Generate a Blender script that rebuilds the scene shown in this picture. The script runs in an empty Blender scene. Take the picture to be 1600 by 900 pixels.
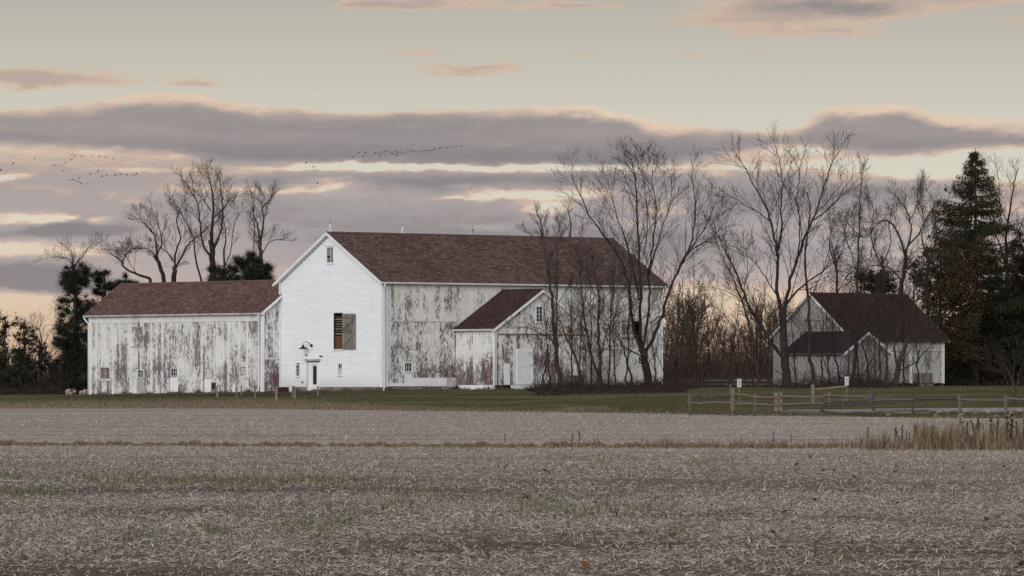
import bpy, math, random
import numpy as np
from mathutils import Vector, Matrix

R = math.radians
scene = bpy.context.scene
COL = scene.collection
F = 8500.0          # focal length of the photograph in its own 1600-wide pixels
HZ = 598.0          # row of the horizon
CAMZ = 1.6

# ------------------------------------------------------------------ camera
cam_data = bpy.data.cameras.new('camera')
cam = bpy.data.objects.new('camera', cam_data)
COL.objects.link(cam)
cam.location = (0, 0, CAMZ)
cam.rotation_euler = (R(90), 0, 0)
cam_data.sensor_width = 36.0
cam_data.lens = F / 1600.0 * 36.0
cam_data.shift_y = (HZ - 450.0) / 1600.0
cam_data.clip_start = 0.5
cam_data.clip_end = 20000.0
scene.camera = cam

scene.view_settings.view_transform = 'Standard'
scene.view_settings.look = 'None'
scene.view_settings.gamma = 1.0
scene.view_settings.exposure = 0.0
scene.view_settings.use_curve_mapping = False


def lin(r, g, b):
    def c(v):
        v /= 255.0
        return v / 12.92 if v <= 0.04045 else ((v + 0.055) / 1.055) ** 2.4
    return (c(r), c(g), c(b), 1.0)


class NT:
    """small helper round a node tree"""
    def __init__(self, tree):
        self.t = tree
        tree.nodes.clear()

    def n(self, kind, ins=None, **props):
        nd = self.t.nodes.new(kind)
        for k, v in props.items():
            setattr(nd, k, v)
        if ins:
            for k, v in ins.items():
                s = nd.inputs[k]
                if isinstance(v, bpy.types.NodeSocket):
                    self.t.links.new(v, s)
                else:
                    s.default_value = v
        return nd

    def m(self, op, a, b=None, c=None, clamp=False):
        ins = {0: a}
        if b is not None:
            ins[1] = b
        if c is not None:
            ins[2] = c
        return self.n('ShaderNodeMath', ins, operation=op, use_clamp=clamp).outputs[0]

    def vm(self, op, a, b=None, c=None):
        ins = {0: a}
        if b is not None:
            ins[1] = b
        if c is not None:
            ins[2] = c
        nd = self.n('ShaderNodeVectorMath', ins, operation=op)
        return nd.outputs['Value'] if op in ('DOT_PRODUCT', 'LENGTH') else nd.outputs[0]

    def xyz(self, x, y, z=0.0):
        return self.n('ShaderNodeCombineXYZ', {0: x, 1: y, 2: z}).outputs[0]

    def sep(self, v):
        return self.n('ShaderNodeSeparateXYZ', {0: v}).outputs

    def noise(self, vec, scale, detail=4.0, rough=0.55, lac=2.0, dist=0.0):
        return self.n('ShaderNodeTexNoise', {'Vector': vec, 'Scale': scale, 'Detail': detail, 'Roughness': rough,
                                             'Lacunarity': lac, 'Distortion': dist}).outputs[0]

    def ss(self, v, a, b):
        """smoothstep of v from a to b (a may be above b)"""
        lo, hi, t0, t1 = (a, b, 0.0, 1.0) if a < b else (b, a, 1.0, 0.0)
        return self.n('ShaderNodeMapRange', {'Value': v, 'From Min': lo, 'From Max': hi, 'To Min': t0, 'To Max': t1},
                      interpolation_type='SMOOTHSTEP').outputs[0]

    def ramp(self, v, stops, interp='LINEAR'):
        nd = self.n('ShaderNodeValToRGB', {0: v})
        cr = nd.color_ramp
        cr.interpolation = interp
        while len(cr.elements) < len(stops):
            cr.elements.new(1.0)
        for e, (p, c) in zip(cr.elements, stops):
            e.position = p
            e.color = c if len(c) == 4 else (*c, 1.0)
        return nd.outputs[0]

    def mix(self, f, a, b, blend='MIX'):
        nd = self.n('ShaderNodeMix', data_type='RGBA', blend_type=blend)
        for sock, v in ((nd.inputs[0], f), (nd.inputs[6], a), (nd.inputs[7], b)):
            if isinstance(v, bpy.types.NodeSocket):
                self.t.links.new(v, sock)
            else:
                sock.default_value = v if not isinstance(v, tuple) or len(v) == 4 else (*v, 1.0)
        return nd.outputs[2]

    def curve(self, v, pts):
        nd = self.n('ShaderNodeFloatCurve', {'Value': v})
        cu = nd.mapping.curves[0]
        while len(cu.points) < len(pts):
            cu.points.new(0.5, 0.5)
        for p, (x, y) in zip(cu.points, pts):
            p.location = (x, y)
            p.handle_type = 'AUTO'
        nd.mapping.update()
        return nd.outputs[0]


# ------------------------------------------------------------------ sun and sky
SUN_AZ = math.atan2(-0.30, -0.95)      # from +Y towards +X
SUN_EL = R(11)
sun_data = bpy.data.lights.new('sun', 'SUN')
sun_data.energy = 2.5
sun_data.angle = R(40)
sun_data.color = (0.97, 0.98, 1.0)
sun = bpy.data.objects.new('sun', sun_data)
COL.objects.link(sun)
sdir = Vector((math.sin(SUN_AZ) * math.cos(SUN_EL), math.cos(SUN_AZ) * math.cos(SUN_EL), math.sin(SUN_EL)))
sun.rotation_euler = sdir.to_track_quat('Z', 'Y').to_euler()
sun.location = sdir * 200

world = bpy.data.worlds.new('World')
scene.world = world
world.use_nodes = True
SKY_STRENGTH = 0.1


def build_sky():
    t = NT(world.node_tree)
    d = t.n('ShaderNodeTexCoord').outputs['Generated']
    x, y, z = t.sep(d)
    # azimuth and elevation of the looked-at direction, both in units of 1/8500 radian
    az = t.m('MULTIPLY_ADD', t.m('ARCTAN2', x, y), F, 800.0)
    hor = t.m('SQRT', t.m('ADD', t.m('MULTIPLY', x, x), t.m('MULTIPLY', y, y)))
    el = t.m('MULTIPLY_ADD', t.m('ARCTAN2', z, hor), -F, HZ)
    P0 = t.xyz(az, el)
    # wind-drawn warp of the cloud edges
    wv = t.vm('MULTIPLY', P0, (1 / 210.0, 1 / 62.0, 0))
    wn = t.n('ShaderNodeTexNoise', {'Vector': wv, 'Scale': 1.0, 'Detail': 6.0, 'Roughness': 0.66}).outputs['Color']
    wo = t.vm('MULTIPLY', t.vm('SUBTRACT', wn, (0.5, 0.5, 0.5)), (190.0, 40.0, 0))
    wn2 = t.n('ShaderNodeTexNoise', {'Vector': t.vm('MULTIPLY', P0, (1 / 64.0, 1 / 25.0, 0)), 'Scale': 1.0, 'Detail': 3.0, 'Roughness': 0.55}).outputs['Color']
    wo = t.vm('ADD', wo, t.vm('MULTIPLY', t.vm('SUBTRACT', wn2, (0.5, 0.5, 0.5)), (70.0, 17.0, 0)))
    P = t.vm('ADD', P0, wo)
    pa, pe, _ = t.sep(P)
    half = t.vm('SCALE', wo)
    half.node.inputs['Scale'].default_value = 0.5
    fine = t.noise(t.vm('MULTIPLY', t.vm('ADD', P0, half), (1 / 80.0, 1 / 24.0, 0)), 1.0, 8.0, 0.66)
    streak = t.noise(t.vm('MULTIPLY', P0, (1 / 420.0, 1 / 26.0, 0)), 1.0, 4.0, 0.55)
    big = t.noise(t.vm('MULTIPLY', P0, (1 / 900.0, 1 / 220.0, 0.0)), 1.0, 3.0, 0.5)

    # long bank of cloud: its upper and lower edge as curves along the horizon
    def edge(pts):
        un = t.m('MULTIPLY_ADD', az, 1 / 2400.0, 400 / 2400.0)
        v = t.curve(un, [((px + 400) / 2400.0, py / 400.0) for px, py in pts])
        return t.m('MULTIPLY', v, 400.0)
    pe2 = t.m('ADD', t.m('MULTIPLY', t.m('SUBTRACT', pe, el), 0.55), el)
    top = edge([(-400, 178), (-100, 172), (30, 168), (110, 162), (230, 146), (300, 147), (420, 163), (560, 168), (680, 165), (760, 168),
                (860, 160), (930, 163), (1040, 186), (1150, 196), (1235, 196), (1290, 168), (1400, 163), (1500, 178), (1620, 190), (2000, 190)])
    bot = edge([(-400, 225), (0, 232), (200, 240), (400, 262), (600, 262), (800, 264), (1000, 264), (1080, 254), (1160, 240), (1260, 236),
                (1400, 246), (1500, 240), (1620, 236), (2000, 230)])
    up = t.m('SUBTRACT', pe2, top)
    band = t.m('MULTIPLY', t.ss(up, -5.0, 26.0), t.ss(t.m('SUBTRACT', bot, pe2), -4.0, 20.0))

    # deck of broken cloud under the bank
    deck = t.m('MULTIPLY', t.ss(el, 205.0, 280.0), t.ss(el, 560.0, 430.0))
    acc = t.m('MULTIPLY', deck, 0.84)
    acc = t.m('MULTIPLY_ADD', band, 1.15, acc)
    blobs = [
        # openings in the deck
        (560, 262, 110, 6.2, -1.29), (700, 262, 90, 5.0, -0.75), (850, 264, 100, 6.2, -1.29), (1000, 262, 90, 5.3, -0.77),
        (470, 266, 60, 4.4, -0.6), (440, 300, 60, 5.0, -0.55), (520, 292, 46, 10.6, -0.95), (740, 308, 60, 3.5, -0.77), (830, 303, 70, 6.2, -1.03),
        (866, 326, 36, 13.2, -1.12), (900, 300, 40, 7.0, -0.60), (1470, 264, 140, 15.8, -1.38), (1640, 264, 140, 22.9, -1.46), (1345, 252, 50, 7.9, -0.60),
        (1240, 234, 50, 5.3, -0.69), (1170, 262, 70, 6.2, -0.77), (1270, 258, 40, 5.3, -0.52), (1500, 330, 90, 8.8, -0.43), (1040, 325, 40, 10.6, -0.69),
        (50, 343, 75, 9.0, -1.05), (30, 388, 60, 14.0, -1.10), (120, 392, 40, 7.0, -0.86), (180, 339, 20, 6.2, -0.69), (4, 277, 26, 6.2, -1.03),
        (95, 338, 34, 5.3, -0.69), (40, 478, 110, 19.4, -1.29), (130, 505, 120, 19.4, -0.86), (320, 298, 90, 6.0, -0.50), (230, 268, 120, 4.5, -0.34),
        (760, 356, 40, 4.4, -0.43), (1130, 470, 120, 19.4, -0.95), (1180, 510, 120, 22.0, -1.03), (1010, 348, 50, 7.0, -0.52),
        # clouds in the deck
        (85, 357, 75, 10, 1.0), (150, 350, 70, 14, 0.7), (-10, 368, 60, 7, 0.5), (45, 432, 70, 28, 1.4), (120, 445, 60, 20, 0.6),
        (700, 285, 170, 11, 0.7), (950, 285, 120, 10, 0.6), (640, 365, 230, 40, 0.6), (350, 330, 130, 16, 0.4), (440, 285, 70, 9, 0.5),
        (1190, 318, 190, 26, 0.55), (960, 370, 160, 40, 0.45), (1330, 300, 130, 14, 0.5), (1130, 400, 200, 30, 0.3),
        # small clouds high up
        (618, 9, 78, 12, 0.99), (560, 12, 33, 7, 0.42), (780, 10, 80, 7, 0.55), (895, 4, 60, 6, 0.80), (1250, 10, 134, 16, 1.20), (1200, 34, 123, 12, 0.68),
        (1350, 18, 123, 12, 0.62), (1215, 52, 67, 9, 0.52), (1325, 55, 64, 11, 0.62), (1500, 2, 179, 8, 0.62), (738, 107, 80, 9, 0.69), (1075, 82, 40, 6, 0.52),
        (900, 85, 67, 6, 0.31), (1180, 83, 56, 6, 0.26), (628, 80, 78, 6, 0.34), (560, 38, 67, 6, 0.31), (90, 127, 134, 15, 0.65), (10, 120, 78, 15, 0.52),
        (310, 132, 58, 9, 0.52), (500, 137, 33, 7, 0.26), (1590, 36, 44, 7, 0.42),
    ]
    for cx, cy, rx, ry, w in blobs:
        q = t.vm('MULTIPLY_ADD', P, (1.0 / rx, 1.0 / ry, 0), (-cx / rx, -cy / ry, 0))
        e = t.m('POWER', 0.36788, t.vm('DOT_PRODUCT', q, q))
        acc = t.m('MULTIPLY_ADD', e, w, acc)
    # scattered cloud over the rest of the sky, above the frame
    high = t.m('MULTIPLY', t.ss(el, 0.0, -900.0), t.ss(big, 0.46, 0.68))
    acc = t.m('MULTIPLY_ADD', high, 0.9, acc)
    rag = t.m('MULTIPLY_ADD', t.m('SUBTRACT', fine, 0.5), 1.35, t.m('MULTIPLY', t.m('SUBTRACT', streak, 0.5), 0.75))
    body = t.ss(acc, 0.0, 0.45)
    dens = t.m('MULTIPLY_ADD', rag, t.m('MULTIPLY_ADD', body, 0.75, 0.28), acc)
    alpha = t.ss(dens, 0.08, 0.54)

    # clear sky by elevation
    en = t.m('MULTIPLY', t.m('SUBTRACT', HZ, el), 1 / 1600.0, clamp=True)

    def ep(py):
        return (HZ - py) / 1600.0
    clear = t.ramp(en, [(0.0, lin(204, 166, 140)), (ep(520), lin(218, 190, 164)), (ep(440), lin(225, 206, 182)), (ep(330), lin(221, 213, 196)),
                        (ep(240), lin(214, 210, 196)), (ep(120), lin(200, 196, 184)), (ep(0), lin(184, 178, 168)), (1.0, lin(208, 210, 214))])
    # sunlit rims lie on the upper edge of the bank in places
    rimx = t.curve(t.m('MULTIPLY_ADD', az, 1 / 2400.0, 400 / 2400.0),
                   [((px + 400) / 2400.0, v) for px, v in ((-400, .3), (100, .25), (230, .75), (400, .6), (470, .15), (760, .2), (840, .8), (1000, 1.0),
                                                            (1080, .5), (1200, .2), (1260, .5), (1350, .9), (1460, .9), (1620, .8), (2000, .5))])
    peach = t.mix(t.ss(el, 480.0, 60.0), lin(227, 197, 174), lin(209, 183, 163))
    grey = t.mix(t.ss(el, 200.0, 420.0), lin(146, 138, 141), lin(168, 162, 167))
    grey = t.mix(t.ss(streak, 0.35, 0.75), grey, lin(178, 165, 163))
    grey = t.mix(t.m('MULTIPLY', t.ss(fine, 0.42, 0.70), 0.45), grey, lin(196, 184, 178))
    grey = t.mix(t.m('MULTIPLY', t.ss(el, 380.0, 500.0), 0.75), grey, lin(202, 180, 170))
    thin = t.ss(dens, 0.95, 0.28)
    hi = t.m('MULTIPLY', t.ss(el, 150.0, 128.0), 0.42)
    thin = t.m('MULTIPLY_ADD', t.m('SUBTRACT', 1.0, thin), hi, thin)
    cloud = t.mix(thin, grey, peach)
    rim = t.m('MULTIPLY', t.m('MULTIPLY', t.ss(t.m('MULTIPLY_ADD', t.m('SUBTRACT', fine, 0.5), 46.0, up), 30.0, 6.0), t.ss(up, -14.0, 2.0)), rimx)
    cloud = t.mix(t.m('MULTIPLY', rim, 0.95), cloud, lin(230, 205, 182))
    core = t.m('MULTIPLY', t.ss(dens, 0.85, 1.7), 0.8)
    cloud = t.mix(core, cloud, lin(128, 122, 128))
    vis = t.mix(alpha, clear, cloud)
    scaled = t.vm('SCALE', vis)
    scaled.node.inputs['Scale'].default_value = 1.0 / SKY_STRENGTH

    sky = t.n('ShaderNodeTexSky', sky_type='NISHITA')
    sky.sun_disc = False
    sky.sun_elevation = SUN_EL
    sky.sun_rotation = SUN_AZ % (2 * math.pi)
    sky.air_density = 1.0
    sky.dust_density = 1.2
    # the thin evening haze near the horizon covers the blue, higher up the blue comes through
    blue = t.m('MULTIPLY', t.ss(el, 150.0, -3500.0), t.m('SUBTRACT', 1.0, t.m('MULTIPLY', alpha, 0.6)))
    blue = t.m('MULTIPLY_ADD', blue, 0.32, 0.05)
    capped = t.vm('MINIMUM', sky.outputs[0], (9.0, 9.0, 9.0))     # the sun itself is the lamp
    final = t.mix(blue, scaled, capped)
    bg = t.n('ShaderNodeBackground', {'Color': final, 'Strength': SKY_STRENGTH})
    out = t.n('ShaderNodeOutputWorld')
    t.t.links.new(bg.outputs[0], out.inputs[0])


build_sky()
world.cycles.sampling_method = 'NONE'
scene.cycles.max_bounces = 3
scene.cycles.diffuse_bounces = 2
scene.cycles.glossy_bounces = 2
scene.cycles.transparent_max_bounces = 8
scene.cycles.use_adaptive_sampling = False
scene.cycles.use_denoising = False
scene.cycles.denoiser = 'OPENIMAGEDENOISE'
scene.cycles.denoising_input_passes = 'RGB_ALBEDO_NORMAL'

# ------------------------------------------------------------------ helpers
rng = random.Random(7)
nrg = np.random.default_rng(7)


def tag(o, label=None, cat=None, group=None, kind=None):
    if label:
        o['label'] = label
    if cat:
        o['category'] = cat
    if group:
        o['group'] = group
    if kind:
        o['kind'] = kind
    return o


def link(name, me, parent=None, mat=None):
    o = bpy.data.objects.new(name, me)
    COL.objects.link(o)
    if parent:
        o.parent = parent
    if mat and me is not None and len(me.materials) == 0:
        me.materials.append(mat)
    return o


def empty(name, loc, rz=0.0):
    o = bpy.data.objects.new(name, None)
    COL.objects.link(o)
    o.location = loc
    o.rotation_euler = (0, 0, rz)
    o.empty_display_size = 0.3
    return o


def mesh_np(name, verts, faces, mat=None, smooth=False):
    """verts (n,3), faces (m,k) arrays, all faces with k corners"""
    verts = np.asarray(verts, dtype=np.float32)
    faces = np.asarray(faces, dtype=np.int32)
    me = bpy.data.meshes.new(name)
    me.vertices.add(len(verts))
    me.vertices.foreach_set('co', verts.ravel())
    k = faces.shape[1]
    me.loops.add(faces.size)
    me.loops.foreach_set('vertex_index', faces.ravel())
    me.polygons.add(len(faces))
    me.polygons.foreach_set('loop_start', np.arange(0, faces.size, k, dtype=np.int32))
    if smooth:
        me.polygons.foreach_set('use_smooth', np.ones(len(faces), dtype=bool))
    me.update(calc_edges=True)
    if mat:
        me.materials.append(mat)
    return me


class MB:
    """collects boxes, prisms and tubes for one mesh"""
    def __init__(self):
        self.v, self.f = [], []

    def add(self, vs, fs):
        b = len(self.v)
        self.v += [tuple(v) for v in vs]
        self.f += [tuple(i + b for i in f) for f in fs]
        return self

    def box(self, x0, x1, y0, y1, z0, z1):
        vs = [(x, y, z) for z in (z0, z1) for y in (y0, y1) for x in (x0, x1)]
        return self.add(vs, [(0, 2, 3, 1), (4, 5, 7, 6), (0, 1, 5, 4), (2, 6, 7, 3), (0, 4, 6, 2), (1, 3, 7, 5)])

    def slab(self, quad, off):
        """quad of 4 points, thickened by vector off"""
        q = [Vector(p) for p in quad]
        o = Vector(off)
        return self.add(q + [p + o for p in q], [(0, 1, 2, 3), (7, 6, 5, 4), (0, 4, 5, 1), (1, 5, 6, 2), (2, 6, 7, 3), (3, 7, 4, 0)])

    def prism(self, poly, off):
        n = len(poly)
        q = [Vector(p) for p in poly]
        o = Vector(off)
        fs = [tuple(range(n)), tuple(range(2 * n - 1, n - 1, -1))] + [(i, i + n, (i + 1) % n + n, (i + 1) % n) for i in range(n)]
        return self.add(q + [p + o for p in q], fs)

    def bar(self, a, b, w, h=None, up=(0, 0, 1)):
        """square bar from a to b"""
        h = h or w
        a, b = Vector(a), Vector(b)
        d = (b - a).normalized()
        s = d.cross(Vector(up))
        if s.length < 1e-4:
            s = d.cross(Vector((1, 0, 0)))
        s.normalize()
        n = s.cross(d).normalized()
        s *= w / 2
        n *= h / 2
        return self.add([a - s - n, a + s - n, a + s + n, a - s + n, b - s - n, b + s - n, b + s + n, b - s + n],
                        [(0, 1, 2, 3), (7, 6, 5, 4), (0, 4, 5, 1), (1, 5, 6, 2), (2, 6, 7, 3), (3, 7, 4, 0)])

    def tube(self, pts, rad, sides=8, cap=True):
        pts = [Vector(p) for p in pts]
        rad = rad if isinstance(rad, (list, tuple)) else [rad] * len(pts)
        rings = []
        vs = []
        for i, p in enumerate(pts):
            t = (pts[min(i + 1, len(pts) - 1)] - pts[max(i - 1, 0)]).normalized()
            ref = Vector((0.31, 0.52, 0.79)) if abs(t.dot(Vector((0.31, 0.52, 0.79)))) < 0.9 else Vector((1, 0, 0))
            a = t.cross(ref).normalized()
            b = t.cross(a)
            for k in range(sides):
                an = 2 * math.pi * k / sides
                vs.append(p + (a * math.cos(an) + b * math.sin(an)) * rad[i])
        fs = []
        for i in range(len(pts) - 1):
            for k in range(sides):
                k2 = (k + 1) % sides
                fs.append((i * sides + k, i * sides + k2, (i + 1) * sides + k2, (i + 1) * sides + k))
        if cap:
            fs.append(tuple(range(sides - 1, -1, -1)))
            fs.append(tuple(range((len(pts) - 1) * sides, len(pts) * sides)))
        return self.add(vs, fs)

    def build(self, name, mat, parent=None, smooth=False):
        me = bpy.data.meshes.new(name)
        me.from_pydata([tuple(v) for v in self.v], [], self.f)
        if smooth:
            for p in me.polygons:
                p.use_smooth = True
        me.update()
        return link(name, me, parent, mat)


def sph(mb, c, r, seg=10, rings=6, jitter=0.0, rg=None):
    """ellipsoid, r = (rx, ry, rz)"""
    vs, fs = [], []
    for i in range(rings + 1):
        th = math.pi * i / rings
        for k in range(seg):
            ph = 2 * math.pi * k / seg
            j = 1 + (rg.uniform(-jitter, jitter) if rg else 0)
            vs.append((c[0] + r[0] * j * math.sin(th) * math.cos(ph), c[1] + r[1] * j * math.sin(th) * math.sin(ph), c[2] + r[2] * j * math.cos(th)))
    for i in range(rings):
        for k in range(seg):
            k2 = (k + 1) % seg
            fs.append((i * seg + k, (i + 1) * seg + k, (i + 1) * seg + k2, i * seg + k2))
    mb.add(vs, fs)
    return mb


def copy_tree(o, parent=None):
    c = o.copy()
    COL.objects.link(c)
    c.parent = parent
    for ch in list(o.children):
        copy_tree(ch, c)
    return c


# ------------------------------------------------------------------ terrain
def edge_y(X):
    """distance of the line where the stubble field meets the lawn"""
    return np.interp(X, [-60, -30, -15, 0, 6, 12, 20, 30, 60], [318, 318, 316, 300, 284, 262, 246, 238, 232])


def h(X, Y):
    X = np.asarray(X, dtype=float)
    Y = np.asarray(Y, dtype=float)
    zt = np.interp(X, [-60, -32, -9, 11, 30, 60], [0.55, 0.67, 1.05, 1.22, 1.33, 1.36])
    ye = np.minimum(edge_y(X), 300.0)
    s = np.clip((Y - ye) / (378.0 - ye), 0, 1)
    s = s * s * (3 - 2 * s)
    far = np.clip((Y - 430) / 1200.0, 0, 1) * -0.6
    return zt * s + far * (1.0 if True else 0)


def hz(X, Y):
    return float(h(X, Y))


def at(px, Y, py=None, z=None):
    """a place on the ground (or at a given row) at distance Y"""
    X = (px - 800.0) * Y / F
    if py is not None:
        return Vector((X, Y, CAMZ + (HZ - py) * Y / F))
    return Vector((X, Y, hz(X, Y) if z is None else z))


# ------------------------------------------------------------------ materials
def new_mat(name):
    m = bpy.data.materials.new(name)
    m.use_nodes = True
    return m, NT(m.node_tree)


def finish(m, t, color, rough=0.85, bump=None, bump_d=0.02, spec=0.25, extra=None):
    ins = {'Base Color': color, 'Roughness': rough, 'Specular IOR Level': spec}
    if bump is not None:
        ins['Normal'] = t.n('ShaderNodeBump', {'Height': bump, 'Strength': 1.0, 'Distance': bump_d}).outputs[0]
    if extra:
        ins.update(extra)
    b = t.n('ShaderNodeBsdfPrincipled', ins)
    o = t.n('ShaderNodeOutputMaterial')
    t.t.links.new(b.outputs[0], o.inputs[0])
    return m


def plain(name, c1, c2, scale=3.0, rough=0.8, bump_d=0.0, stretch=(1, 1, 1), spec=0.25, metallic=0.0):
    m, t = new_mat(name)
    co = t.n('ShaderNodeTexCoord').outputs['Object']
    co = t.vm('MULTIPLY', co, stretch)
    n = t.noise(co, scale, 6.0, 0.62)
    isl = t.n('ShaderNodeObjectInfo').outputs['Random']
    v = t.m('MULTIPLY_ADD', t.m('SUBTRACT', isl, 0.5), 0.35, n)
    c = t.mix(t.ss(v, 0.3, 0.7), (*c1, 1), (*c2, 1))
    return finish(m, t, c, rough, n if bump_d else None, bump_d, spec, {'Metallic': metallic})


def island(name, stops, rough=0.9, transl=0.0, two=True):
    """many small pieces, each with a colour of its own"""
    m, t = new_mat(name)
    r = t.n('ShaderNodeNewGeometry').outputs['Random Per Island']
    c = t.ramp(r, stops)
    return finish(m, t, c, rough, spec=0.1)


def peel_mat(name, root, white=(0.74, 0.735, 0.715), wood1=(0.25, 0.222, 0.215), wood2=(0.10, 0.078, 0.078), red=(0.105, 0.050, 0.049), sharp=0.05):
    """old white paint flaking off vertical boards; object colour: R wear, G red undercoat, B lower-edge wear"""
    m, t = new_mat(name)
    co = t.n('ShaderNodeTexCoord', object=root).outputs['Object']
    oi = t.n('ShaderNodeObjectInfo')
    rnd = oi.outputs['Random']
    wr, rd, lo = t.n('ShaderNodeSeparateColor', {0: oi.outputs['Color']}).outputs[:3]
    off = t.vm('SCALE', (37.0, 21.0, 53.0))
    t.t.links.new(rnd, off.node.inputs['Scale'])
    c1 = t.vm('ADD', t.vm('MULTIPLY', co, (8.0, 8.0, 3.6)), off)
    n1 = t.noise(c1, 1.0, 9.0, 0.74)
    n2 = t.noise(co, 0.42, 4.0, 0.6)
    n3 = t.noise(t.vm('ADD', t.vm('MULTIPLY', co, (2.6, 2.6, 1.1)), off), 1.0, 4.0, 0.6)
    w = t.m('MULTIPLY_ADD', n2, 0.62, t.m('MULTIPLY', n1, 1.03))
    w = t.m('MULTIPLY_ADD', t.m('SUBTRACT', rnd, 0.5), 0.17, w)
    w = t.m('ADD', w, t.m('MULTIPLY', t.m('SUBTRACT', n3, 0.5), 0.35))
    w = t.m('ADD', w, wr)
    # more has come off low down, where B says so
    z = t.sep(co)[2]
    w = t.m('MULTIPLY_ADD', t.m('MULTIPLY', t.ss(z, 3.2, 0.6), lo), 0.22, w)
    peel = t.ss(w, 1.30 - sharp, 1.30 + sharp)
    film = t.m('MULTIPLY', t.ss(w, 1.12, 1.30), 0.5)       # thin grey paint before it flakes
    g = t.noise(t.vm('ADD', t.vm('MULTIPLY', co, (14.0, 14.0, 1.6)), off), 1.0, 5.0, 0.6)
    wood = t.mix(t.ss(g, 0.32, 0.68), (*wood2, 1), (*wood1, 1))
    rmask = t.m('MULTIPLY', t.ss(t.m('ADD', t.m('MULTIPLY_ADD', n3, 0.6, n2), rd), 1.15, 1.32), 0.9)
    wood = t.mix(rmask, wood, t.mix(g, (*red, 1), tuple(min(1, c * 1.5) for c in red) + (1,)))
    pt = t.mix(t.ss(n3, 0.3, 0.75), (*white, 1), tuple(c * k for c, k in zip(white, (0.90, 0.875, 0.83))) + (1,))
    pt = t.mix(film, pt, (0.42, 0.40, 0.395, 1))
    col = t.mix(peel, pt, wood)
    hgt = t.m('MULTIPLY_ADD', peel, -0.6, t.m('MULTIPLY', g, 0.4))
    return finish(m, t, col, 0.8, hgt, 0.012, 0.2)


def shingle_mat(name, stops):
    m, t = new_mat(name)
    geo = t.n('ShaderNodeNewGeometry')
    co = t.n('ShaderNodeTexCoord').outputs['Object']
    n = t.noise(co, 0.35, 4.0, 0.6)
    n2 = t.noise(co, 9.0, 4.0, 0.7)
    n3 = t.noise(t.vm('MULTIPLY', co, (1.6, 0.25, 0.25)), 1.0, 4.0, 0.6)
    v = t.m('MULTIPLY_ADD', geo.outputs['Random Per Island'], 0.34, t.m('MULTIPLY_ADD', n, 0.30, t.m('MULTIPLY_ADD', n3, 0.22, t.m('MULTIPLY', n2, 0.26))))
    return finish(m, t, t.ramp(v, stops), 0.95, n2, 0.006, 0.08)


M = {}


def clap_mat():
    m, t = new_mat('white clapboard paint')
    co = t.n('ShaderNodeTexCoord').outputs['Object']
    z = t.sep(co)[2]
    isl = t.n('ShaderNodeNewGeometry').outputs['Random Per Island']
    n1 = t.noise(t.vm('MULTIPLY', co, (1, 0.5, 3.5)), 0.9, 5.0, 0.6)
    run = t.noise(t.vm('MULTIPLY', co, (3.2, 3.2, 0.22)), 1.0, 5.0, 0.65)
    c = t.mix(t.ss(t.m('MULTIPLY_ADD', isl, 0.16, t.m('MULTIPLY', n1, 1.0)), 0.3, 0.9), (0.735, 0.755, 0.78, 1), (0.82, 0.835, 0.855, 1))
    c = t.mix(t.m('MULTIPLY', t.ss(run, 0.50, 0.72), 0.15), c, (0.46, 0.44, 0.42, 1))
    splash = t.m('MULTIPLY', t.ss(t.m('MULTIPLY_ADD', n1, -1.6, z), 0.5, -0.75), 0.35)
    c = t.mix(splash, c, (0.34, 0.30, 0.26, 1))
    return finish(m, t, c, 0.6, spec=0.25)


M['clap'] = clap_mat()
M['trim'] = plain('white trim paint', (0.66, 0.67, 0.675), (0.78, 0.785, 0.785), 1.2, 0.55)
M['oldtrim'] = plain('weathered trim paint', (0.36, 0.345, 0.33), (0.62, 0.61, 0.58), 1.6, 0.7)
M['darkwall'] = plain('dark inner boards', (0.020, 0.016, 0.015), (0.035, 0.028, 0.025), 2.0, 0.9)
M['greywood'] = plain('weathered grey wood', (0.11, 0.095, 0.085), (0.24, 0.215, 0.195), 5.0, 0.9, 0.006, (1, 1, 0.25))
M['railwood'] = plain('split rail wood', (0.060, 0.048, 0.042), (0.13, 0.108, 0.095), 6.0, 0.9, 0.008)
M['tanwood'] = plain('new pine wood', (0.125, 0.094, 0.066), (0.185, 0.14, 0.10), 5.0, 0.85, 0.004)
M['blackwood'] = plain('dark tarred wood', (0.018, 0.014, 0.012), (0.04, 0.032, 0.028), 4.0, 0.9)
M['stone'] = plain('foundation stone', (0.14, 0.10, 0.095), (0.27, 0.22, 0.205), 4.0, 0.9, 0.01)
M['mortar'] = plain('lime mortar', (0.16, 0.13, 0.12), (0.22, 0.185, 0.17), 5.0, 0.95)
M['black'] = plain('black enamel', (0.012, 0.012, 0.013), (0.02, 0.02, 0.02), 3.0, 0.4)
M['hay'] = plain('brown inner boards', (0.10, 0.055, 0.030), (0.19, 0.11, 0.065), 4.0, 0.95, 0.01)
M['pane'] = plain('dark glass', (0.008, 0.008, 0.009), (0.014, 0.013, 0.013), 1.0, 0.12, spec=0.5)
M['paleshade'] = plain('blind behind glass', (0.50, 0.47, 0.42), (0.60, 0.57, 0.52), 3.0, 0.5, spec=0.4)
M['dustypane'] = plain('dusty brown glass', (0.13, 0.10, 0.085), (0.24, 0.20, 0.18), 3.0, 0.3, spec=0.4)
M['metal'] = plain('dull metal', (0.10, 0.10, 0.10), (0.18, 0.18, 0.175), 3.0, 0.5, metallic=0.6)
M['roof'] = plain('roof deck', (0.055, 0.040, 0.036), (0.075, 0.055, 0.05), 2.0, 0.95)
M['shingle'] = shingle_mat('brown asphalt shingle', [(0.18, (0.048, 0.030, 0.026)), (0.5, (0.092, 0.060, 0.052)), (0.82, (0.180, 0.128, 0.110))])
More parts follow.
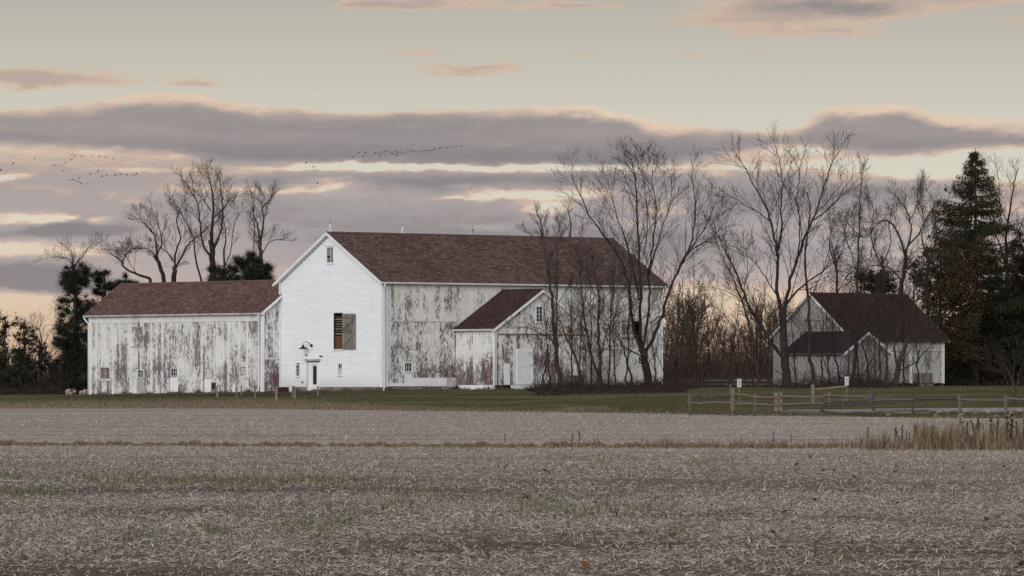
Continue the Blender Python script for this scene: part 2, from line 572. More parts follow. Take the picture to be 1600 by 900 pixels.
M['shingle_wing'] = shingle_mat('red brown asphalt shingle', [(0.18, (0.056, 0.031, 0.026)), (0.5, (0.104, 0.061, 0.052)), (0.82, (0.182, 0.120, 0.102))])
M['shingle_old'] = shingle_mat('dark brown asphalt shingle', [(0.15, (0.028, 0.017, 0.015)), (0.5, (0.048, 0.029, 0.026)), (0.85, (0.075, 0.05, 0.044))])
M['shingle_black'] = shingle_mat('black asphalt shingle', [(0.15, (0.014, 0.013, 0.013)), (0.5, (0.024, 0.0215, 0.021)), (0.85, (0.040, 0.036, 0.034))])
M['bark'] = plain('dark bark', (0.020, 0.015, 0.013), (0.055, 0.042, 0.036), 4.0, 0.95, 0.02, (1, 1, 0.3))
M['twig'] = plain('twig bark', (0.030, 0.022, 0.019), (0.050, 0.038, 0.033), 2.0, 0.95)
M['twigwarm'] = plain('red brown twig bark', (0.075, 0.047, 0.036), (0.13, 0.085, 0.064), 2.0, 0.95)
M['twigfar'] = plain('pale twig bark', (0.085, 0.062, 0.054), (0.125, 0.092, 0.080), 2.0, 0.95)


# ------------------------------------------------------------------ ground sheets
def grid_sheet(name, xs_of, ys, mat, nx):
    """sheet with rows at ys (list of functions of X or numbers)"""
    xs = xs_of
    V, Fc = [], []
    for yv in ys:
        yy = yv(xs) if callable(yv) else np.full_like(xs, yv)
        V.append(np.stack([xs, yy, h(xs, yy)], 1))
    n = len(xs)
    V = np.concatenate(V)
    idx = np.arange(len(ys) * n).reshape(len(ys), n)
    Fc = np.stack([idx[:-1, :-1], idx[:-1, 1:], idx[1:, 1:], idx[1:, :-1]], -1).reshape(-1, 4)
    return link(name, mesh_np(name, V, Fc, mat, True))


def field_mat():
    m, t = new_mat('stubble field soil')
    co = t.n('ShaderNodeTexCoord').outputs['Object']
    n1 = t.noise(co, 9.0, 6.0, 0.7)
    n2 = t.noise(t.vm('MULTIPLY', co, (0.35, 1.0, 1)), 0.22, 5.0, 0.6)
    n3 = t.noise(t.vm('MULTIPLY', co, (0.5, 1.2, 1)), 2.2, 5.0, 0.65)
    v = t.m('MULTIPLY_ADD', n1, 0.55, t.m('MULTIPLY_ADD', n2, 0.35, t.m('MULTIPLY', n3, 0.35)))
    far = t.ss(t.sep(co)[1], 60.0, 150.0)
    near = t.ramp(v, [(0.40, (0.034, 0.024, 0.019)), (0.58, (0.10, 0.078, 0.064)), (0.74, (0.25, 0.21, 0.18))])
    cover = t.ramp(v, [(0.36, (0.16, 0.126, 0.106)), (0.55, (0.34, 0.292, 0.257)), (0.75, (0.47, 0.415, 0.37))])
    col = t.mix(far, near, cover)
    gn = t.noise(t.vm('MULTIPLY', co, (0.12, 0.32, 1)), 1.0, 5.0, 0.6)
    green = t.m('MULTIPLY', t.ss(gn, 0.60, 0.72), 0.35)
    # clods and bare spots, and faint streaks left by the combine
    clod = t.noise(t.vm('MULTIPLY', co, (1.0, 0.28, 1)), 2.6, 3.0, 0.6)
    col = t.mix(t.m('MULTIPLY', t.ss(clod, 0.60, 0.70), 0.7), col, (0.085, 0.062, 0.055, 1))
    band_ = t.noise(t.vm('MULTIPLY', co, (0.02, 0.16, 1)), 1.0, 5.0, 0.65)
    col = t.mix(t.m('MULTIPLY', t.ss(band_, 0.48, 0.66), 0.42), col, (0.15, 0.118, 0.108, 1))
    col = t.mix(green, col, (0.075, 0.085, 0.045, 1))
    return finish(m, t, col, 0.97, v, 0.02, 0.0)


def lawn_mat():
    m, t = new_mat('autumn lawn')
    co = t.n('ShaderNodeTexCoord').outputs['Object']
    x, y, z = t.sep(co)
    n1 = t.noise(co, 5.0, 6.0, 0.7)
    n2 = t.noise(t.vm('MULTIPLY', co, (0.4, 1, 1)), 0.10, 5.0, 0.6)
    n3 = t.noise(t.vm('MULTIPLY', co, (0.4, 1, 1)), 0.5, 5.0, 0.65)
    green = t.ramp(t.m('MULTIPLY_ADD', n1, 0.5, t.m('MULTIPLY', n3, 0.5)), [(0.35, (0.048, 0.052, 0.022)), (0.52, (0.088, 0.090, 0.044)), (0.68, (0.135, 0.125, 0.072))])
    dry = t.ramp(n1, [(0.35, (0.10, 0.070, 0.045)), (0.5, (0.20, 0.150, 0.100)), (0.66, (0.31, 0.245, 0.175))])
    # the strip left unmown along the field, on the left
    e = t.n('ShaderNodeMapRange', {'Value': x, 'From Min': -15.0, 'From Max': 6.0, 'To Min': 346.0, 'To Max': 296.0}).outputs[0]
    strip = t.ss(t.m('MULTIPLY_ADD', t.m('SUBTRACT', n3, 0.5), 40.0, t.m('SUBTRACT', y, e)), 6.0, -10.0)
    strip = t.m('MULTIPLY', strip, t.ss(x, 8.0, -10.0))
    patch = t.m('MULTIPLY', t.ss(t.m('MULTIPLY_ADD', n3, 0.5, n2), 0.70, 0.92), 0.6)
    # worn earth track in front of the long wing
    tr = t.m('MULTIPLY', t.ss(t.m('ABSOLUTE', t.m('ADD', t.m('MULTIPLY_ADD', x, 0.35, t.m('SUBTRACT', y, 357.0)), t.m('MULTIPLY', t.m('SUBTRACT', n3, 0.5), 26.0))), 9.0, 3.0), t.ss(x, -8.0, -17.0))
    tr = t.m('MULTIPLY', tr, t.ss(x, -34.0, -28.0))
    col = t.mix(t.m('MAXIMUM', strip, patch), green, dry)
    col = t.mix(t.m('MULTIPLY', tr, 0.75), col, (0.060, 0.043, 0.036, 1))
    return finish(m, t, col, 0.97, n1, 0.02, 0.0)


xs_g = np.concatenate([[-6000, -2500, -900, -300, -120], np.linspace(-70, 70, 71), [120, 300, 900, 2500, 6000]])
M['field'] = field_mat()
M['lawn'] = lawn_mat()
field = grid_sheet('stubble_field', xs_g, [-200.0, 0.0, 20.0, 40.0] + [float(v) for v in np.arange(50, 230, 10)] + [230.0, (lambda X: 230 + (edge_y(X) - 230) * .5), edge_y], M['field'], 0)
tag(field, 'pale brown harvested stubble field filling the foreground', 'field', kind='structure')
lawn = grid_sheet('lawn', xs_g, [edge_y] + [(lambda X, k=k: edge_y(X) + (384 - edge_y(X)) * k) for k in (.1, .2, .3, .4, .5, .6, .7, .8, .9, 1.0)]
                  + [400.0, 430.0, 470.0, 560.0, 800.0, 1300.0, 2500.0, 6000.0, 12000.0], M['lawn'], 0)
tag(lawn, 'dull green lawn around the barns behind the stubble field', 'lawn', kind='structure')


def drive():
    """grey gravel drive behind the rail fence"""
    V, Fc = [], []
    pts = [(1230, 284, 1.5), (1290, 279, 4.5), (1365, 276, 7.5), (1450, 275, 8.5), (1540, 274, 9.0), (1640, 274, 9.0), (1900, 273, 9), (2600, 270, 9)]
    for px, Y, w in pts:
        X = (px - 800) * Y / F
        for k in (-1, -.33, .33, 1):
            yy = Y + k * w
            V.append((X, yy, hz(X, yy) + 0.02))
    for i in range(len(pts) - 1):
        for k in range(3):
            a = i * 4 + k
            Fc.append((a, a + 4, a + 5, a + 1))
    m = plain('grey gravel', (0.15, 0.14, 0.14), (0.24, 0.225, 0.22), 3.0, 0.95, 0.02)
    o = link('gravel_drive', mesh_np('gravel_drive', V, Fc, m, True))
    tag(o, 'grey gravel drive running behind the split rail fence', 'drive', kind='structure')


drive()


# ------------------------------------------------------------------ building kit
UNIT = MB().box(-.5, .5, -.5, .5, -.5, .5)


def unit_mesh(mat):
    me = bpy.data.meshes.new('unit_board')
    me.from_pydata(UNIT.v, [], UNIT.f)
    me.materials.append(mat)
    me.update()
    return me


class Bldg:
    """a building in its own frame: x runs along the long side, y along the gable, z up from the sill"""
    def __init__(self, name, loc, ang):
        self.root = empty(name, loc, R(ang))
        self.loc = Vector(loc)
        self.u = Vector((math.cos(R(ang)), math.sin(R(ang)), 0))
        self.v = Vector((-math.sin(R(ang)), math.cos(R(ang)), 0))

    def on(self, o, d, px):
        """distance along a wall that starts at local o=(x,y) and runs along local d, where it meets column px of the photograph"""
        O = self.loc + self.u * o[0] + self.v * o[1]
        D = self.u * d[0] + self.v * d[1]
        k = (px - 800.0) / F
        return (k * O.y - O.x) / (D.x - k * D.y)

    def zat(self, o, d, s, py):
        """local height of row py at distance s along that wall"""
        Y = (self.loc + self.u * (o[0] + d[0] * s) + self.v * (o[1] + d[1] * s)).y
        return CAMZ + (HZ - py) * Y / F - self.loc.z


def cut(intervals, holes, a, b):
    pass


def plank_wall(B, name, o, d, nrm, length, zbot, ztop, mat, width, holes=(), belts=(), color=None, wall_name='wall', back=0.16, skip=None, gap=0.016):
    """vertical boards over a dark backing wall with real openings.
    o, d, nrm: local start, direction and outward normal; zbot/ztop functions of s; holes (s0,s1,z0,z1); belts heights where boards end"""
    o, d, nrm = Vector((*o, 0)), Vector((*d, 0)), Vector((*nrm, 0))
    # backing
    cuts = sorted({0.0, length, *[s for hh in holes for s in hh[:2]], *(skip and [skip] or [])})
    cuts = sorted(set(cuts + [length / 2]))
    mb = MB()
    for a, b in zip(cuts[:-1], cuts[1:]):
        if b - a < 1e-4:
            continue
        mid = (a + b) / 2
        hs = sorted([hh for hh in holes if hh[0] <= mid <= hh[1]], key=lambda q: q[2])
        lo = None
        segs = []
        cur = ('f', None)
        edges = [('bot', None)]
        prev = None
        for hh in hs:
            segs.append((prev, hh[2]))
            prev = hh[3]
        segs.append((prev, None))
        for z0, z1 in segs:
            q = [o + d * a + Vector((0, 0, zbot(a) if z0 is None else z0)), o + d * b + Vector((0, 0, zbot(b) if z0 is None else z0)),
                 o + d * b + Vector((0, 0, ztop(b) if z1 is None else z1)), o + d * a + Vector((0, 0, ztop(a) if z1 is None else z1))]
            mb.slab([p - nrm * 0.03 for p in q], -nrm * (back - 0.03))
    wall = mb.build(wall_name, M['darkwall'], B.root)
    um = unit_mesh(mat)
    # boards
    s = 0.0
    rg = random.Random(hash(name) % 1000 if False else sum(map(ord, name)))
    ang = math.atan2(d.y, d.x)
    while s < length - 0.02:
        w = width * rg.uniform(0.82, 1.18)
        if length - s - w < width * 0.5:
            w = length - s
        cs = [s] + sorted([e for hh in holes for e in hh[:2] if s + 0.03 < e < s + w - 0.03]) + [s + w]
        proud = rg.uniform(0, 0.010)
        for a, b in zip(cs[:-1], cs[1:]):
            mid = (a + b) / 2
            hs = sorted([hh for hh in holes if hh[0] - 0.02 <= mid <= hh[1] + 0.02], key=lambda q: q[2])
            stops = [None] + [zb for zb in belts] + [None]
            for lo, hi in zip(stops[:-1], stops[1:]):
                # slices between belts, then between openings
                pieces = [[lo, hi]]
                for hh in hs:
                    nxt = []
                    for p0, p1 in pieces:
                        f0 = zbot(mid) if p0 is None else p0
                        f1 = ztop(mid) if p1 is None else p1
                        if hh[3] <= f0 or hh[2] >= f1:
                            nxt.append([p0, p1])
                            continue
                        if hh[2] > f0:
                            nxt.append([p0, hh[2]])
                        if hh[3] < f1:
                            nxt.append([hh[3], p1])
                    pieces = nxt
                for p0, p1 in pieces:
                    g = gap / 2
                    aa, bb = a + (g if a == s else 0), b - (g if b == s + w else 0)
                    zb0, zb1 = (zbot(aa), zbot(bb)) if p0 is None else (p0 + 0.006, p0 + 0.006)
                    zt0, zt1 = (ztop(aa), ztop(bb)) if p1 is None else (p1 - 0.006, p1 - 0.006)
                    if p0 is None:
                        jit = rg.uniform(0, 0.05)
                        zb0 += jit
                        zb1 += jit
                    if min(zt0, zt1) - max(zb0, zb1) < 0.02 and max(zt0, zt1) - min(zb0, zb1) < 0.05:
                        continue
                    th = 0.026
                    if abs(zt0 - zt1) < 0.02 and abs(zb0 - zb1) < 0.02:
                        ob = bpy.data.objects.new('board', um)
                        COL.objects.link(ob)
                        c = o + d * ((aa + bb) / 2) + nrm * (proud + th / 2 - 0.028)
                        ob.location = (c.x, c.y, (zb0 + zt0) / 2)
                        ob.rotation_euler = (0, 0, ang)
                        ob.scale = (bb - aa, th, zt0 - zb0)
                    else:
                        q = [o + d * aa + Vector((0, 0, zb0)), o + d * bb + Vector((0, 0, zb1)), o + d * bb + Vector((0, 0, max(zt1, zb1 + .001))), o + d * aa + Vector((0, 0, max(zt0, zb0 + .001)))]
                        ob = MB().slab([p + nrm * (proud - 0.002) for p in q], -nrm * th).build('board', mat)
                    ob.parent = wall
                    zc = ((zb0 + zt0) / 2)
                    ob.color = (*(color(mid, zc) if color else (0, 0, 0)), 1)
        s += w
    return wall


def clap_wall(B, o, d, nrm, length, zbot, ztop, mat, holes=(), course=0.19, wall_name='wall'):
    """horizontal clapboards as real overlapping courses, joined (each is only about 3 pixels high)"""
    o, d, nrm = Vector((*o, 0)), Vector((*d, 0)), Vector((*nrm, 0))
    cuts = sorted({0.0, length, length / 2, *[s for hh in holes for s in hh[:2]]})
    mb = MB()
    for a, b in zip(cuts[:-1], cuts[1:]):
        mid = (a + b) / 2
        hs = sorted([hh for hh in holes if hh[0] <= mid <= hh[1]], key=lambda q: q[2])
        segs, prev = [], None
        for hh in hs:
            segs.append((prev, hh[2]))
            prev = hh[3]
        segs.append((prev, None))
        for z0, z1 in segs:
            q = [o + d * a + Vector((0, 0, zbot if z0 is None else z0)), o + d * b + Vector((0, 0, zbot if z0 is None else z0)),
                 o + d * b + Vector((0, 0, ztop(b) if z1 is None else z1)), o + d * a + Vector((0, 0, ztop(a) if z1 is None else z1))]
            mb.slab([p - nrm * 0.03 for p in q], -nrm * 0.13)
    wall = mb.build(wall_name, M['darkwall'], B.root)
    mb = MB()
    top = max(ztop(length * k / 40) for k in range(41))
    z = zbot
    rg = random.Random(5)
    while z < top:
        z1 = z + course
        # extent of this course under the rake
        ss = [length * k / 400 for k in range(401)]
        okk = [s for s in ss if ztop(s) >= z + course * 0.5]
        if not okk:
            break
        a0, b0 = okk[0], okk[-1]
        hs = sorted([hh for hh in holes if hh[2] < z1 - 0.02 and hh[3] > z + 0.02])
        spans, cur = [], a0
        for hh in hs:
            if hh[0] > cur:
                spans.append((cur, min(hh[0], b0)))
            cur = max(cur, hh[1])
        if cur < b0:
            spans.append((cur, b0))
        for a, b in spans:
            while b - a > 0.05:
                e = min(b, a + rg.uniform(2.5, 5.0))
                if b - e < 0.6:
                    e = b
                k = rg.uniform(-0.0015, 0.0015)
                p0, p1 = o + d * a, o + d * e
                zt = z1 + 0.01
                v = [p0 + nrm * (0.001 + k) + Vector((0, 0, z)), p1 + nrm * (0.001 + k) + Vector((0, 0, z)), p1 - nrm * 0.012 + Vector((0, 0, zt)), p0 - nrm * 0.012 + Vector((0, 0, zt)),
                     p0 - nrm * 0.027 + Vector((0, 0, z)), p1 - nrm * 0.027 + Vector((0, 0, z)), p1 - nrm * 0.027 + Vector((0, 0, zt)), p0 - nrm * 0.027 + Vector((0, 0, zt))]
                mb.add(v, [(0, 1, 2, 3), (5, 4, 7, 6), (4, 5, 1, 0), (3, 2, 6, 7), (4, 0, 3, 7), (1, 5, 6, 2)])
                a = e
        z = z1
    c = mb.build('clapboard', mat, wall)
    c['kind'] = 'stuff'
    return wall


def roof_slope(B, roof, e0, e1, r0, r1, mat, course=0.15, wid=0.32, seed=1):
    """courses of single shingles from the eave e0-e1 up to the ridge r0-r1 (local points)"""
    e0, e1, r0, r1 = map(Vector, (e0, e1, r0, r1))
    n = (e1 - e0).cross(r0 - e0).normalized()
    if n.z < 0:
        n = -n
    rg = np.random.default_rng(seed)
    rise = (r0 - e0).length
    rows = int(rise / course)
    V, Fc = [], []
    cnt = 0
    for i in range(rows):
        t0, t1 = i / rows, min(1.0, (i + 1.25) / rows)
        a0, a1 = e0.lerp(r0, t0), e1.lerp(r1, t0)
        b0, b1 = e0.lerp(r0, t1), e1.lerp(r1, t1)
        L = (a1 - a0).length
        k = max(1, int(L / wid))
        us = np.linspace(0, 1, k + 1)
        us[1:-1] += rg.uniform(-.25, .25, k - 1) / k
        for j in range(k):
            g = 0.012 / L
            u0, u1 = us[j] + g, us[j + 1] - g
            up = float(rg.uniform(0.010, 0.026))
            dn = float(rg.normal(0, 0.008)) / rise
            p0, p1 = a0.lerp(a1, u0) + (b0 - a0) * dn, a0.lerp(a1, u1) + (b0 - a0) * dn
            q0, q1 = b0.lerp(b1, u0), b0.lerp(b1, u1)
            V += [p0 + n * 0.002, p1 + n * 0.002, p1 + n * up, p0 + n * up, q1 + n * 0.004, q0 + n * 0.004]
            Fc += [(cnt, cnt + 1, cnt + 2, cnt + 3), (cnt + 3, cnt + 2, cnt + 4, cnt + 5)]
            cnt += 6
    o = link('shingle', mesh_np('shingle', [tuple(v) for v in V], Fc, mat), roof)
    o['kind'] = 'stuff'
    return o


def gable_roof(B, axis, a0, a1, b0, b1, eave, ridge, oh_e, oh_r, mat, seed, trim, slopes=(0, 1), rakes=(0, 1), gutters=(), thick=0.16):
    """roof whose ridge runs along local axis ('x' or 'y') from a0 to a1; b0,b1 the two eave lines. trim = (rake material, fascia material)"""
    def P(a, b, z):
        return Vector((a, b, z)) if axis == 'x' else Vector((b, a, z))
    bm_ = (b0 + b1) / 2
    pitch = (ridge - eave) / ((b1 - b0) / 2)
    A0, A1 = a0 - oh_r[0], a1 + oh_r[1]
    mb = MB()
    sl = []
    for k in (0, 1):
        be = b0 - oh_e if k == 0 else b1 + oh_e
        ze = eave - oh_e * pitch
        q = [P(A0, be, ze + thick), P(A1, be, ze + thick), P(A1, bm_, ridge + thick), P(A0, bm_, ridge + thick)]
        mb.slab(q, (0, 0, -thick))
        sl.append(q)
    roof = mb.build('roof', M['roof'], B.root)
    for k in slopes:
        q = sl[k]
        roof_slope(B, roof, q[0], q[1], q[3], q[2], mat, seed=seed + k)
    cap = MB()
    for k in (0, 1):
        s = -1 if k == 0 else 1
        top = ridge + thick + 0.03
        cap.slab([P(A0, bm_, top), P(A1, bm_, top), P(A1, bm_ + s * 0.16, top - 0.16 * pitch), P(A0, bm_ + s * 0.16, top - 0.16 * pitch)], (0, 0, 0.015 + 0.002 * k))
    cap.build('ridge_cap', mat, roof)
    # soffits under the overhanging verges
    for r in rakes:
        a, b = (A0, a0 - .03) if r == 0 else (a1 + .03, A1)
        for k in (0, 1):
            be = b0 - oh_e if k == 0 else b1 + oh_e
            ze = eave - oh_e * pitch
            MB().slab([P(a, be, ze - .003), P(b, be, ze - .003), P(b, bm_, ridge - .003), P(a, bm_, ridge - .003)], (0, 0, -.02)).build('soffit', trim[0], roof)
    # rake boards
    for r in rakes:
        a = A0 if r == 0 else A1
        s = -1 if r == 0 else 1
        for k in (0, 1):
            be = b0 - oh_e if k == 0 else b1 + oh_e
            ze = eave - oh_e * pitch
            hgt = 0.22
            poly = [P(a, be, ze + thick - 0.01), P(a, bm_, ridge + thick - 0.01), P(a, bm_, ridge + thick - hgt), P(a, be, ze + thick - hgt)]
            off = P(s * 0.035, 0, 0)
            MB().prism([p + P(s * 0.003, 0, 0) for p in poly], off).build('rake_board', trim[0], roof)
    for g in gutters:
        be = b0 - oh_e if g == 0 else b1 + oh_e
        s = -1 if g == 0 else 1
        ze = eave - oh_e * pitch
        poly = [P(A0 + .02, be + s * 0.003, ze + thick - 0.03), P(A0 + .02, be + s * 0.11, ze + thick - 0.03), P(A0 + .02, be + s * 0.11, ze + thick - 0.07),
                P(A0 + .02, be + s * 0.07, ze + thick - 0.15), P(A0 + .02, be + s * 0.003, ze + thick - 0.15)]
        MB().prism(poly, P(A1 - A0 - .04, 0, 0)).build('gutter', trim[1], roof)
    return roof


def window(B, o, d, nrm, s0, s1, z0, z1, cols=2, rows=2, frame=0.05, bar=0.022, pane='pane', deep=0.06, proud=0.035, mat='trim', sill=True, parent=None, name='window'):
    """a window set in its opening: frame as the part, panes and sill under it"""
    o, d, nrm = Vector((*o, 0)), Vector((*d, 0)), Vector((*nrm, 0))

    def bx(a, b, z_0, z_1, n0, n1):
        q = [o + d * a + Vector((0, 0, z_0)), o + d * b + Vector((0, 0, z_0)), o + d * b + Vector((0, 0, z_1)), o + d * a + Vector((0, 0, z_1))]
        return [p + nrm * n0 for p in q], nrm * (n1 - n0)
    f = MB()
    f.slab(*bx(s0 - frame, s0, z0 - 0.002, z1 + 0.002, -deep, proud))
    f.slab(*bx(s1, s1 + frame, z0 - 0.002, z1 + 0.002, -deep, proud))
    f.slab(*bx(s0 - frame, s1 + frame, z1 + 0.004, z1 + frame + 0.01, -deep, proud + 0.01))
    f.slab(*bx(s0 - frame, s1 + frame, z0 - frame, z0 - 0.004, -deep, proud))
    for i in range(1, cols):
        c = s0 + (s1 - s0) * i / cols
        f.slab(*bx(c - bar / 2, c + bar / 2, z0 - 0.002, z1 + 0.002, -deep + 0.012, -0.012))
    for i in range(1, rows):
        c = z0 + (z1 - z0) * i / rows
        f.slab(*bx(s0 - 0.002, s1 + 0.002, c - bar / 2, c + bar / 2, -deep + 0.014, -0.014))
    w = f.build(name, M[mat], B.root)
    for i in range(cols):
        for j in range(rows):
            a, b = s0 + (s1 - s0) * i / cols, s0 + (s1 - s0) * (i + 1) / cols
            za, zb = z0 + (z1 - z0) * j / rows, z0 + (z1 - z0) * (j + 1) / rows
            pn = pane[(i + j * cols) % len(pane)] if isinstance(pane, (list, tuple)) else pane
            MB().slab(*bx(a + .003, b - .003, za + .003, zb - .003, -deep, -deep + 0.008)).build('pane', M[pn], w)
    if sill:
        MB().slab(*bx(s0 - frame - .03, s1 + frame + .03, z0 - frame - 0.05, z0 - frame - 0.004, -deep + .01, proud + 0.06)).build('sill', M[mat], w)
    return w


def wbox(B, o, d, nrm, a, b, z0, z1, n0, n1, name, mat, parent=None):
    """a plain board or block on a wall"""
    o, d, nrm = Vector((*o, 0)), Vector((*d, 0)), Vector((*nrm, 0))
    q = [o + d * a + Vector((0, 0, z0)), o + d * b + Vector((0, 0, z0)), o + d * b + Vector((0, 0, z1)), o + d * a + Vector((0, 0, z1))]
    return MB().slab([p + nrm * n0 for p in q], nrm * (n1 - n0)).build(name, M[mat] if isinstance(mat, str) else mat, parent or B.root)


def stones(B, o, d, nrm, length, z0, z1, seed, skip=()):
    """foundation of single stones in mortar"""
    oo, dd, nn = Vector((*o, 0)), Vector((*d, 0)), Vector((*nrm, 0))
    q = [oo + Vector((0, 0, z0)), oo + dd * length + Vector((0, 0, z0)), oo + dd * length + Vector((0, 0, z1)), oo + Vector((0, 0, z1))]
    f = MB().slab([p - nn * 0.06 for p in q], -nn * 0.2).build('foundation', M['mortar'], B.root)
    rg = random.Random(seed)
    um = None
    base = []
    for k in range(5):
        mb = MB()
        sph(mb, (0, 0, 0), (.5, .5, .5), 8, 4)
        mb.v = [(max(-.42, min(.42, x * 1.3)) + rg.uniform(-.05, .05), max(-.45, min(.45, y * 1.3)), max(-.42, min(.42, z * 1.35)) + rg.uniform(-.05, .05)) for x, y, z in mb.v]
        me = bpy.data.meshes.new('stone')
        me.from_pydata(mb.v, [], mb.f)
        me.materials.append(M['stone'])
        base.append(me)
    hgt = (z1 - z0)
    nrow = 1 if hgt < 0.3 else 2
    for r in range(nrow):
        s = 0.0
        while s < length - 0.15:
            w = min(rg.uniform(0.35, 0.85), length - s)
            if not any(a < s + w / 2 < b for a, b in skip):
                ob = bpy.data.objects.new('stone', rg.choice(base))
                COL.objects.link(ob)
                c = oo + dd * (s + w / 2) - nn * 0.06
                ob.location = (c.x, c.y, z0 + hgt * (r + .5) / nrow)
                ob.rotation_euler = (0, 0, math.atan2(dd.y, dd.x))
                ob.scale = (w * 1.12, rg.uniform(0.12, 0.2), hgt / nrow * 1.1)
                ob.parent = f
            s += w
    return f


def downspout(B, pts, name='downspout', r=0.055, mat='trim'):
    return MB().tube(pts, r, 8).build(name, M[mat], B.root, True)

# ------------------------------------------------------------------ the big white barn
def main_barn():
    B = Bldg('barn', (-9.228, 386.4, 1.05), 40)
    tag(B.root, 'big white barn with brown roof, long peeling wing and small gabled porch', 'barn')
    W, L = 11.9, 26.6
    EV, RG = 7.78, 11.22
    PM = peel_mat('peeling white boards', B.root)
    LO, LD, LN = (0, 0), (1, 0), (0, -1)           # long side
    GO, GD, GN = (0, 0), (0, 1), (-1, 0)           # gable side

    def hole(o, d, px0, px1, py0, py1):
        a, b = sorted((B.on(o, d, px0), B.on(o, d, px1)))
        m = (a + b) / 2
        return [a, b, B.zat(o, d, m, py1), B.zat(o, d, m, py0)]

    # ---- gable wall of clapboards
    g_top = hole(GO, GD, 511, 521, 387, 410)
    g_hay = hole(GO, GD, 521, 535.5, 491, 545.5)
    g_door = hole(GO, GD, 485.5, 498, 566, 611.5)
    g_door[2] = -0.02
    g_w1 = hole(GO, GD, 463, 468.4, 571, 587)
    g_w2 = hole(GO, GD, 529, 534.6, 569.5, 585.5)
    slope = (RG - EV) / (W / 2)

    def gtop(s):
        return EV + slope * min(s, W - s) - 0.02
    clap_wall(B, GO, GD, GN, W, 0.25, gtop, M['clap'], [g_top, g_hay, g_door, g_w1, g_w2], wall_name='gable_wall')
    for hh, c, r, pn in ((g_top, 2, 4, ['dustypane', 'dustypane', 'dustypane', 'pane', 'dustypane']), (g_w1, 2, 3, 'pane'),
                         (g_w2, 2, 3, ['paleshade', 'paleshade', 'paleshade', 'paleshade', 'pane', 'pane'])):
        window(B, GO, GD, GN, *hh[:2], *hh[2:], cols=c, rows=r, frame=0.06, pane=pn, bar=0.015)
    wbox(B, GO, GD, GN, g_top[0] - .16, g_top[1] + .16, g_top[3] + .10, g_top[3] + .2, .012, .09, 'window_head', 'trim')
    # hay opening: dark inside, brown boards below, weathered leaf folded to the right
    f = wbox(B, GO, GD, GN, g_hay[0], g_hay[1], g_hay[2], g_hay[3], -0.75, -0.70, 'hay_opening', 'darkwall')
    wbox(B, GO, GD, GN, g_hay[0] + .01, g_hay[1] - .01, g_hay[2] + .01, g_hay[2] + (g_hay[3] - g_hay[2]) * .38, -0.22, -0.16, 'inner_boarding', 'hay', f)
    for k in range(8):
        zz = g_hay[2] + (g_hay[3] - g_hay[2]) * (.42 + .07 * k)
        wbox(B, GO, GD, GN, g_hay[0] + .01, g_hay[1] - .01, zz, zz + .09, -0.24, -0.18, 'slat', 'hay' if k % 2 else 'greywood', f)
    wbox(B, GO, GD, GN, g_hay[0] - .1, g_hay[1] + .1, g_hay[2] - .1, g_hay[2] - .01, .0, .10, 'sill', 'trim', f)
    leaf0, leaf1 = sorted((B.on(GO, GD, 536), B.on(GO, GD, 556.5)))
    z0, z1 = g_hay[2] - .03, g_hay[3] + .03
    door = wbox(B, GO, GD, GN, leaf0, leaf1, z0, z1, .045, .06, 'barn_door', 'greywood')
    n = 5
    for k in range(n):
        a = leaf0 + (leaf1 - leaf0) * k / n
        b = leaf0 + (leaf1 - leaf0) * (k + 1) / n
        wbox(B, GO, GD, GN, a + .012, b - .012, z0 - .01 * (k % 3), z1 + .01 * (k % 2), .062, .085 + .006 * (k % 2), 'board', 'greywood', door)
    for zz in (z0 + .12, (z0 + z1) / 2 - .09, z1 - .34):
        wbox(B, GO, GD, GN, leaf0 + .02, leaf1 - .02, zz, zz + .2, .094, .12, 'batten', 'greywood', door)
    q = Vector((-.126, 0, 0))
    MB().bar((-.135, leaf1 - .1, (z0 + z1) / 2 + .15), (-.135, leaf0 + .1, z1 - .36), .16, .02, up=(1, 0, 0)).build('brace', M['greywood'], door)
    MB().bar((-.135, leaf0 + .1, (z0 + z1) / 2 - .12), (-.135, leaf1 - .1, z0 + .34), .16, .02, up=(1, 0, 0)).build('brace', M['greywood'], door)
    # entrance door with a tall dark pane
    da, db = g_door[:2]
    dz = g_door[3]
    e = MB()
    for a, b in ((da - .02, da + .16), (db - .2, db + .22)):
        q = [(0, a, 0), (0, b, 0), (0, b, dz), (0, a, dz)]
        e.slab([(-.05, y_, z_) for _, y_, z_ in q], (.12, 0, 0))
    e.slab([(-.05, da + .16, dz - .16), (-.05, db - .2, dz - .16), (-.05, db - .2, dz), (-.05, da + .16, dz)], (.12, 0, 0))
    fr = e.build('door_frame', M['trim'], B.root)
    ds = MB()
    ds.slab([(-.01, da + .17, .0), (-.01, db - .21, .0), (-.01, db - .21, .42), (-.01, da + .17, .42)], (.05, 0, 0))
    ds.slab([(-.01, da + .17, dz - .26), (-.01, db - .21, dz - .26), (-.01, db - .21, dz - .17), (-.01, da + .17, dz - .17)], (.05, 0, 0))
    ds.slab([(-.011, da + .17, .42), (-.011, da + .23, .42), (-.011, da + .23, dz - .26), (-.011, da + .17, dz - .26)], (.05, 0, 0))
    ds.slab([(-.011, db - .27, .42), (-.011, db - .21, .42), (-.011, db - .21, dz - .26), (-.011, db - .27, dz - .26)], (.05, 0, 0))
    dr = ds.build('door', M['trim'], B.root)
    MB().slab([(.012, da + .225, .415), (.012, db - .265, .415), (.012, db - .265, dz - .255), (.012, da + .225, dz - .255)], (.012, 0, 0)).build('pane', M['pane'], dr)
    MB().bar((-.05, da + .2, 1.0), (-.05, da + .2, 1.14), .035).build('door_handle', M['metal'], dr)
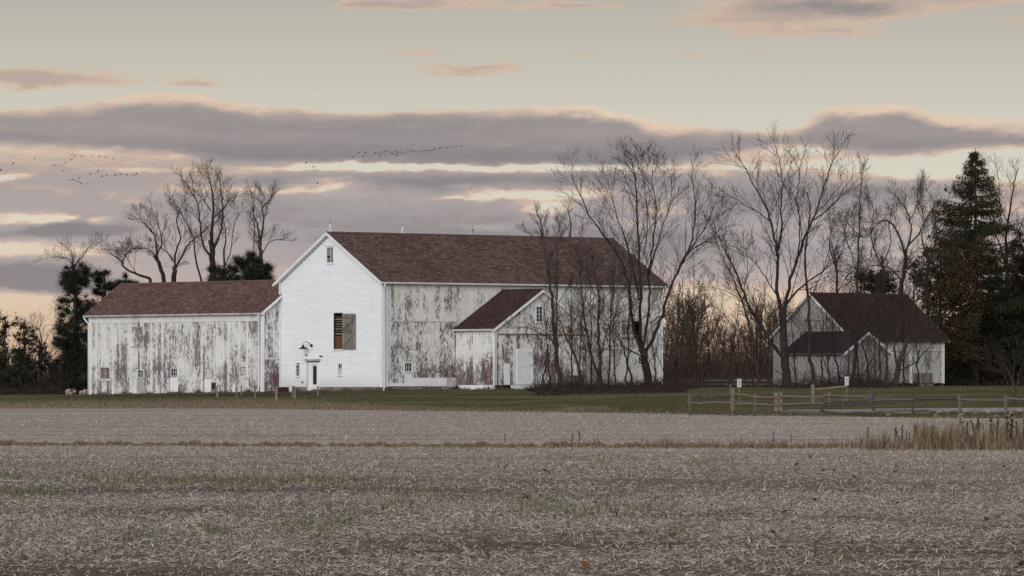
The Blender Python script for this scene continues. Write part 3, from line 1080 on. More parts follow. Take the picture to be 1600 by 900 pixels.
    # door hood: a worn lintel board on two brackets
    MB().slab([(-.02, da - .22, dz + .10), (-.02, db + .5, dz + .10), (-.02, db + .5, dz + .24), (-.02, da - .22, dz + .24)], (-.28, 0, 0)).build('lintel', M['oldtrim'], fr)
    wbox(B, GO, GD, GN, da - .10, db + .34, dz + .005, dz + .09, .0, .12, 'lintel_trim', 'greywood', fr)
    wbox(B, GO, GD, GN, db + .225, db + .42, .0, dz, .0, .05, 'side_board', 'oldtrim', fr)
    # gooseneck lamp, unlit
    ly = B.on(GO, GD, 483)
    lz = B.zat(GO, GD, ly, 545.5)
    ly2 = B.on(GO, GD, 487.5)
    lz2 = B.zat(GO, GD, ly2, 540)
    lamp = MB()
    prof = [(.34, 0), (.33, .03), (.16, .13), (.09, .20), (.06, .30), (.0, .32)]
    vs, fs = [], []
    for i, (r, zz) in enumerate(prof):
        for k in range(14):
            an = 2 * math.pi * k / 14
            vs.append((-.55 + r * math.cos(an), ly + r * math.sin(an), lz + zz))
    for i in range(len(prof) - 1):
        for k in range(14):
            fs.append((i * 14 + k, i * 14 + (k + 1) % 14, (i + 1) * 14 + (k + 1) % 14, (i + 1) * 14 + k))
    lamp.add(vs, fs)
    lm = lamp.build('wall_lamp', M['black'], B.root, True)
    MB().tube([(-.55, ly, lz + .30), (-.55, ly, lz + .42), (-.48, ly - .06, lz + .52), (-.34, ly - .12, lz + .54), (-.2, ly2 + .06, lz2 + .16), (-.06, ly2, lz2 + .03)], .022, 6).build('lamp_arm', M['metal'], lm, True)
    MB().tube([(-.02, ly2, lz2), (-.10, ly2, lz2)], .11, 10).build('lamp_base', M['black'], lm)
    # small fittings on the gable
    for px, py, w_ in ((479.5, 554.6, .14), (502.5, 556.5, .22), (473.6, 597, .11)):
        s = B.on(GO, GD, px)
        zz = B.zat(GO, GD, s, py)
        wbox(B, GO, GD, GN, s - w_ / 2, s + w_ / 2, zz - .05, zz + .05, .01, .14, 'wall_fitting', 'metal')
    # ---- long wall
    l_w1 = hole(LO, LD, 632.2, 643.0, 567.5, 580)
    l_hay = hole(LO, LD, 990.5, 1003.5, 502, 529)
    l_w2 = hole(LO, LD, 997.5, 1007.5, 557, 569)
    belt = B.zat(LO, LD, 3.0, 502)
    px0, px1 = 6.77, 6.77 + 8.6
    PEV, PRG, PD = 4.43, 7.10, 4.37

    def lcol(s, z):
        if z > belt:
            return (0.36 if s < 8 else 0.30, 0.1, 0)
        if s < 5.6:
            return (0.445, -0.2, 0.1)
        if s < 6.9:
            return (0.52, 0.40, 0.3)
        if s > px1 + 4:
            return (0.27, 0.0, 0.2)
        return (0.36, 0.1, 0.3)
    plank_wall(B, 'long', LO, LD, LN, L, lambda s: 0.26, lambda s: EV - 0.01, PM, 0.37, [l_w1, l_hay, l_w2], [belt], lcol, 'long_wall')
    window(B, LO, LD, LN, *l_w1, cols=3, rows=2, frame=.06, bar=.015)
    window(B, LO, LD, LN, *l_w2, cols=3, rows=2, frame=.06, bar=.015)
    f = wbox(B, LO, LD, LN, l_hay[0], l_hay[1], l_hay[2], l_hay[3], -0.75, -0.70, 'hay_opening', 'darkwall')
    wbox(B, LO, LD, LN, l_hay[0] - .1, l_hay[1] + .1, l_hay[2] - .09, l_hay[2] - .01, .0, .08, 'sill', 'trim', f)
    leaf0, leaf1 = B.on(LO, LD, 971.5), B.on(LO, LD, 989.5)
    door = wbox(B, LO, LD, LN, leaf0, leaf1, l_hay[2] - .05, l_hay[3] + .05, .045, .06, 'barn_door', 'greywood')
    for k in range(5):
        a = leaf0 + (leaf1 - leaf0) * k / 5
        b = leaf0 + (leaf1 - leaf0) * (k + 1) / 5
        wbox(B, LO, LD, LN, a + .012, b - .012, l_hay[2] - .06, l_hay[3] + .06, .062, .085 + .006 * (k % 2), 'board', 'oldtrim' if k % 2 else 'greywood', door)
    for zz in (l_hay[2] + .1, l_hay[3] - .25):
        wbox(B, LO, LD, LN, leaf0 + .02, leaf1 - .02, zz, zz + .16, .094, .12, 'batten', 'oldtrim', door)
    # freshly painted replacement boards low on the wall
    a, b = l_w1[0] - .02, l_w1[1] + .05
    wbox(B, LO, LD, LN, a, b, 0.60, l_w1[2] - .14, .012, .034, 'patch_board', 'trim')
    wbox(B, LO, LD, LN, a, B.on(LO, LD, 698), 0.29, 0.90, .014, .040, 'patch_board', 'trim')
    wbox(B, LO, LD, LN, .56, a - .03, 0.29, 0.52, .014, .040, 'patch_board', 'trim')
    wbox(B, LO, LD, LN, B.on(LO, LD, 698.6), px0 + .0, 0.24, 0.92, .014, .042, 'patch_board', 'oldtrim')
    wbox(B, LO, LD, LN, .58, px0 - 1.2, belt - .03, belt + .03, .008, .026, 'belt_strip', 'oldtrim')
    wbox(B, LO, LD, LN, -.025, .53, 0.24, EV + .02, .012, .045, 'corner_board', 'trim')
    wbox(B, GO, GD, GN, -.05, .16, 0.24, EV + .02, .022, .05, 'corner_board', 'trim')
    wbox(B, LO, LD, LN, L - .30, L + .02, 0.24, EV + .02, .012, .045, 'corner_board', 'trim')
    wbox(B, GO, GD, GN, W - .14, W + .05, 0.0, EV + .02, .012, .06, 'corner_board', 'trim')
    wbox(B, LO, LD, LN, .55, L - .32, EV - .24, EV + .01, .012, .03, 'frieze_board', 'trim')
    # foundation
    stones(B, GO, GD, GN, W, -.25, .235, 3, [(da - .1, db + .3)])
    stones(B, LO, LD, LN, 6.7, -.25, .235, 4)
    stones(B, (px1, 0), LD, LN, L - px1, -.2, .235, 6)
    # far walls
    mb = MB()
    mb.slab([(0, W, -.2), (L, W, -.2), (L, W, EV), (0, W, EV)], (0, -.14, 0))
    mb.prism([(L - .02, 0.02, -.2), (L - .02, W - .16, -.2), (L - .02, W - .16, EV), (L - .02, W / 2, RG), (L - .02, 0.02, EV)], (-.14, 0, 0))
    mb.build('rear_wall', PM, B.root)
    roof = gable_roof(B, 'x', 0, L, 0, W, EV, RG, .36, (.36, .36), M['shingle'], 11, (M['trim'], M['trim']), gutters=(0,))
    # downspouts
    gz = EV - .36 * slope
    downspout(B, [(-.08, -.44, gz + .02), (-.10, -.42, gz - .12), (.10, -.14, gz - .45), (.10, -.11, gz - .7), (.10, -.11, .2), (.02, -.16, .0), (.0, -.30, -.10)])
    downspout(B, [(L - .1, -.44, gz + .02), (L - .1, -.42, gz - .12), (L - .1, -.14, gz - .45), (L - .1, -.11, gz - .7), (L - .1, -.11, .3), (L - .1, -.3, .2)])
    # lightning rods
    for px, hgt in ((516, 1.0), (629, .85), (739, .95), (847, .8), (905, .85)):
        s = max(-.1, B.on((0, W / 2), (1, 0), px))
        zt = RG + .2
        rod = MB().tube([(s, W / 2, zt), (s, W / 2, zt + hgt)], [.022, .012], 6).build('lightning_rod', M['metal'], roof)
        if px < 700:
            b_ = MB()
            sph(b_, (s, W / 2, zt + hgt * .45), (.07, .07, .09), 8, 6)
            for k in range(3):
                an = 2.1 * k
                b_.bar((s + .14 * math.cos(an), W / 2 + .14 * math.sin(an), zt - .05), (s, W / 2, zt + hgt * .4), .03)
            b_.build('rod_mount', M['trim'], roof)
        else:
            b_ = MB()
            sph(b_, (s, W / 2, zt + hgt * .35), (.06, .06, .08), 8, 6)
            b_.build('rod_mount', M['metal'], roof)

    # ---- porch: small gabled projection on the long side
    PO = (px0, -PD)
    psl = (PRG - PEV) / 4.3
    p_win = hole(PO, (1, 0), 838, 847.5, 479.5, 502.5)

    def pcol(s, z):
        return (0.42 if z < 3 else .35, .30 if s < 2.6 else .38, .55 if s > 3.2 else .2)
    plank_wall(B, 'porch', PO, (1, 0), LN, 8.6, lambda s: .36, lambda s: PEV + psl * min(s, 8.6 - s) - .02, PM, .34, [p_win], [4.02], pcol, 'porch_wall')
    window(B, PO, (1, 0), LN, *p_win, cols=2, rows=4, frame=.07, bar=.026)

    def scol(s, z):
        return (.37, .32, .8)
    plank_wall(B, 'porchside', PO, (0, 1), GN, PD - .04, lambda s: .36, lambda s: PEV - .01, PM, .33, [], [], scol, 'porch_side_wall')
    MB().slab([(px1, -PD + .17, 0), (px1, 0, 0), (px1, 0, PEV), (px1, -PD + .17, PEV)], (-.1, 0, 0)).build('porch_side_wall', PM, B.root)
    wbox(B, PO, (1, 0), LN, -.03, .16, .37, PEV - .05, .014, .045, 'corner_board', 'trim')
    wbox(B, PO, (0, 1), GN, -.04, .14, .37, PEV - .02, .014, .045, 'corner_board', 'trim')
    wbox(B, PO, (0, 1), GN, .12, PD - .35, .03, .38, .016, .05, 'base_board', 'trim')
    wbox(B, PO, (1, 0), LN, 1.45, 8.5, .03, .37, .016, .05, 'base_board', 'trim')
    wbox(B, PO, (1, 0), LN, -.02, 1.4, -.1, .36, -.5, -.12, 'porch_gap_shade', 'blackwood')  # dark block put in for the shade of the gap under the boards
    # doors of the porch
    a, b = B.on(PO, (1, 0), 806.5), B.on(PO, (1, 0), 833)
    zt = B.zat(PO, (1, 0), a, 545)
    dr = wbox(B, PO, (1, 0), LN, a, b, .40, zt, .014, .034, 'barn_door', 'trim')
    wbox(B, PO, (1, 0), LN, a + .02, a + .17, .41, zt - .01, .036, .052, 'door_stile', 'trim', dr)
    wbox(B, PO, (1, 0), LN, b - .17, b - .02, .41, zt - .01, .036, .052, 'door_stile', 'trim', dr)
    for zz in (.42, 1.75, zt - .22):
        wbox(B, PO, (1, 0), LN, a + .18, b - .18, zz, zz + .18, .036, .052, 'door_rail', 'trim', dr)
    a2, b2 = B.on(PO, (1, 0), 787), B.on(PO, (1, 0), 796.5)
    wbox(B, PO, (1, 0), LN, a2, b2, .40, B.zat(PO, (1, 0), a2, 568), .014, .03, 'patch_board', 'trim')
    s = B.on(PO, (1, 0), 838.5)
    MB().tube([(px0 + s, -PD - .08, .3), (px0 + s, -PD - .08, 4.0)], .035, 6).build('pipe', M['metal'], B.root)
    wbox(B, PO, (1, 0), LN, .3, 8.3, 3.98, 4.06, .018, .10, 'door_track', 'greywood')
    gable_roof(B, 'y', -PD, -.06, px0, px1, PEV, PRG, .30, (.30, 0), M['shingle_old'], 31, (M['trim'], M['oldtrim']), rakes=(0,), gutters=(0,))
    gz = PEV - .3 * psl
    downspout(B, [(px0 - .3, -PD - .1, gz + .02), (px0 - .25, -PD - .1, gz - .1), (px0 - .10, -PD - .09, gz - .4), (px0 - .10, -PD - .09, .1)], r=.05)

    # ---- long wing
    WO = (-1.59, 11.9)
    WL, WD = 21.5, 6.2
    WEV, WRG = 5.70, 7.90
    wsl = (WRG - WEV) / (WD / 2)
    ws = []
    for px0_, px1_, py0, py1 in ((215.5, 224, 578.5, 589.5), (267.5, 277, 576, 587), (321.5, 330, 575, 588.5), (375.8, 384, 574, 584), (157.5, 171.5, 574.5, 591.5)):
        ws.append(hole(WO, GD, px0_, px1_, py0, py1))

    def wbot(s):
        p = B.loc + B.u * WO[0] + B.v * (WO[1] + s)
        return hz(p.x, p.y) - B.loc.z + 0.02

    def wcol(s, z):
        k = math.sin(s * .9) * .03
        return (.40 + k if z < 5 else .26, -.3, .2)
    plank_wall(B, 'wing', WO, GD, GN, WL, wbot, lambda s: WEV - .01, PM, .33, ws, [5.02], wcol, 'wing_wall')
    for i, hh in enumerate(ws):
        window(B, WO, GD, GN, *hh, cols=3 if i < 2 else 2, rows=2, frame=.035 if i < 4 else .14, bar=.015, pane=('pane', 'pane', 'paleshade', 'paleshade', 'dustypane')[i], mat='trim' if i < 2 else 'oldtrim',
               sill=i in (2, 4))
        if i < 4:
            wbox(B, WO, GD, GN, hh[0] - .12, hh[1] + .12, wbot(hh[0]) + .08, hh[2] - .14, .012, .032, 'patch_board', 'trim' if i in (1, 2) else 'oldtrim')
    for px0_, px1_, py0, py1 in ((207, 222.5, 512, 541), (317.5, 331, 508, 540)):
        hh = hole(WO, GD, px0_, px1_, py0, py1)
        dr = wbox(B, WO, GD, GN, hh[0], hh[1], hh[2], hh[3], .012, .02, 'loft_door', 'darkwall')
        n = 4
        for k in range(n):
            a = hh[0] + (hh[1] - hh[0]) * k / n
            b = hh[0] + (hh[1] - hh[0]) * (k + 1) / n
            o_ = wbox(B, WO, GD, GN, a + .01, b - .01, hh[2] + .01, hh[3] - .01, .022, .045, 'board', PM, dr)
            o_.color = (.42, -.3, .0, 1)
        wbox(B, WO, GD, GN, hh[0] - .1, hh[1] + .1, hh[2] - .10, hh[2] - .01, .012, .07, 'sill', 'oldtrim', dr)
        wbox(B, WO, GD, GN, hh[0] - .1, hh[1] + .1, hh[3] + .005, hh[3] + .08, .012, .06, 'door_head', 'oldtrim', dr)

    def gcol(s, z):
        return (.46, .30, .4) if z < 2.5 else (.44, .16, 0)
    plank_wall(B, 'wingend', WO, LD, LN, 1.59 - .03, lambda s: -.1, lambda s: WEV + wsl * s - .02, PM, .27, [], [2.3], gcol, 'wing_end_wall')
    wbox(B, WO, LD, LN, .10, 1.5, 2.24, 2.36, .012, .05, 'belt_strip', 'oldtrim')
    wbox(B, WO, LD, LN, -.02, .14, -.1, WEV + .02, .014, .045, 'corner_board', 'trim')
    wbox(B, WO, GD, GN, -.04, .14, -.1, WEV + .02, .014, .045, 'corner_board', 'trim')
    wbox(B, WO, GD, GN, WL - .2, WL + .02, wbot(WL), WEV - .02, .014, .045, 'corner_board', 'trim')
    mb = MB()
    xb = WO[0] + WD
    mb.slab([(xb, W + .02, -.5), (xb, W + WL, -.5), (xb, W + WL, WEV), (xb, W + .02, WEV)], (-.1, 0, 0))
    mb.prism([(WO[0] + .17, W + WL - .02, -.5), (xb - .12, W + WL - .02, -.5), (xb - .12, W + WL - .02, WEV), (WO[0] + WD / 2, W + WL - .02, WRG), (WO[0] + .17, W + WL - .02, WEV)], (0, -.1, 0))
    mb.build('wing_rear_wall', PM, B.root)
    gable_roof(B, 'y', W, W + WL, WO[0], xb, WEV, WRG, .30, (.28, .35), M['shingle_wing'], 51, (M['trim'], M['oldtrim']), gutters=(0,))
    gz = WEV - .3 * wsl
    downspout(B, [(WO[0] - .36, W + .02, gz + .02), (WO[0] - .34, W + .05, gz - .12), (WO[0] - .11, W + .28, gz - .5), (WO[0] - .11, W + .28, .35), (WO[0] - .16, W + .30, .0), (WO[0] - .4, W + .36, -.08)], r=.06)
    zb = wbot(WL)
    downspout(B, [(WO[0] - .36, W + WL + .2, gz + .02), (WO[0] - .34, W + WL + .18, gz - .12), (WO[0] - .11, W + WL - .02, gz - .5), (WO[0] - .11, W + WL - .02, zb + .1)], r=.06)
    return B


BARN = main_barn()


# ------------------------------------------------------------------ the smaller barn among the trees on the right
def outbuilding():
    B = Bldg('small_barn', (26.5, 425.0, 1.33), 50)
    tag(B.root, 'small grey-white barn with dark roof half hidden behind bare trees', 'barn')
    PM = peel_mat('shade-darkened peeling boards', B.root, white=(0.27, 0.265, 0.25), wood1=(0.22, 0.205, 0.20), wood2=(0.10, 0.085, 0.085))  # paint colour darkened to carry the shade of the trees in front
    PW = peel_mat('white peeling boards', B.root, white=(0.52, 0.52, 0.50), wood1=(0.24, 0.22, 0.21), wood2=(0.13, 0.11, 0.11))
    W, L = 7.65, 12.45
    EV, RG = 3.82, 7.18
    sl = (RG - EV) / (W / 2)
    LD, LN, GD, GN = (1, 0), (0, -1), (0, 1), (-1, 0)
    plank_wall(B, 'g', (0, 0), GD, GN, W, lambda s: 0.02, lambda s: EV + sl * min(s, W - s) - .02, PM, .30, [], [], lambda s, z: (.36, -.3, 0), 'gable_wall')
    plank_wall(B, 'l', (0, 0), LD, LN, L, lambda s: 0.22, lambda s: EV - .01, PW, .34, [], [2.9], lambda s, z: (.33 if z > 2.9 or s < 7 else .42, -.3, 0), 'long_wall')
    for px, w_ in ((1421, .30), (1473, .34)):
        s = B.on((0, 0), LD, px)
        wbox(B, (0, 0), LD, LN, min(s, L - w_ + .02), min(s + w_, L + .02), .22, 2.88 if px < 1450 else EV - .02, .014, .05, 'corner_board', 'trim')
    wbox(B, (0, 0), LD, LN, 5.0, L - .36, 2.82, 2.95, .014, .05, 'belt_strip', 'oldtrim')
    wbox(B, (0, 0), LD, LN, 5.0, L - .36, 2.97, EV - .05, .012, .03, 'frieze_board', 'oldtrim')
    a, b = B.on((0, 0), LD, 1427), B.on((0, 0), LD, 1456)
    lowp = wbox(B, (0, 0), LD, LN, a, b, .22, B.zat((0, 0), LD, a, 583), .016, .03, 'boarded_hatch', 'darkwall')
    n = 9
    for k in range(n):
        wbox(B, (0, 0), LD, LN, a + (b - a) * k / n + .008, a + (b - a) * (k + 1) / n - .008, .24, B.zat((0, 0), LD, a, 583) - .01, .032, .05, 'board', 'greywood', lowp)
    for px in (1437, 1451):
        s = B.on((0, 0), LD, px)
        wbox(B, (0, 0), LD, LN, s - .35, s + .35, -.02, .2, .0, .3, 'stone_step', 'stone')
    gable_roof(B, 'x', 0, L, 0, W, EV, RG, .35, (.35, .3), M['shingle_old'], 71, (M['oldtrim'], M['oldtrim']))
    wbox(B, (0, 0), GD, GN, 3.0, 4.6, 5.1, 5.22, .016, .08, 'loft_sill', 'greywood')
    wbox(B, (0, 0), GD, GN, 2.9, 3.5, 4.55, 4.95, .016, .05, 'loft_hatch', 'greywood')
    mb = MB()
    mb.slab([(0, W, 0), (L, W, 0), (L, W, EV), (0, W, EV)], (0, -.1, 0))
    mb.prism([(L - .02, 0.02, 0), (L - .02, W - .12, 0), (L - .02, W - .12, EV), (L - .02, W / 2, RG), (L - .02, .02, EV)], (-.1, 0, 0))
    mb.build('rear_wall', PM, B.root)
    # low wing in front of the gable, with a black roof
    x0, x1, y0, y1 = -4.0, 1.9, -2.2, 3.45
    SEV, SRG = 2.55, 4.08
    ssl = (SRG - SEV) / ((x1 - x0) / 2)
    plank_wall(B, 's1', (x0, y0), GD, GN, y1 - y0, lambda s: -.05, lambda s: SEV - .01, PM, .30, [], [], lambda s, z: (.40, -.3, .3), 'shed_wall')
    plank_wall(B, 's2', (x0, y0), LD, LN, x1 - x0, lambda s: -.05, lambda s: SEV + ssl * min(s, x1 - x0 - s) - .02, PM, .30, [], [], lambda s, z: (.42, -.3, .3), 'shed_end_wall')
    gable_roof(B, 'y', y0, y1, x0, x1, SEV, SRG, .28, (.28, .25), M['shingle_black'], 91, (M['trim'], M['oldtrim']))
    MB().prism([(x0 + .17, y1 - .02, 0), (-.02, y1 - .02, 0), (-.02, y1 - .02, SRG - .6), ((x0 + x1) / 2, y1 - .02, SRG), (x0 + .17, y1 - .02, SEV)], (0, -.1, 0)).build('shed_wall', PM, B.root)
    MB().slab([(x1, y0 + .17, 0), (x1, -.03, 0), (x1, -.03, SEV), (x1, y0 + .17, SEV)], (-.1, 0, 0)).build('shed_wall', PM, B.root)
    return B


outbuilding()

# ------------------------------------------------------------------ bare trees
def vadd(a, b, k=1.0):
    return (a[0] + b[0] * k, a[1] + b[1] * k, a[2] + b[2] * k)


def vnorm(a):
    l = math.sqrt(a[0] * a[0] + a[1] * a[1] + a[2] * a[2]) or 1.0
    return (a[0] / l, a[1] / l, a[2] / l)


def turn(d, ang, rg):
    """d tilted by ang about a random axis at right angles to it"""
    ref = (0.2, 0.9, 0.1) if abs(d[2]) > 0.8 else (0, 0, 1)
    a = vnorm((d[1] * ref[2] - d[2] * ref[1], d[2] * ref[0] - d[0] * ref[2], d[0] * ref[1] - d[1] * ref[0]))
    b = (d[1] * a[2] - d[2] * a[1], d[2] * a[0] - d[0] * a[2], d[0] * a[1] - d[1] * a[0])
    ph = rg.uniform(0, 2 * math.pi)
    s, c = math.sin(ang), math.cos(ang)
    cp, sp = math.cos(ph), math.sin(ph)
    return (d[0] * c + (a[0] * cp + b[0] * sp) * s, d[1] * c + (a[1] * cp + b[1] * sp) * s, d[2] * c + (a[2] * cp + b[2] * sp) * s)


def shoot(p, d, length, n, gnarl, up, rg):
    pts = [p]
    st = length / (n - 1)
    for _ in range(n - 1):
        d = vnorm((d[0] + rg.gauss(0, gnarl), d[1] + rg.gauss(0, gnarl), d[2] + rg.gauss(0, gnarl) + up))
        p = vadd(p, d, st)
        pts.append(p)
    return pts


def grow(out, pts, r0, r1, level, P, rg):
    """adds the shoot pts and everything that grows from it"""
    n = len(pts)
    rad = [r0 + (r1 - r0) * (i / (n - 1)) ** 0.8 for i in range(n)]
    out[0 if r0 > P['split'] else 1].append((pts, rad, 7 if r0 > 0.12 else 4 if r0 > 0.035 else 3))
    if level >= len(P['n']):
        return
    length = sum(math.dist(pts[i], pts[i + 1]) for i in range(n - 1))
    cnt = P['n'][level]
    if isinstance(cnt, float):
        cnt = max(2, int(cnt * length))
    elif level > 0:
        cnt = max(1, round(cnt * min(1.0, length / P['len'][level - 1])))
    for k in range(cnt):
        t = P['from'][level] + (1 - P['from'][level]) * ((k + rg.random()) / cnt) ** 0.85
        t = min(t, 0.995)
        f = t * (n - 1)
        i = min(int(f), n - 2)
        q = tuple(pts[i][a] + (pts[i + 1][a] - pts[i][a]) * (f - i) for a in range(3))
        d = vnorm(tuple(pts[i + 1][a] - pts[i][a] for a in range(3)))
        cd = turn(d, P['ang'][level] * rg.uniform(0.65, 1.3), rg)
        if cd[2] < P['minz']:
            cd = vnorm((cd[0], cd[1], P['minz'] + 0.3 * abs(cd[2])))
        cl = P['len'][level] * rg.uniform(0.6, 1.25) * (1.15 - 0.6 * t)
        if P.get('rel'):
            cl = length * P['rel'][level] * rg.uniform(0.6, 1.2) * (1.15 - 0.6 * t)
        cr = max(P['rmin'], min((rad[i] * 0.62), cl * P['thick']))
        ns = 6 if level == 0 else 4 if level == 1 else 3
        grow(out, shoot(q, cd, cl, ns, P['gnarl'], P['up'], rg), cr, max(P['rmin'] * 0.7, cr * 0.35), level + 1, P, rg)


def tubes_mesh(name, lines, mat):
    groups = {}
    for pts, rad, s in lines:
        groups.setdefault((len(pts), s), []).append((pts, rad))
    Vs, Fs, base = [], [], 0
    for (n, s), items in groups.items():
        p = np.array([it[0] for it in items], dtype=float)
        r = np.array([it[1] for it in items], dtype=float)
        tg = np.empty_like(p)
        tg[:, 1:-1] = p[:, 2:] - p[:, :-2]
        tg[:, 0] = p[:, 1] - p[:, 0]
        tg[:, -1] = p[:, -1] - p[:, -2]
        tg /= np.linalg.norm(tg, axis=2, keepdims=True) + 1e-9
        ref = np.array([0.66, 0.74, 0.1])
        a = np.cross(tg, ref)
        a /= np.linalg.norm(a, axis=2, keepdims=True) + 1e-9
        b = np.cross(tg, a)
        an = 2 * np.pi * np.arange(s) / s
        ring = p[:, :, None] + r[:, :, None, None] * (a[:, :, None] * np.cos(an)[:, None] + b[:, :, None] * np.sin(an)[:, None])
        m = len(items)
        Vs.append(ring.reshape(-1, 3))
        idx = np.arange(m * n * s).reshape(m, n, s) + base
        nx = np.roll(idx, -1, axis=2)
        Fs.append(np.stack([idx[:, :-1], nx[:, :-1], nx[:, 1:], idx[:, 1:]], -1).reshape(-1, 4))
        base += m * n * s
    return mesh_np(name, np.concatenate(Vs), np.concatenate(Fs), mat, True)


TREE = dict(split=0.05, n=[2.2, 6, 4], ang=[0.62, 0.6, 0.6], len=[2.6, 1.2, 0.6], gnarl=0.085, up=0.075, thick=0.011, rmin=0.0088, minz=-0.2)
SLIM = 0.66      # limbs as drawn are the width of their dark outline; the wood is slimmer
TREE['from'] = [0.22, 0.15, 0.2]


def smooth_line(pts, n):
    """resample a polyline of (x,y,z,r) through a Catmull-Rom curve"""
    P = [np.array(p, dtype=float) for p in pts]
    P = [2 * P[0] - P[1]] + P + [2 * P[-1] - P[-2]]
    out = []
    segs = len(P) - 3
    for i in range(n):
        f = i / (n - 1) * segs
        k = min(int(f), segs - 1)
        t = f - k
        a, b, c, d = P[k:k + 4]
        out.append(0.5 * ((2 * b) + (c - a) * t + (2 * a - 5 * b + 4 * c - d) * t * t + (3 * b - a - 3 * c + d) * t ** 3))
    return out


def hero_tree(name, label, base_px, Y, limbs, r0, seed, P=None, group=None, mat_t='bark', mat_c='twig', cat='tree'):
    """a bare tree: limbs = list of (points in photograph pixels, start radius, end radius, depth swing, gets side growth from level)"""
    rg = random.Random(seed)
    P = {**TREE, **(P or {})}
    root_w = at(base_px, Y)
    root = empty(name, root_w)
    out = [[], []]
    k = Y / F
    for pts, ra, rb, swing, lev in limbs:
        loc = []
        L = len(pts)
        for i, (px, py) in enumerate(pts):
            x = (px - base_px) * k
            z = CAMZ + (HZ - py) * k - root_w.z
            if i == 0 and abs(py - 612) < 14 and z > -0.3:
                z = min(z, -0.25)
            y = swing[0] + (swing[1] - swing[0]) * (i / (L - 1)) ** 1.2 if isinstance(swing, tuple) else swing * (i / (L - 1)) ** 1.3
            rr = ra + (rb - ra) * (i / (L - 1)) ** 0.85
            loc.append((x, y, z, rr))
        n = max(6, int(L * 3.2))
        cv = smooth_line(loc, n)
        line = []
        for i, c in enumerate(cv):
            j = 0.0 if i == 0 else 0.035 * min(1.0, i / 3)
            line.append((c[0] + rg.gauss(0, j), c[1] + rg.gauss(0, j), c[2]))
        rad = [max(0.012, c[3] * (0.95 if lev == 0 and ra < .3 and Y < 400 else .82 if lev == 0 else SLIM)) for c in cv]
        if lev == 0 and ra > 0.12:
            rad[0] *= 1.5
            rad[1] *= 1.08
        out[0].append((line, rad, 8 if ra > 0.1 else 5))
        # side growth along this limb
        length = sum(math.dist(line[i], line[i + 1]) for i in range(n - 1))
        cnt = int(length * P['n'][0]) if isinstance(P['n'][0], float) else P['n'][0]
        st = P['start'] if lev == 0 and 'start' in P else (0.42 if lev == 0 else 0.12)
        cnt = max(2, int(cnt * (1 - st) * 1.15))
        for q_ in range(cnt):
            t = st + (1 - st) * ((q_ + rg.random()) / cnt) ** 0.8
            f = min(t, 0.995) * (n - 1)
            i = min(int(f), n - 2)
            q = tuple(line[i][a] + (line[i + 1][a] - line[i][a]) * (f - i) for a in range(3))
            d = vnorm(tuple(line[i + 1][a] - line[i][a] for a in range(3)))
            cd = turn(d, P['ang'][0] * rg.uniform(0.6, 1.3), rg)
            if cd[2] < P['minz']:
                cd = vnorm((cd[0], cd[1], P['minz']))
            cl = P['len'][0] * rg.uniform(0.45, 1.35) * (1.28 - 0.76 * t)
            cr = max(P['rmin'], min(rad[i] * 0.55, cl * P['thick']))
            grow(out, shoot(q, cd, cl, 6, P['gnarl'], P['up'], rg), cr, max(P['rmin'] * .7, cr * .35), 1, P, rg)
    o = link('trunk', tubes_mesh('trunk', out[0], M[mat_t]), root)
    link('crown', tubes_mesh('crown', out[1], M[mat_c]), root)
    tag(root, label, cat, group)
    return root


# ---- the big tree in front of the right end of the barn
T3 = [
    ([(1013, 614), (1012, 590), (1008, 560), (1003, 544)], .36, .30, 0.2, 0),
    ([(1004, 548), (990, 515), (986, 480), (980, 440), (968, 405), (948, 375), (925, 345), (905, 305), (893, 280)], .20, .03, -3.0, 1),
    ([(1002, 548), (999, 505), (1000, 450), (1000, 400), (996, 350), (995, 300), (990, 262), (985, 245)], .19, .03, 0.8, 1),
    ([(999, 470), (985, 400), (966, 340), (955, 300), (948, 268)], .09, .02, (0.3, 3.0), 1),
    ([(1004, 545), (1012, 500), (1015, 455), (1014, 420), (1022, 370), (1026, 320), (1020, 280), (1023, 250)], .15, .025, 2.4, 1),
    ([(1014, 430), (1028, 380), (1045, 330), (1052, 300), (1050, 270)], .07, .02, (2.0, 4.0), 1),
    ([(1005, 556), (1022, 525), (1034, 495), (1046, 455), (1060, 420), (1078, 385), (1085, 350), (1084, 310), (1080, 275)], .20, .03, -1.6, 1),
    ([(1058, 425), (1075, 395), (1095, 365), (1112, 330), (1122, 305)], .10, .02, (-1.0, -2.8), 1),
    ([(1070, 400), (1090, 385), (1115, 370), (1135, 345)], .06, .015, (-1.0, 0.8), 1),
    ([(1001, 556), (985, 548), (965, 540), (945, 545), (930, 560)], .08, .02, -2.2, 1),
    ([(1016, 505), (1030, 495), (1045, 492), (1062, 478)], .07, .02, -1.2, 1),
    ([(1006, 400), (1012, 350), (1008, 300), (1006, 270), (1002, 250)], .06, .02, (0.6, -1.5), 1),
]
hero_tree('bare_tree', 'tall bare tree with three upright stems before the right end of the white barn', 1013, 374, T3, .36, 31, dict(n=[2.3, 7, 4]))

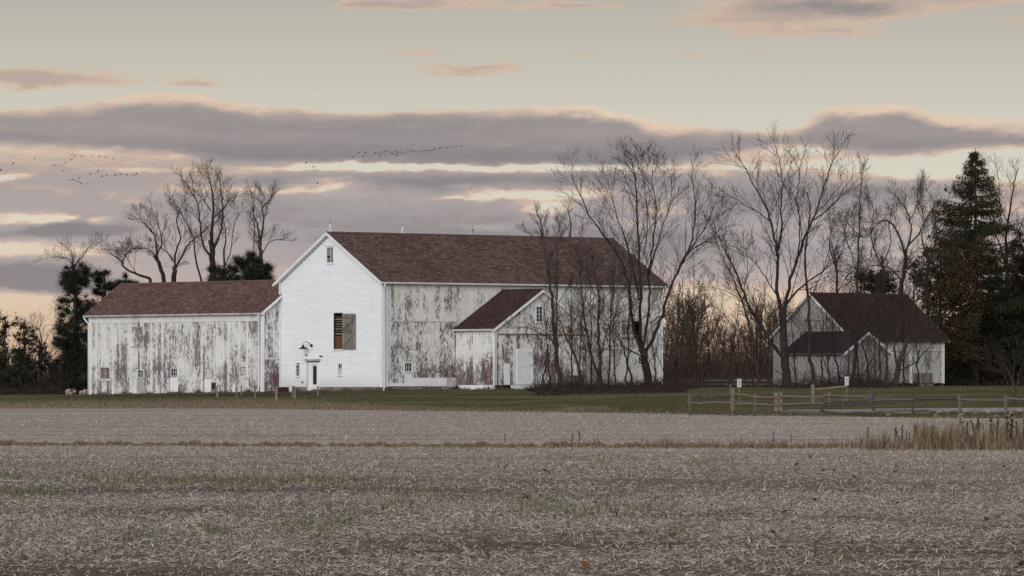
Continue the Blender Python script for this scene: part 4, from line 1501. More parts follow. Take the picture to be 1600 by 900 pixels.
T5 = [
    ([(1229, 617), (1228, 590), (1226, 560), (1224, 520), (1223, 485)], .40, .27, 0.2, 0),
    ([(1224, 560), (1208, 540), (1188, 508), (1170, 480), (1160, 455), (1150, 430), (1135, 400), (1120, 370), (1112, 345)], .19, .03, -2.4, 1),
    ([(1222, 490), (1214, 450), (1216, 410), (1212, 380), (1205, 345), (1196, 320), (1180, 290), (1165, 260), (1150, 240)], .20, .03, 1.6, 1),
    ([(1214, 400), (1222, 360), (1220, 320), (1222, 290), (1218, 260), (1212, 230)], .12, .025, (0.8, -1.0), 1),
    ([(1224, 490), (1233, 445), (1245, 405), (1258, 370), (1272, 340), (1284, 300), (1296, 262), (1310, 235)], .19, .03, -1.2, 1),
    ([(1246, 400), (1250, 355), (1246, 315), (1250, 280), (1254, 250)], .09, .02, (-0.6, 2.0), 1),
    ([(1226, 480), (1240, 460), (1262, 440), (1285, 425), (1305, 400), (1325, 385)], .13, .025, 2.4, 1),
    ([(1270, 345), (1295, 325), (1315, 300), (1330, 275)], .08, .02, (-1.0, -2.6), 1),
    ([(1205, 345), (1185, 330), (1165, 318), (1140, 300)], .07, .02, (1.2, 2.6), 1),
    ([(1176, 490), (1155, 470), (1130, 455), (1110, 450)], .06, .015, (-1.5, -2.8), 1),
    ([(1220, 470), (1200, 440), (1185, 415), (1165, 395), (1150, 385)], .08, .02, 1.8, 1),
    ([(1223, 585), (1205, 575), (1185, 565), (1165, 548)], .05, .015, -1.8, 1),
]
hero_tree('bare_tree', 'largest bare tree with a broad spreading crown, left of the small grey barn', 1229, 366, T5, .4, 32, dict(n=[2.3, 7, 4]))

T1 = [
    ([(877, 614), (874, 585), (869, 550), (866, 510), (862, 470), (857, 430), (852, 395), (846, 365), (838, 345)], .20, .025, 0.6, 0),
    ([(873, 580), (871, 545), (869, 500), (870, 460), (868, 420), (873, 385), (880, 360)], .13, .02, -0.8, 1),
    ([(867, 540), (858, 528), (845, 522), (832, 515), (818, 512), (800, 513)], .08, .02, -2.0, 1),
    ([(864, 490), (880, 460), (895, 435), (905, 410)], .05, .015, 1.2, 1),
]
hero_tree('bare_tree', 'slim two stemmed bare tree before the gabled porch of the white barn', 877, 372, T1, .2, 33, dict(n=[2.3, 6, 4], len=[1.7, 0.8, 0.45]))
T2 = [
    ([(938, 612), (936, 590), (925, 560), (918, 530), (914, 500), (910, 470), (907, 440), (908, 405)], .15, .02, -1.0, 0),
    ([(937, 606), (938, 570), (936, 535), (935, 495), (936, 465), (930, 430), (925, 400)], .16, .02, 0.6, 0),
    ([(938, 560), (946, 525), (958, 498), (968, 475), (975, 450)], .09, .02, 1.4, 1),
    ([(936, 500), (945, 470), (955, 450), (968, 430)], .06, .015, -1.2, 1),
    ([(942, 612), (955, 590), (965, 572), (972, 545), (966, 520)], .07, .015, 1.5, 1),
    ([(936, 476), (925, 450), (915, 425), (895, 400)], .06, .015, -1.0, 1),
]
hero_tree('bare_tree', 'shrubby multi stemmed bare tree between the porch and the tallest trunk', 938, 370, T2, .16, 34, dict(n=[2.5, 6, 4], len=[1.6, 0.8, 0.45]))
T2b = [
    ([(914, 612), (906, 580), (898, 555), (888, 535), (880, 515), (874, 500)], .13, .03, 0.8, 0),
    ([(912, 600), (903, 570), (898, 540), (892, 500), (890, 470)], .08, .02, -0.8, 1),
]
hero_tree('bare_tree', 'leaning bare sapling crossing the right side of the porch gable', 914, 373, T2b, .13, 35, dict(n=[2.3, 6, 4], len=[1.3, 0.7, 0.4]))
T2c = [
    ([(988, 612), (985, 585), (978, 560), (972, 540), (960, 520), (945, 505), (932, 496)], .10, .02, -0.8, 0),
    ([(979, 565), (985, 540), (983, 510), (990, 480)], .05, .015, 0.8, 1),
]
hero_tree('bare_tree', 'thin bare sapling arching left beside the tall three stemmed tree', 988, 371, T2c, .1, 36, dict(n=[2.4, 6, 4], len=[1.3, 0.7, 0.4]))
T4 = [
    ([(1186, 612), (1184, 580), (1180, 545), (1173, 515), (1164, 485), (1155, 460), (1148, 440), (1140, 420)], .13, .03, 0.5, 0),
    ([(1150, 445), (1135, 415), (1122, 385), (1108, 350)], .06, .015, -1.0, 1),
    ([(1178, 540), (1165, 528), (1145, 510), (1128, 490), (1105, 470), (1090, 450)], .07, .02, -1.6, 1),
    ([(1160, 475), (1166, 440), (1168, 400), (1160, 370)], .06, .015, 1.0, 1),
]
hero_tree('bare_tree', 'thin bare tree between the white barn and the largest spreading tree', 1186, 378, T4, .13, 37, dict(n=[2.2, 6, 4], len=[1.6, 0.8, 0.45]))
T6 = [
    ([(1271, 612), (1270, 580), (1266, 555), (1265, 510), (1262, 460), (1258, 410), (1262, 370), (1266, 330), (1262, 300)], .17, .025, 0.6, 0),
    ([(1268, 570), (1258, 545), (1250, 520), (1240, 495)], .06, .015, -1.4, 1),
    ([(1263, 470), (1278, 440), (1290, 410), (1300, 370), (1305, 340)], .07, .015, 1.2, 1),
]
hero_tree('bare_tree', 'straight bare tree standing before the gable of the small grey barn', 1271, 368, T6, .17, 38, dict(n=[2.0, 6, 4], len=[1.5, 0.8, 0.45]))
T7 = [
    ([(1330, 606), (1334, 580), (1337, 545), (1337, 500), (1340, 450), (1341, 400), (1343, 350), (1345, 310), (1347, 275), (1350, 255)], .15, .02, 0.4, 0),
    ([(1340, 470), (1352, 430), (1362, 395), (1370, 360)], .06, .015, 1.0, 1),
    ([(1340, 430), (1328, 395), (1320, 365), (1310, 345)], .05, .015, -1.0, 1),
    ([(1334, 600), (1345, 585), (1358, 578), (1372, 565)], .06, .015, -0.8, 1),
]
hero_tree('bare_tree', 'tall straight thin bare tree rising past the ridge of the small grey barn', 1330, 382, T7, .15, 39, dict(n=[2.3, 6, 4], len=[1.3, 0.7, 0.4]))
T7b = [
    ([(1312, 608), (1309, 580), (1305, 560), (1302, 530), (1300, 490), (1299, 450)], .10, .02, 0.3, 0),
    ([(1303, 540), (1312, 515), (1318, 490), (1325, 470)], .05, .015, 0.9, 1),
]
hero_tree('bare_tree', 'thin bare sapling before the black shed roof of the small barn', 1312, 384, T7b, .10, 40, dict(n=[2.6, 6, 4], len=[1.3, 0.7, 0.4]))
T8 = [
    ([(1398, 616), (1400, 595), (1403, 575), (1410, 550), (1418, 530), (1425, 505), (1428, 480), (1430, 450), (1438, 420)], .26, .03, 0.6, 0),
    ([(1402, 578), (1398, 545), (1402, 515), (1398, 485), (1390, 460)], .14, .02, -1.0, 1),
    ([(1404, 580), (1420, 572), (1432, 565), (1441, 552), (1452, 540), (1456, 528)], .10, .025, -1.8, 1),
    ([(1416, 535), (1430, 520), (1445, 505), (1462, 495)], .07, .02, 1.4, 1),
    ([(1400, 530), (1412, 505), (1410, 480), (1415, 455)], .06, .02, 0.8, 1),
]
hero_tree('bare_tree', 'low forked bare tree before the white end of the small barn', 1398, 372, T8, .26, 41, dict(n=[2.6, 5, 3], len=[1.5, 0.8, 0.45]))
T8b = [
    ([(1381, 612), (1384, 590), (1386, 565), (1385, 545), (1390, 525), (1393, 500)], .15, .02, 0.4, 0),
    ([(1385, 560), (1375, 540), (1368, 520), (1360, 500)], .06, .015, -1.0, 1),
]
hero_tree('bare_tree', 'short bare tree just left of the low forked tree by the small barn', 1381, 374, T8b, .15, 42, dict(n=[2.6, 6, 4], len=[1.3, 0.7, 0.4]))
T8c = [
    ([(1354, 610), (1357, 590), (1356, 570), (1352, 550), (1345, 530), (1343, 505)], .12, .02, 0.4, 0),
    ([(1356, 575), (1365, 555), (1366, 535), (1372, 515)], .06, .015, -1.0, 1),
]
hero_tree('bare_tree', 'short crooked bare tree before the white trimmed shed gable of the small barn', 1354, 380, T8c, .12, 43, dict(n=[2.6, 6, 4], len=[1.2, 0.7, 0.4]))
T9 = [
    ([(1412, 606), (1412, 560), (1410, 500), (1408, 455), (1414, 420), (1416, 390)], .34, .16, 0.2, 0),
    ([(1414, 400), (1404, 365), (1385, 345), (1368, 352), (1352, 372), (1335, 362), (1318, 345)], .15, .03, -1.5, 1),
    ([(1415, 395), (1424, 360), (1420, 335), (1408, 315), (1398, 298)], .13, .03, 1.0, 1),
    ([(1418, 385), (1440, 360), (1452, 335), (1465, 320)], .12, .03, 1.5, 1),
    ([(1410, 440), (1390, 420), (1365, 415), (1345, 428), (1330, 450)], .11, .03, -2.0, 1),
    ([(1412, 430), (1432, 405), (1455, 400), (1470, 415)], .10, .03, -1.0, 1),
    ([(1422, 345), (1435, 320), (1434, 300), (1440, 285)], .07, .02, (1.0, -0.6), 1),
    ([(1355, 370), (1345, 345), (1338, 325)], .05, .02, -1.4, 1),
]
hero_tree('bare_tree', 'gnarled crooked bare tree rising behind the roof of the small barn', 1412, 446, T9, .34, 44, dict(n=[3.4, 7, 4], len=[1.8, 0.9, 0.5], gnarl=.16, minz=-.6))
TX = [
    ([(1384, 606), (1383, 540), (1380, 480), (1382, 440), (1378, 400)], .22, .12, 0.2, 0),
    ([(1380, 420), (1366, 390), (1360, 360), (1364, 330), (1356, 308)], .10, .02, -1.2, 1),
    ([(1380, 410), (1392, 380), (1390, 350), (1398, 322)], .10, .02, 1.2, 1),
    ([(1381, 450), (1362, 430), (1340, 420), (1322, 432), (1312, 448)], .09, .02, -1.8, 1),
    ([(1382, 440), (1402, 425), (1425, 428), (1440, 445)], .08, .02, 1.6, 1),
]
hero_tree('bare_tree', 'bare tree with drooping tangled twigs behind the left end of the small barn roof', 1384, 448, TX, .22, 46, dict(n=[4.0, 7, 4], len=[1.8, .9, .5], gnarl=.15, minz=-.8))
TY = [
    ([(1448, 606), (1448, 540), (1450, 480), (1448, 440), (1452, 400)], .24, .13, 0.2, 0),
    ([(1451, 410), (1440, 375), (1444, 345), (1436, 318), (1440, 295)], .11, .02, -1.2, 1),
    ([(1451, 405), (1464, 370), (1462, 340), (1470, 312)], .10, .02, 1.2, 1),
    ([(1449, 450), (1430, 425), (1412, 418), (1396, 430)], .09, .02, -1.4, 1),
    ([(1450, 440), (1470, 420), (1488, 400), (1500, 372)], .09, .02, 1.2, 1),
]
hero_tree('bare_tree', 'tangled bare tree between the crooked tree and the tall spruce', 1448, 442, TY, .24, 47, dict(n=[4.0, 7, 4], len=[1.8, .9, .5], gnarl=.14, minz=-.6))
TZ = [
    ([(1308, 606), (1308, 540), (1306, 480), (1308, 430), (1304, 395)], .18, .09, 0.2, 0),
    ([(1306, 420), (1296, 385), (1298, 355), (1290, 330)], .08, .02, -1.2, 1),
    ([(1306, 415), (1318, 385), (1322, 355), (1332, 330)], .08, .02, 1.2, 1),
    ([(1307, 460), (1322, 435), (1340, 415), (1352, 395)], .07, .02, 1.0, 1),
]
hero_tree('bare_tree', 'bare tree rising just behind the left gable of the small barn', 1308, 450, TZ, .18, 48, dict(n=[3.2, 7, 4], len=[1.7, .9, .5], minz=-.4))
T10 = [
    ([(1587, 641), (1586, 620), (1583, 602), (1578, 585), (1570, 570), (1560, 555)], .10, .025, 0.2, 0),
    ([(1584, 606), (1592, 585), (1602, 565), (1610, 550)], .06, .015, 0.6, 1),
    ([(1584, 600), (1570, 588), (1555, 580), (1540, 575)], .05, .015, -0.8, 1),
    ([(1582, 595), (1586, 570), (1584, 545)], .05, .015, 0.5, 1),
    ([(1580, 588), (1562, 570), (1545, 560), (1530, 558)], .04, .012, 0.8, 1),
]
hero_tree('bare_tree', 'small round bare fruit tree on the lawn at the far right', 1587, 292, T10, .1, 45, dict(n=[4.0, 5, 3], len=[1.0, 0.6, 0.35]))

# ---- saplings that veil the right half of the barn and the small barn
rgs = random.Random(23)
SAP = [(848, 374, 500, 'leftmost'), (860, 371, 470, 'second from left'), (893, 375, 440, 'third from left'), (902, 369, 400, 'fourth from left'), (924, 376, 430, 'fifth from left'), (950, 373, 395, 'sixth from left'),
       (961, 369, 420, 'seventh from left'), (978, 376, 405, 'eighth from left'), (1026, 372, 470, 'ninth from left'), (1038, 378, 490, 'rightmost')]
for i, (px, Yd, top, pos) in enumerate(SAP):
    dx = rgs.uniform(-16, 16)
    mid = (612 + top) / 2
    limb = [([(px, 613), (px + dx * .15, 585), (px + dx * .45, mid), (px + dx * .8, (mid + top) / 2), (px + dx, top)], .085, .015, rgs.uniform(-1, 1), 0),
            ([(px + dx * .35, mid + 20), (px + dx * .35 + rgs.uniform(8, 18), mid - 15), (px + dx * .35 + rgs.uniform(16, 30), mid - 45)], .045, .012, rgs.uniform(-1.2, 1.2), 1),
            ([(px + dx * .2, mid + 40), (px + dx * .2 - rgs.uniform(8, 18), mid + 5), (px + dx * .2 - rgs.uniform(16, 28), mid - 25)], .045, .012, rgs.uniform(-1.2, 1.2), 1)]
    hero_tree('bare_sapling', 'thin bare sapling before the right half of the white barn, ' + pos + ' of these', px, Yd, limb, .08, 600 + i, dict(n=[2.4, 6, 4], len=[1.5, .75, .4], start=.2), group='saplings before the white barn', mat_c='twigfar')
SAP2 = [(1243, 376, 470, 'leftmost'), (1284, 378, 455, 'second from left'), (1296, 388, 480, 'third from left'), (1324, 374, 440, 'fourth from left'), (1344, 386, 430, 'fifth from left'), (1366, 376, 440, 'sixth from left'),
        (1376, 390, 420, 'seventh from left'), (1412, 384, 440, 'eighth from left'), (1436, 380, 470, 'rightmost')]
for i, (px, Yd, top, pos) in enumerate(SAP2):
    dx = rgs.uniform(-16, 16)
    mid = (612 + top) / 2
    limb = [([(px, 611), (px + dx * .15, 585), (px + dx * .45, mid), (px + dx * .8, (mid + top) / 2), (px + dx, top)], .085, .015, rgs.uniform(-1, 1), 0),
            ([(px + dx * .35, mid + 20), (px + dx * .35 + rgs.uniform(8, 18), mid - 15), (px + dx * .35 + rgs.uniform(16, 30), mid - 45)], .045, .012, rgs.uniform(-1.2, 1.2), 1),
            ([(px + dx * .2, mid + 40), (px + dx * .2 - rgs.uniform(8, 18), mid + 5), (px + dx * .2 - rgs.uniform(16, 28), mid - 25)], .045, .012, rgs.uniform(-1.2, 1.2), 1)]
    hero_tree('bare_sapling', 'thin bare sapling before the small grey barn, ' + pos + ' of these', px, Yd, limb, .08, 640 + i, dict(n=[2.6, 5, 3], len=[1.5, .75, .4], start=.2), group='saplings before the small barn')
SAP3 = [(1062, 402, 420, 'leftmost'), (1088, 396, 400, 'second from left'), (1112, 408, 430, 'third from left'), (1138, 400, 450, 'fourth from left'), (1205, 402, 440, 'rightmost')]
for i, (px, Yd, top, pos) in enumerate(SAP3):
    dx = rgs.uniform(-26, 26)
    mid = (612 + top) / 2
    limb = [([(px, 609), (px + dx * .15, 585), (px + dx * .45, mid), (px + dx * .8, (mid + top) / 2), (px + dx, top)], .095, .015, rgs.uniform(-1, 1), 0),
            ([(px + dx * .35, mid + 20), (px + dx * .35 + rgs.uniform(8, 18), mid - 15), (px + dx * .35 + rgs.uniform(20, 40), mid - 55)], .05, .012, rgs.uniform(-1.2, 1.2), 1),
            ([(px + dx * .2, mid + 40), (px + dx * .2 - rgs.uniform(8, 18), mid + 5), (px + dx * .2 - rgs.uniform(20, 38), mid - 35)], .05, .012, rgs.uniform(-1.2, 1.2), 1)]
    hero_tree('bare_sapling', 'thin bare sapling in the gap between the two barns, ' + pos + ' of these', px, Yd, limb, .08, 660 + i, dict(n=[2.2, 5, 3], len=[1.7, .85, .45], start=.3), group='saplings between the barns')

# ---- bare trees behind the long wing
BK = dict(mat_t='bark', mat_c='twig')
TA = [
    ([(330, 610), (331, 500), (332, 440), (332, 410), (330, 375)], .42, .26, 0, 0),
    ([(331, 385), (331, 350), (334, 320), (330, 295), (325, 280), (322, 270)], .22, .03, 0.8, 1),
    ([(329, 400), (318, 385), (314, 350), (310, 320), (300, 300), (288, 282)], .15, .03, -1.5, 1),
    ([(333, 390), (345, 360), (347, 325), (345, 300), (340, 275)], .16, .03, 1.5, 1),
    ([(334, 340), (350, 325), (360, 310), (366, 318)], .09, .02, -1.5, 1),
    ([(330, 330), (318, 312), (310, 290), (304, 275)], .08, .02, 1.8, 1),
    ([(315, 440), (305, 400), (302, 370), (290, 345), (280, 325), (270, 312)], .13, .025, -2.0, 1),
]
hero_tree('bare_tree', 'tallest bare tree behind the brown roof of the long wing', 330, 446, TA, .42, 51, dict(n=[2.7, 7, 4], start=.75, len=[1.9, .95, .5]), **BK)
TB = [
    ([(271, 612), (271, 520), (271, 450), (272, 425), (274, 415)], .34, .2, 0, 0),
    ([(273, 420), (282, 405), (292, 385), (305, 372), (318, 360), (330, 348)], .16, .03, 1.0, 1),
    ([(272, 425), (275, 395), (283, 370), (276, 345), (284, 325), (292, 305)], .14, .03, -1.0, 1),
    ([(273, 410), (262, 395), (250, 385), (244, 375)], .10, .02, -1.2, 1),
]
hero_tree('bare_tree', 'bare tree with a wide fork just left of the tallest behind the wing', 271, 440, TB, .34, 52, dict(n=[3.0, 7, 4], start=.8, len=[1.7, .9, .5]), **BK)
TC = [
    ([(258, 612), (258, 520), (257, 445), (250, 415), (242, 400)], .28, .17, 0, 0),
    ([(246, 405), (243, 375), (236, 360), (222, 345), (216, 335)], .14, .03, 1.0, 1),
    ([(244, 402), (252, 380), (248, 350), (238, 325)], .11, .02, -1.0, 1),
    ([(250, 418), (240, 395), (225, 388), (205, 392), (196, 400)], .10, .02, -1.6, 1),
]
hero_tree('bare_tree', 'bare tree leaning left behind the middle of the wing roof', 258, 452, TC, .28, 53, dict(n=[3.0, 7, 4], start=.8, len=[1.7, .9, .5]), **BK)
TD = [
    ([(236, 612), (236, 520), (237, 450), (232, 435), (218, 430), (200, 422), (192, 410), (200, 395), (208, 385)], .24, .03, -0.8, 0),
    ([(194, 412), (182, 402), (172, 395), (160, 388)], .07, .02, -0.6, 1),
    ([(215, 430), (205, 415), (195, 400), (185, 392)], .06, .02, 0.8, 1),
]
hero_tree('bare_tree', 'crooked low bare tree reaching left over the wing roof beside the pines', 236, 436, TD, .24, 54, dict(n=[3.0, 7, 4], start=.6, len=[1.5, .8, .45]), **BK)
TE = [
    ([(408, 612), (408, 500), (408, 440), (408, 400), (405, 375)], .30, .17, 0, 0),
    ([(406, 380), (402, 350), (396, 335), (398, 310), (394, 300)], .12, .025, -1.2, 1),
    ([(406, 385), (411, 350), (410, 325), (420, 315), (430, 298)], .14, .025, 1.2, 1),
    ([(411, 345), (416, 330), (414, 310), (406, 296)], .07, .02, -0.6, 1),
    ([(407, 400), (420, 380), (430, 375), (448, 372)], .08, .02, 0.8, 1),
    ([(402, 420), (396, 390), (398, 360), (392, 340)], .08, .02, 1.5, 1),
]
hero_tree('bare_tree', 'bare tree with twisting limbs nearest the gable behind the wing', 408, 442, TE, .30, 55, dict(n=[3.0, 7, 4], start=.8, len=[1.5, .8, .45]), **BK)
TG = [
    ([(348, 612), (348, 500), (350, 440), (350, 400), (352, 370), (350, 345)], .22, .03, 0.5, 0),
    ([(350, 420), (360, 390), (366, 350), (372, 330)], .09, .02, 1.2, 1),
]
hero_tree('bare_tree', 'thin bare tree just right of the tallest behind the wing', 348, 455, TG, .22, 56, dict(n=[2.0, 6, 4], start=.7, len=[1.5, .8, .45]), **BK)
TH = [
    ([(118, 612), (118, 520), (118, 450), (116, 425), (114, 412)], .26, .15, 0, 0),
    ([(115, 418), (108, 405), (95, 402), (80, 404)], .10, .02, -1.0, 1),
    ([(115, 418), (126, 402), (136, 390), (145, 378)], .11, .02, 1.0, 1),
    ([(114, 415), (112, 398), (106, 385)], .08, .02, 0.6, 1),
]
hero_tree('bare_tree', 'bare tree whose twigs fan out above the left dark pine', 118, 456, TH, .26, 57, dict(n=[3.4, 7, 4], start=.85, len=[1.6, .9, .5]), **BK)
for i, (px, Yd, limb) in enumerate((
        (862, 425, [([(862, 605), (860, 480), (856, 420), (850, 390), (846, 350), (838, 335)], .2, .03, .5, 0), ([(856, 430), (866, 390), (872, 360), (880, 338)], .1, .02, -1, 1), ([(852, 400), (838, 375), (826, 358)], .08, .02, 1, 1)]),
        (895, 430, [([(895, 605), (896, 480), (894, 420), (890, 385), (892, 350), (886, 330)], .2, .03, -.5, 0), ([(894, 420), (905, 385), (912, 350)], .1, .02, 1, 1), ([(892, 400), (880, 375), (872, 352)], .08, .02, -1, 1)]))):
    hero_tree('bare_tree', ('bare treetop showing over the barn ridge above the porch', 'bare treetop over the barn ridge nearest the tall three stemmed tree')[i], px, Yd, limb, .2, 60 + i,
              dict(n=[2.0, 6, 4], start=.6, len=[1.5, .8, .45]), **BK)
T11 = [
    ([(1582, 606), (1580, 520), (1576, 440), (1572, 380), (1578, 330), (1585, 290), (1590, 262)], .28, .03, 0.5, 0),
    ([(1575, 420), (1558, 370), (1550, 320), (1545, 280), (1540, 255)], .12, .02, 1.5, 1),
    ([(1574, 400), (1592, 360), (1608, 320), (1615, 280)], .12, .02, -1.5, 1),
    ([(1576, 350), (1562, 320), (1560, 285), (1556, 260)], .08, .02, -0.5, 1),
]
hero_tree('bare_tree', 'tall bare tree beside the spruce at the right edge', 1582, 470, T11, .28, 62, dict(n=[2.2, 5, 3], len=[1.8, .9, .5]), **BK)


# ------------------------------------------------------------------ foliage
def leaves_mesh(name, centres, dirs, length, width, mat, rs, droop=0.0):
    """one bent narrow blade or leaf per centre, pointing along dirs"""
    c = np.asarray(centres, dtype=float)
    n = len(c)
    d = np.asarray(dirs, dtype=float)
    d = d / (np.linalg.norm(d, axis=1, keepdims=True) + 1e-9)
    ref = rs.normal(size=(n, 3))
    s = np.cross(d, ref)
    s /= np.linalg.norm(s, axis=1, keepdims=True) + 1e-9
    L = (length * rs.uniform(0.6, 1.3, n))[:, None]
    Wd = (width * rs.uniform(0.6, 1.3, n))[:, None] / 2
    V = np.stack([c - d * L * .5, c + s * Wd, c + d * L * .5 + np.array([0, 0, -droop]) * L, c - s * Wd], 1).reshape(-1, 3)
    idx = np.arange(n * 4).reshape(n, 4)
    return mesh_np(name, V, idx, mat)


M['needle_dark'] = island('dark pine needles', [(0.0, (0.012, 0.014, 0.010)), (0.6, (0.026, 0.029, 0.019)), (1.0, (0.048, 0.048, 0.031))])
M['needle_spruce'] = island('spruce needles', [(0.0, (0.016, 0.017, 0.009)), (0.6, (0.034, 0.035, 0.018)), (1.0, (0.062, 0.055, 0.028))])
M['needle_pine'] = island('grey green pine needles', [(0.0, (0.014, 0.017, 0.013)), (0.6, (0.030, 0.034, 0.026)), (1.0, (0.052, 0.055, 0.042))])
M['leaf_brown'] = island('withered oak leaves', [(0.0, (0.024, 0.016, 0.009)), (0.5, (0.052, 0.036, 0.017)), (1.0, (0.105, 0.070, 0.030))])
M['leaf_dark'] = island('dark withered leaves', [(0.0, (0.012, 0.009, 0.007)), (0.6, (0.026, 0.019, 0.014)), (1.0, (0.050, 0.035, 0.024))])
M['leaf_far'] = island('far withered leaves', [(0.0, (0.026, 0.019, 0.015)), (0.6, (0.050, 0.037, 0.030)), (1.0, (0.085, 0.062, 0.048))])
M['leaf_orange'] = island('rust coloured leaves', [(0.0, (0.10, 0.04, 0.015)), (0.5, (0.19, 0.085, 0.03)), (1.0, (0.25, 0.13, 0.05))])


def spruce(label, px, Y, top_py, half_px, seed, low=0.06, mat='needle_spruce', group=None, name='spruce_tree', dense=1.0, lobes=1.0):
    rs = np.random.default_rng(seed)
    rg = random.Random(seed)
    base = at(px, Y)
    root = empty(name, base)
    H = CAMZ + (HZ - top_py) * Y / F - base.z
    Rm = half_px * Y / F
    out = [[([(rg.gauss(0, .02) if 0 < i < 7 else 0, rg.gauss(0, .02) if 0 < i < 7 else 0, H * i / 8) for i in range(9)], [.34 * (1 - i / 8.3) + .01 for i in range(9)], 8)], []]
    C, D = [], []
    z = H * low
    while z < H * 0.985:
        f = z / H
        rad = Rm * min(1.0, ((1 - f) * H + .15) / (118.0 * Y / F)) ** .95 * rg.uniform(.75, 1.1)
        zc = z
        for k in range(rg.randint(4, 6)):
            z = zc + rg.uniform(-.22, .22) * (1 if f < .93 else .2)
            an = rg.uniform(0, 2 * math.pi)
            L = max(.25, rad * rg.uniform(.7, 1.15))
            rise = -0.12 - .28 * (1 - f) + rg.uniform(-.1, .1)
            if f > .95:
                rise = .25
            pts = []
            for i in range(6):
                q = i / 5
                pts.append((math.cos(an) * L * q, math.sin(an) * L * q, z + L * (rise * q + .32 * q * q)))
            r = .012 + .012 * L
            out[1].append((pts, [r * (1 - .75 * i / 5) for i in range(6)], 4))
            m = int((20 + 34 * L) * dense)
            q = rs.uniform(.12, 1.02, m)
            P_ = np.stack([np.cos(an) * L * q, np.sin(an) * L * q, z + L * (rise * q + .32 * q * q)], 1)
            spread = (.10 + .20 * L * q * (1.08 - q))[:, None]
            side = np.array([-math.sin(an), math.cos(an), 0.0])
            sw = rs.normal(0, 1, m)[:, None]
            P_ = P_ + side * sw * spread * lobes
            hang = -np.abs(rs.normal(0, .42, m))
            P_[:, 2] += hang * (.4 + .6 * q)
            dd = np.stack([np.full(m, math.cos(an)), np.full(m, math.sin(an)), np.full(m, 0.0)], 1) + side * sw * .5
            dd[:, 2] = -rs.uniform(.2, 1.6, m)
            C.append(P_)
            D.append(dd)
        z = zc + H * 0.0175 * rg.uniform(.6, 1.5) + .03
    link('trunk', tubes_mesh('trunk', out[0], M['bark']), root)
    link('branch', tubes_mesh('branch', out[1], M['twig']), root)['kind'] = 'stuff'
    link('crown', leaves_mesh('crown', np.concatenate(C), np.concatenate(D), .32, .062, M[mat], rs, .1), root)
    return tag(root, label, 'tree', group)


def clump_tree(name, label, px, Y, clumps, trunk_top_py, r0, seed, mat, per=420, size=(.30, .05), group=None, cat='tree', mode='pine', twigs=0, lean=0):
    """tree whose foliage sits in clumps: clumps = (px, py, rx px, ry px, depth m)"""
    rs = np.random.default_rng(seed)
    rg = random.Random(seed)
    base = at(px, Y)
    root = empty(name, base)
    k = Y / F
    H = CAMZ + (HZ - trunk_top_py) * k - base.z
    stem = [(lean * (i / 7) ** 2 + rg.gauss(0, .03) * (0 < i), rg.gauss(0, .03) * (0 < i), H * i / 7 - (.2 if i == 0 else 0)) for i in range(8)]
    out = [[(stem, [r0 * (1 - .85 * i / 7) for i in range(8)], 8)], []]
    C, D = [], []
    for cx, cy, rx, ry, dy in clumps:
        cen = np.array([(cx - px) * k, dy, CAMZ + (HZ - cy) * k - base.z])
        rx_, ry_ = rx * k * (1.15 if mode == 'pine' else 1.0), ry * k * (1.1 if mode == 'pine' else 1.0)
        zs = max(.4, min(H * .97, cen[2] - rx_ * .35))
        i = min(6, int(zs / H * 7))
        st = stem[i]
        pts = shoot((st[0], st[1], zs), vnorm((cen[0] - st[0], cen[1] - st[1], cen[2] - zs)), math.dist((st[0], st[1], zs), cen), 6, .06, .02, rg)
        out[1].append((pts, [max(.02, .07 * (1 - .7 * q / 5)) for q in range(6)], 4))
        # sub-clumps give the ragged outline
        nb = max(7, int(13 * rx_ * ry_))
        for _ in range(nb):
            v = rs.normal(size=3)
            v /= np.linalg.norm(v)
            rr = rs.uniform(.2, 1.0) ** .5
            sc = cen + v * rr * np.array([rx_, max(rx_, .8) * .9, ry_])
            sr = rs.uniform(.26, .50) * min(1.6, (rx_ + ry_) / 2 + .35)
            m = int(per * rs.uniform(.6, 1.3) * sr * sr * 2)
            u = rs.normal(size=(m, 3))
            u /= np.linalg.norm(u, axis=1, keepdims=True)
            pp = sc + u * (sr * np.minimum(np.abs(rs.normal(0, .62, m)), 1.7)[:, None]) * np.array([1.1, 1.1, .85])
            C.append(pp)
            D.append(u + np.array([0, 0, .5 if mode == 'pine' else -.1]))
            if twigs:
                for _t in range(twigs):
                    d = vnorm(tuple(rs.normal(size=3) + np.array([0, 0, .4])))
                    out[1].append((shoot(tuple(sc), d, sr * 1.7, 4, .15, .03, rg), [.018, .014, .011, .009], 3))
            else:
                out[1].append((shoot(tuple(cen), vnorm(tuple(sc - cen + 1e-3)), float(np.linalg.norm(sc - cen)) + .05, 4, .05, 0, rg), [.03, .024, .018, .012], 3))
    link('trunk', tubes_mesh('trunk', out[0], M['bark']), root)
    link('branch', tubes_mesh('branch', out[1], M['twig']), root)['kind'] = 'stuff'
    link('crown', leaves_mesh('crown', np.concatenate(C), np.concatenate(D), size[0], size[1], M[mat], rs), root)
    return tag(root, label, cat, group)


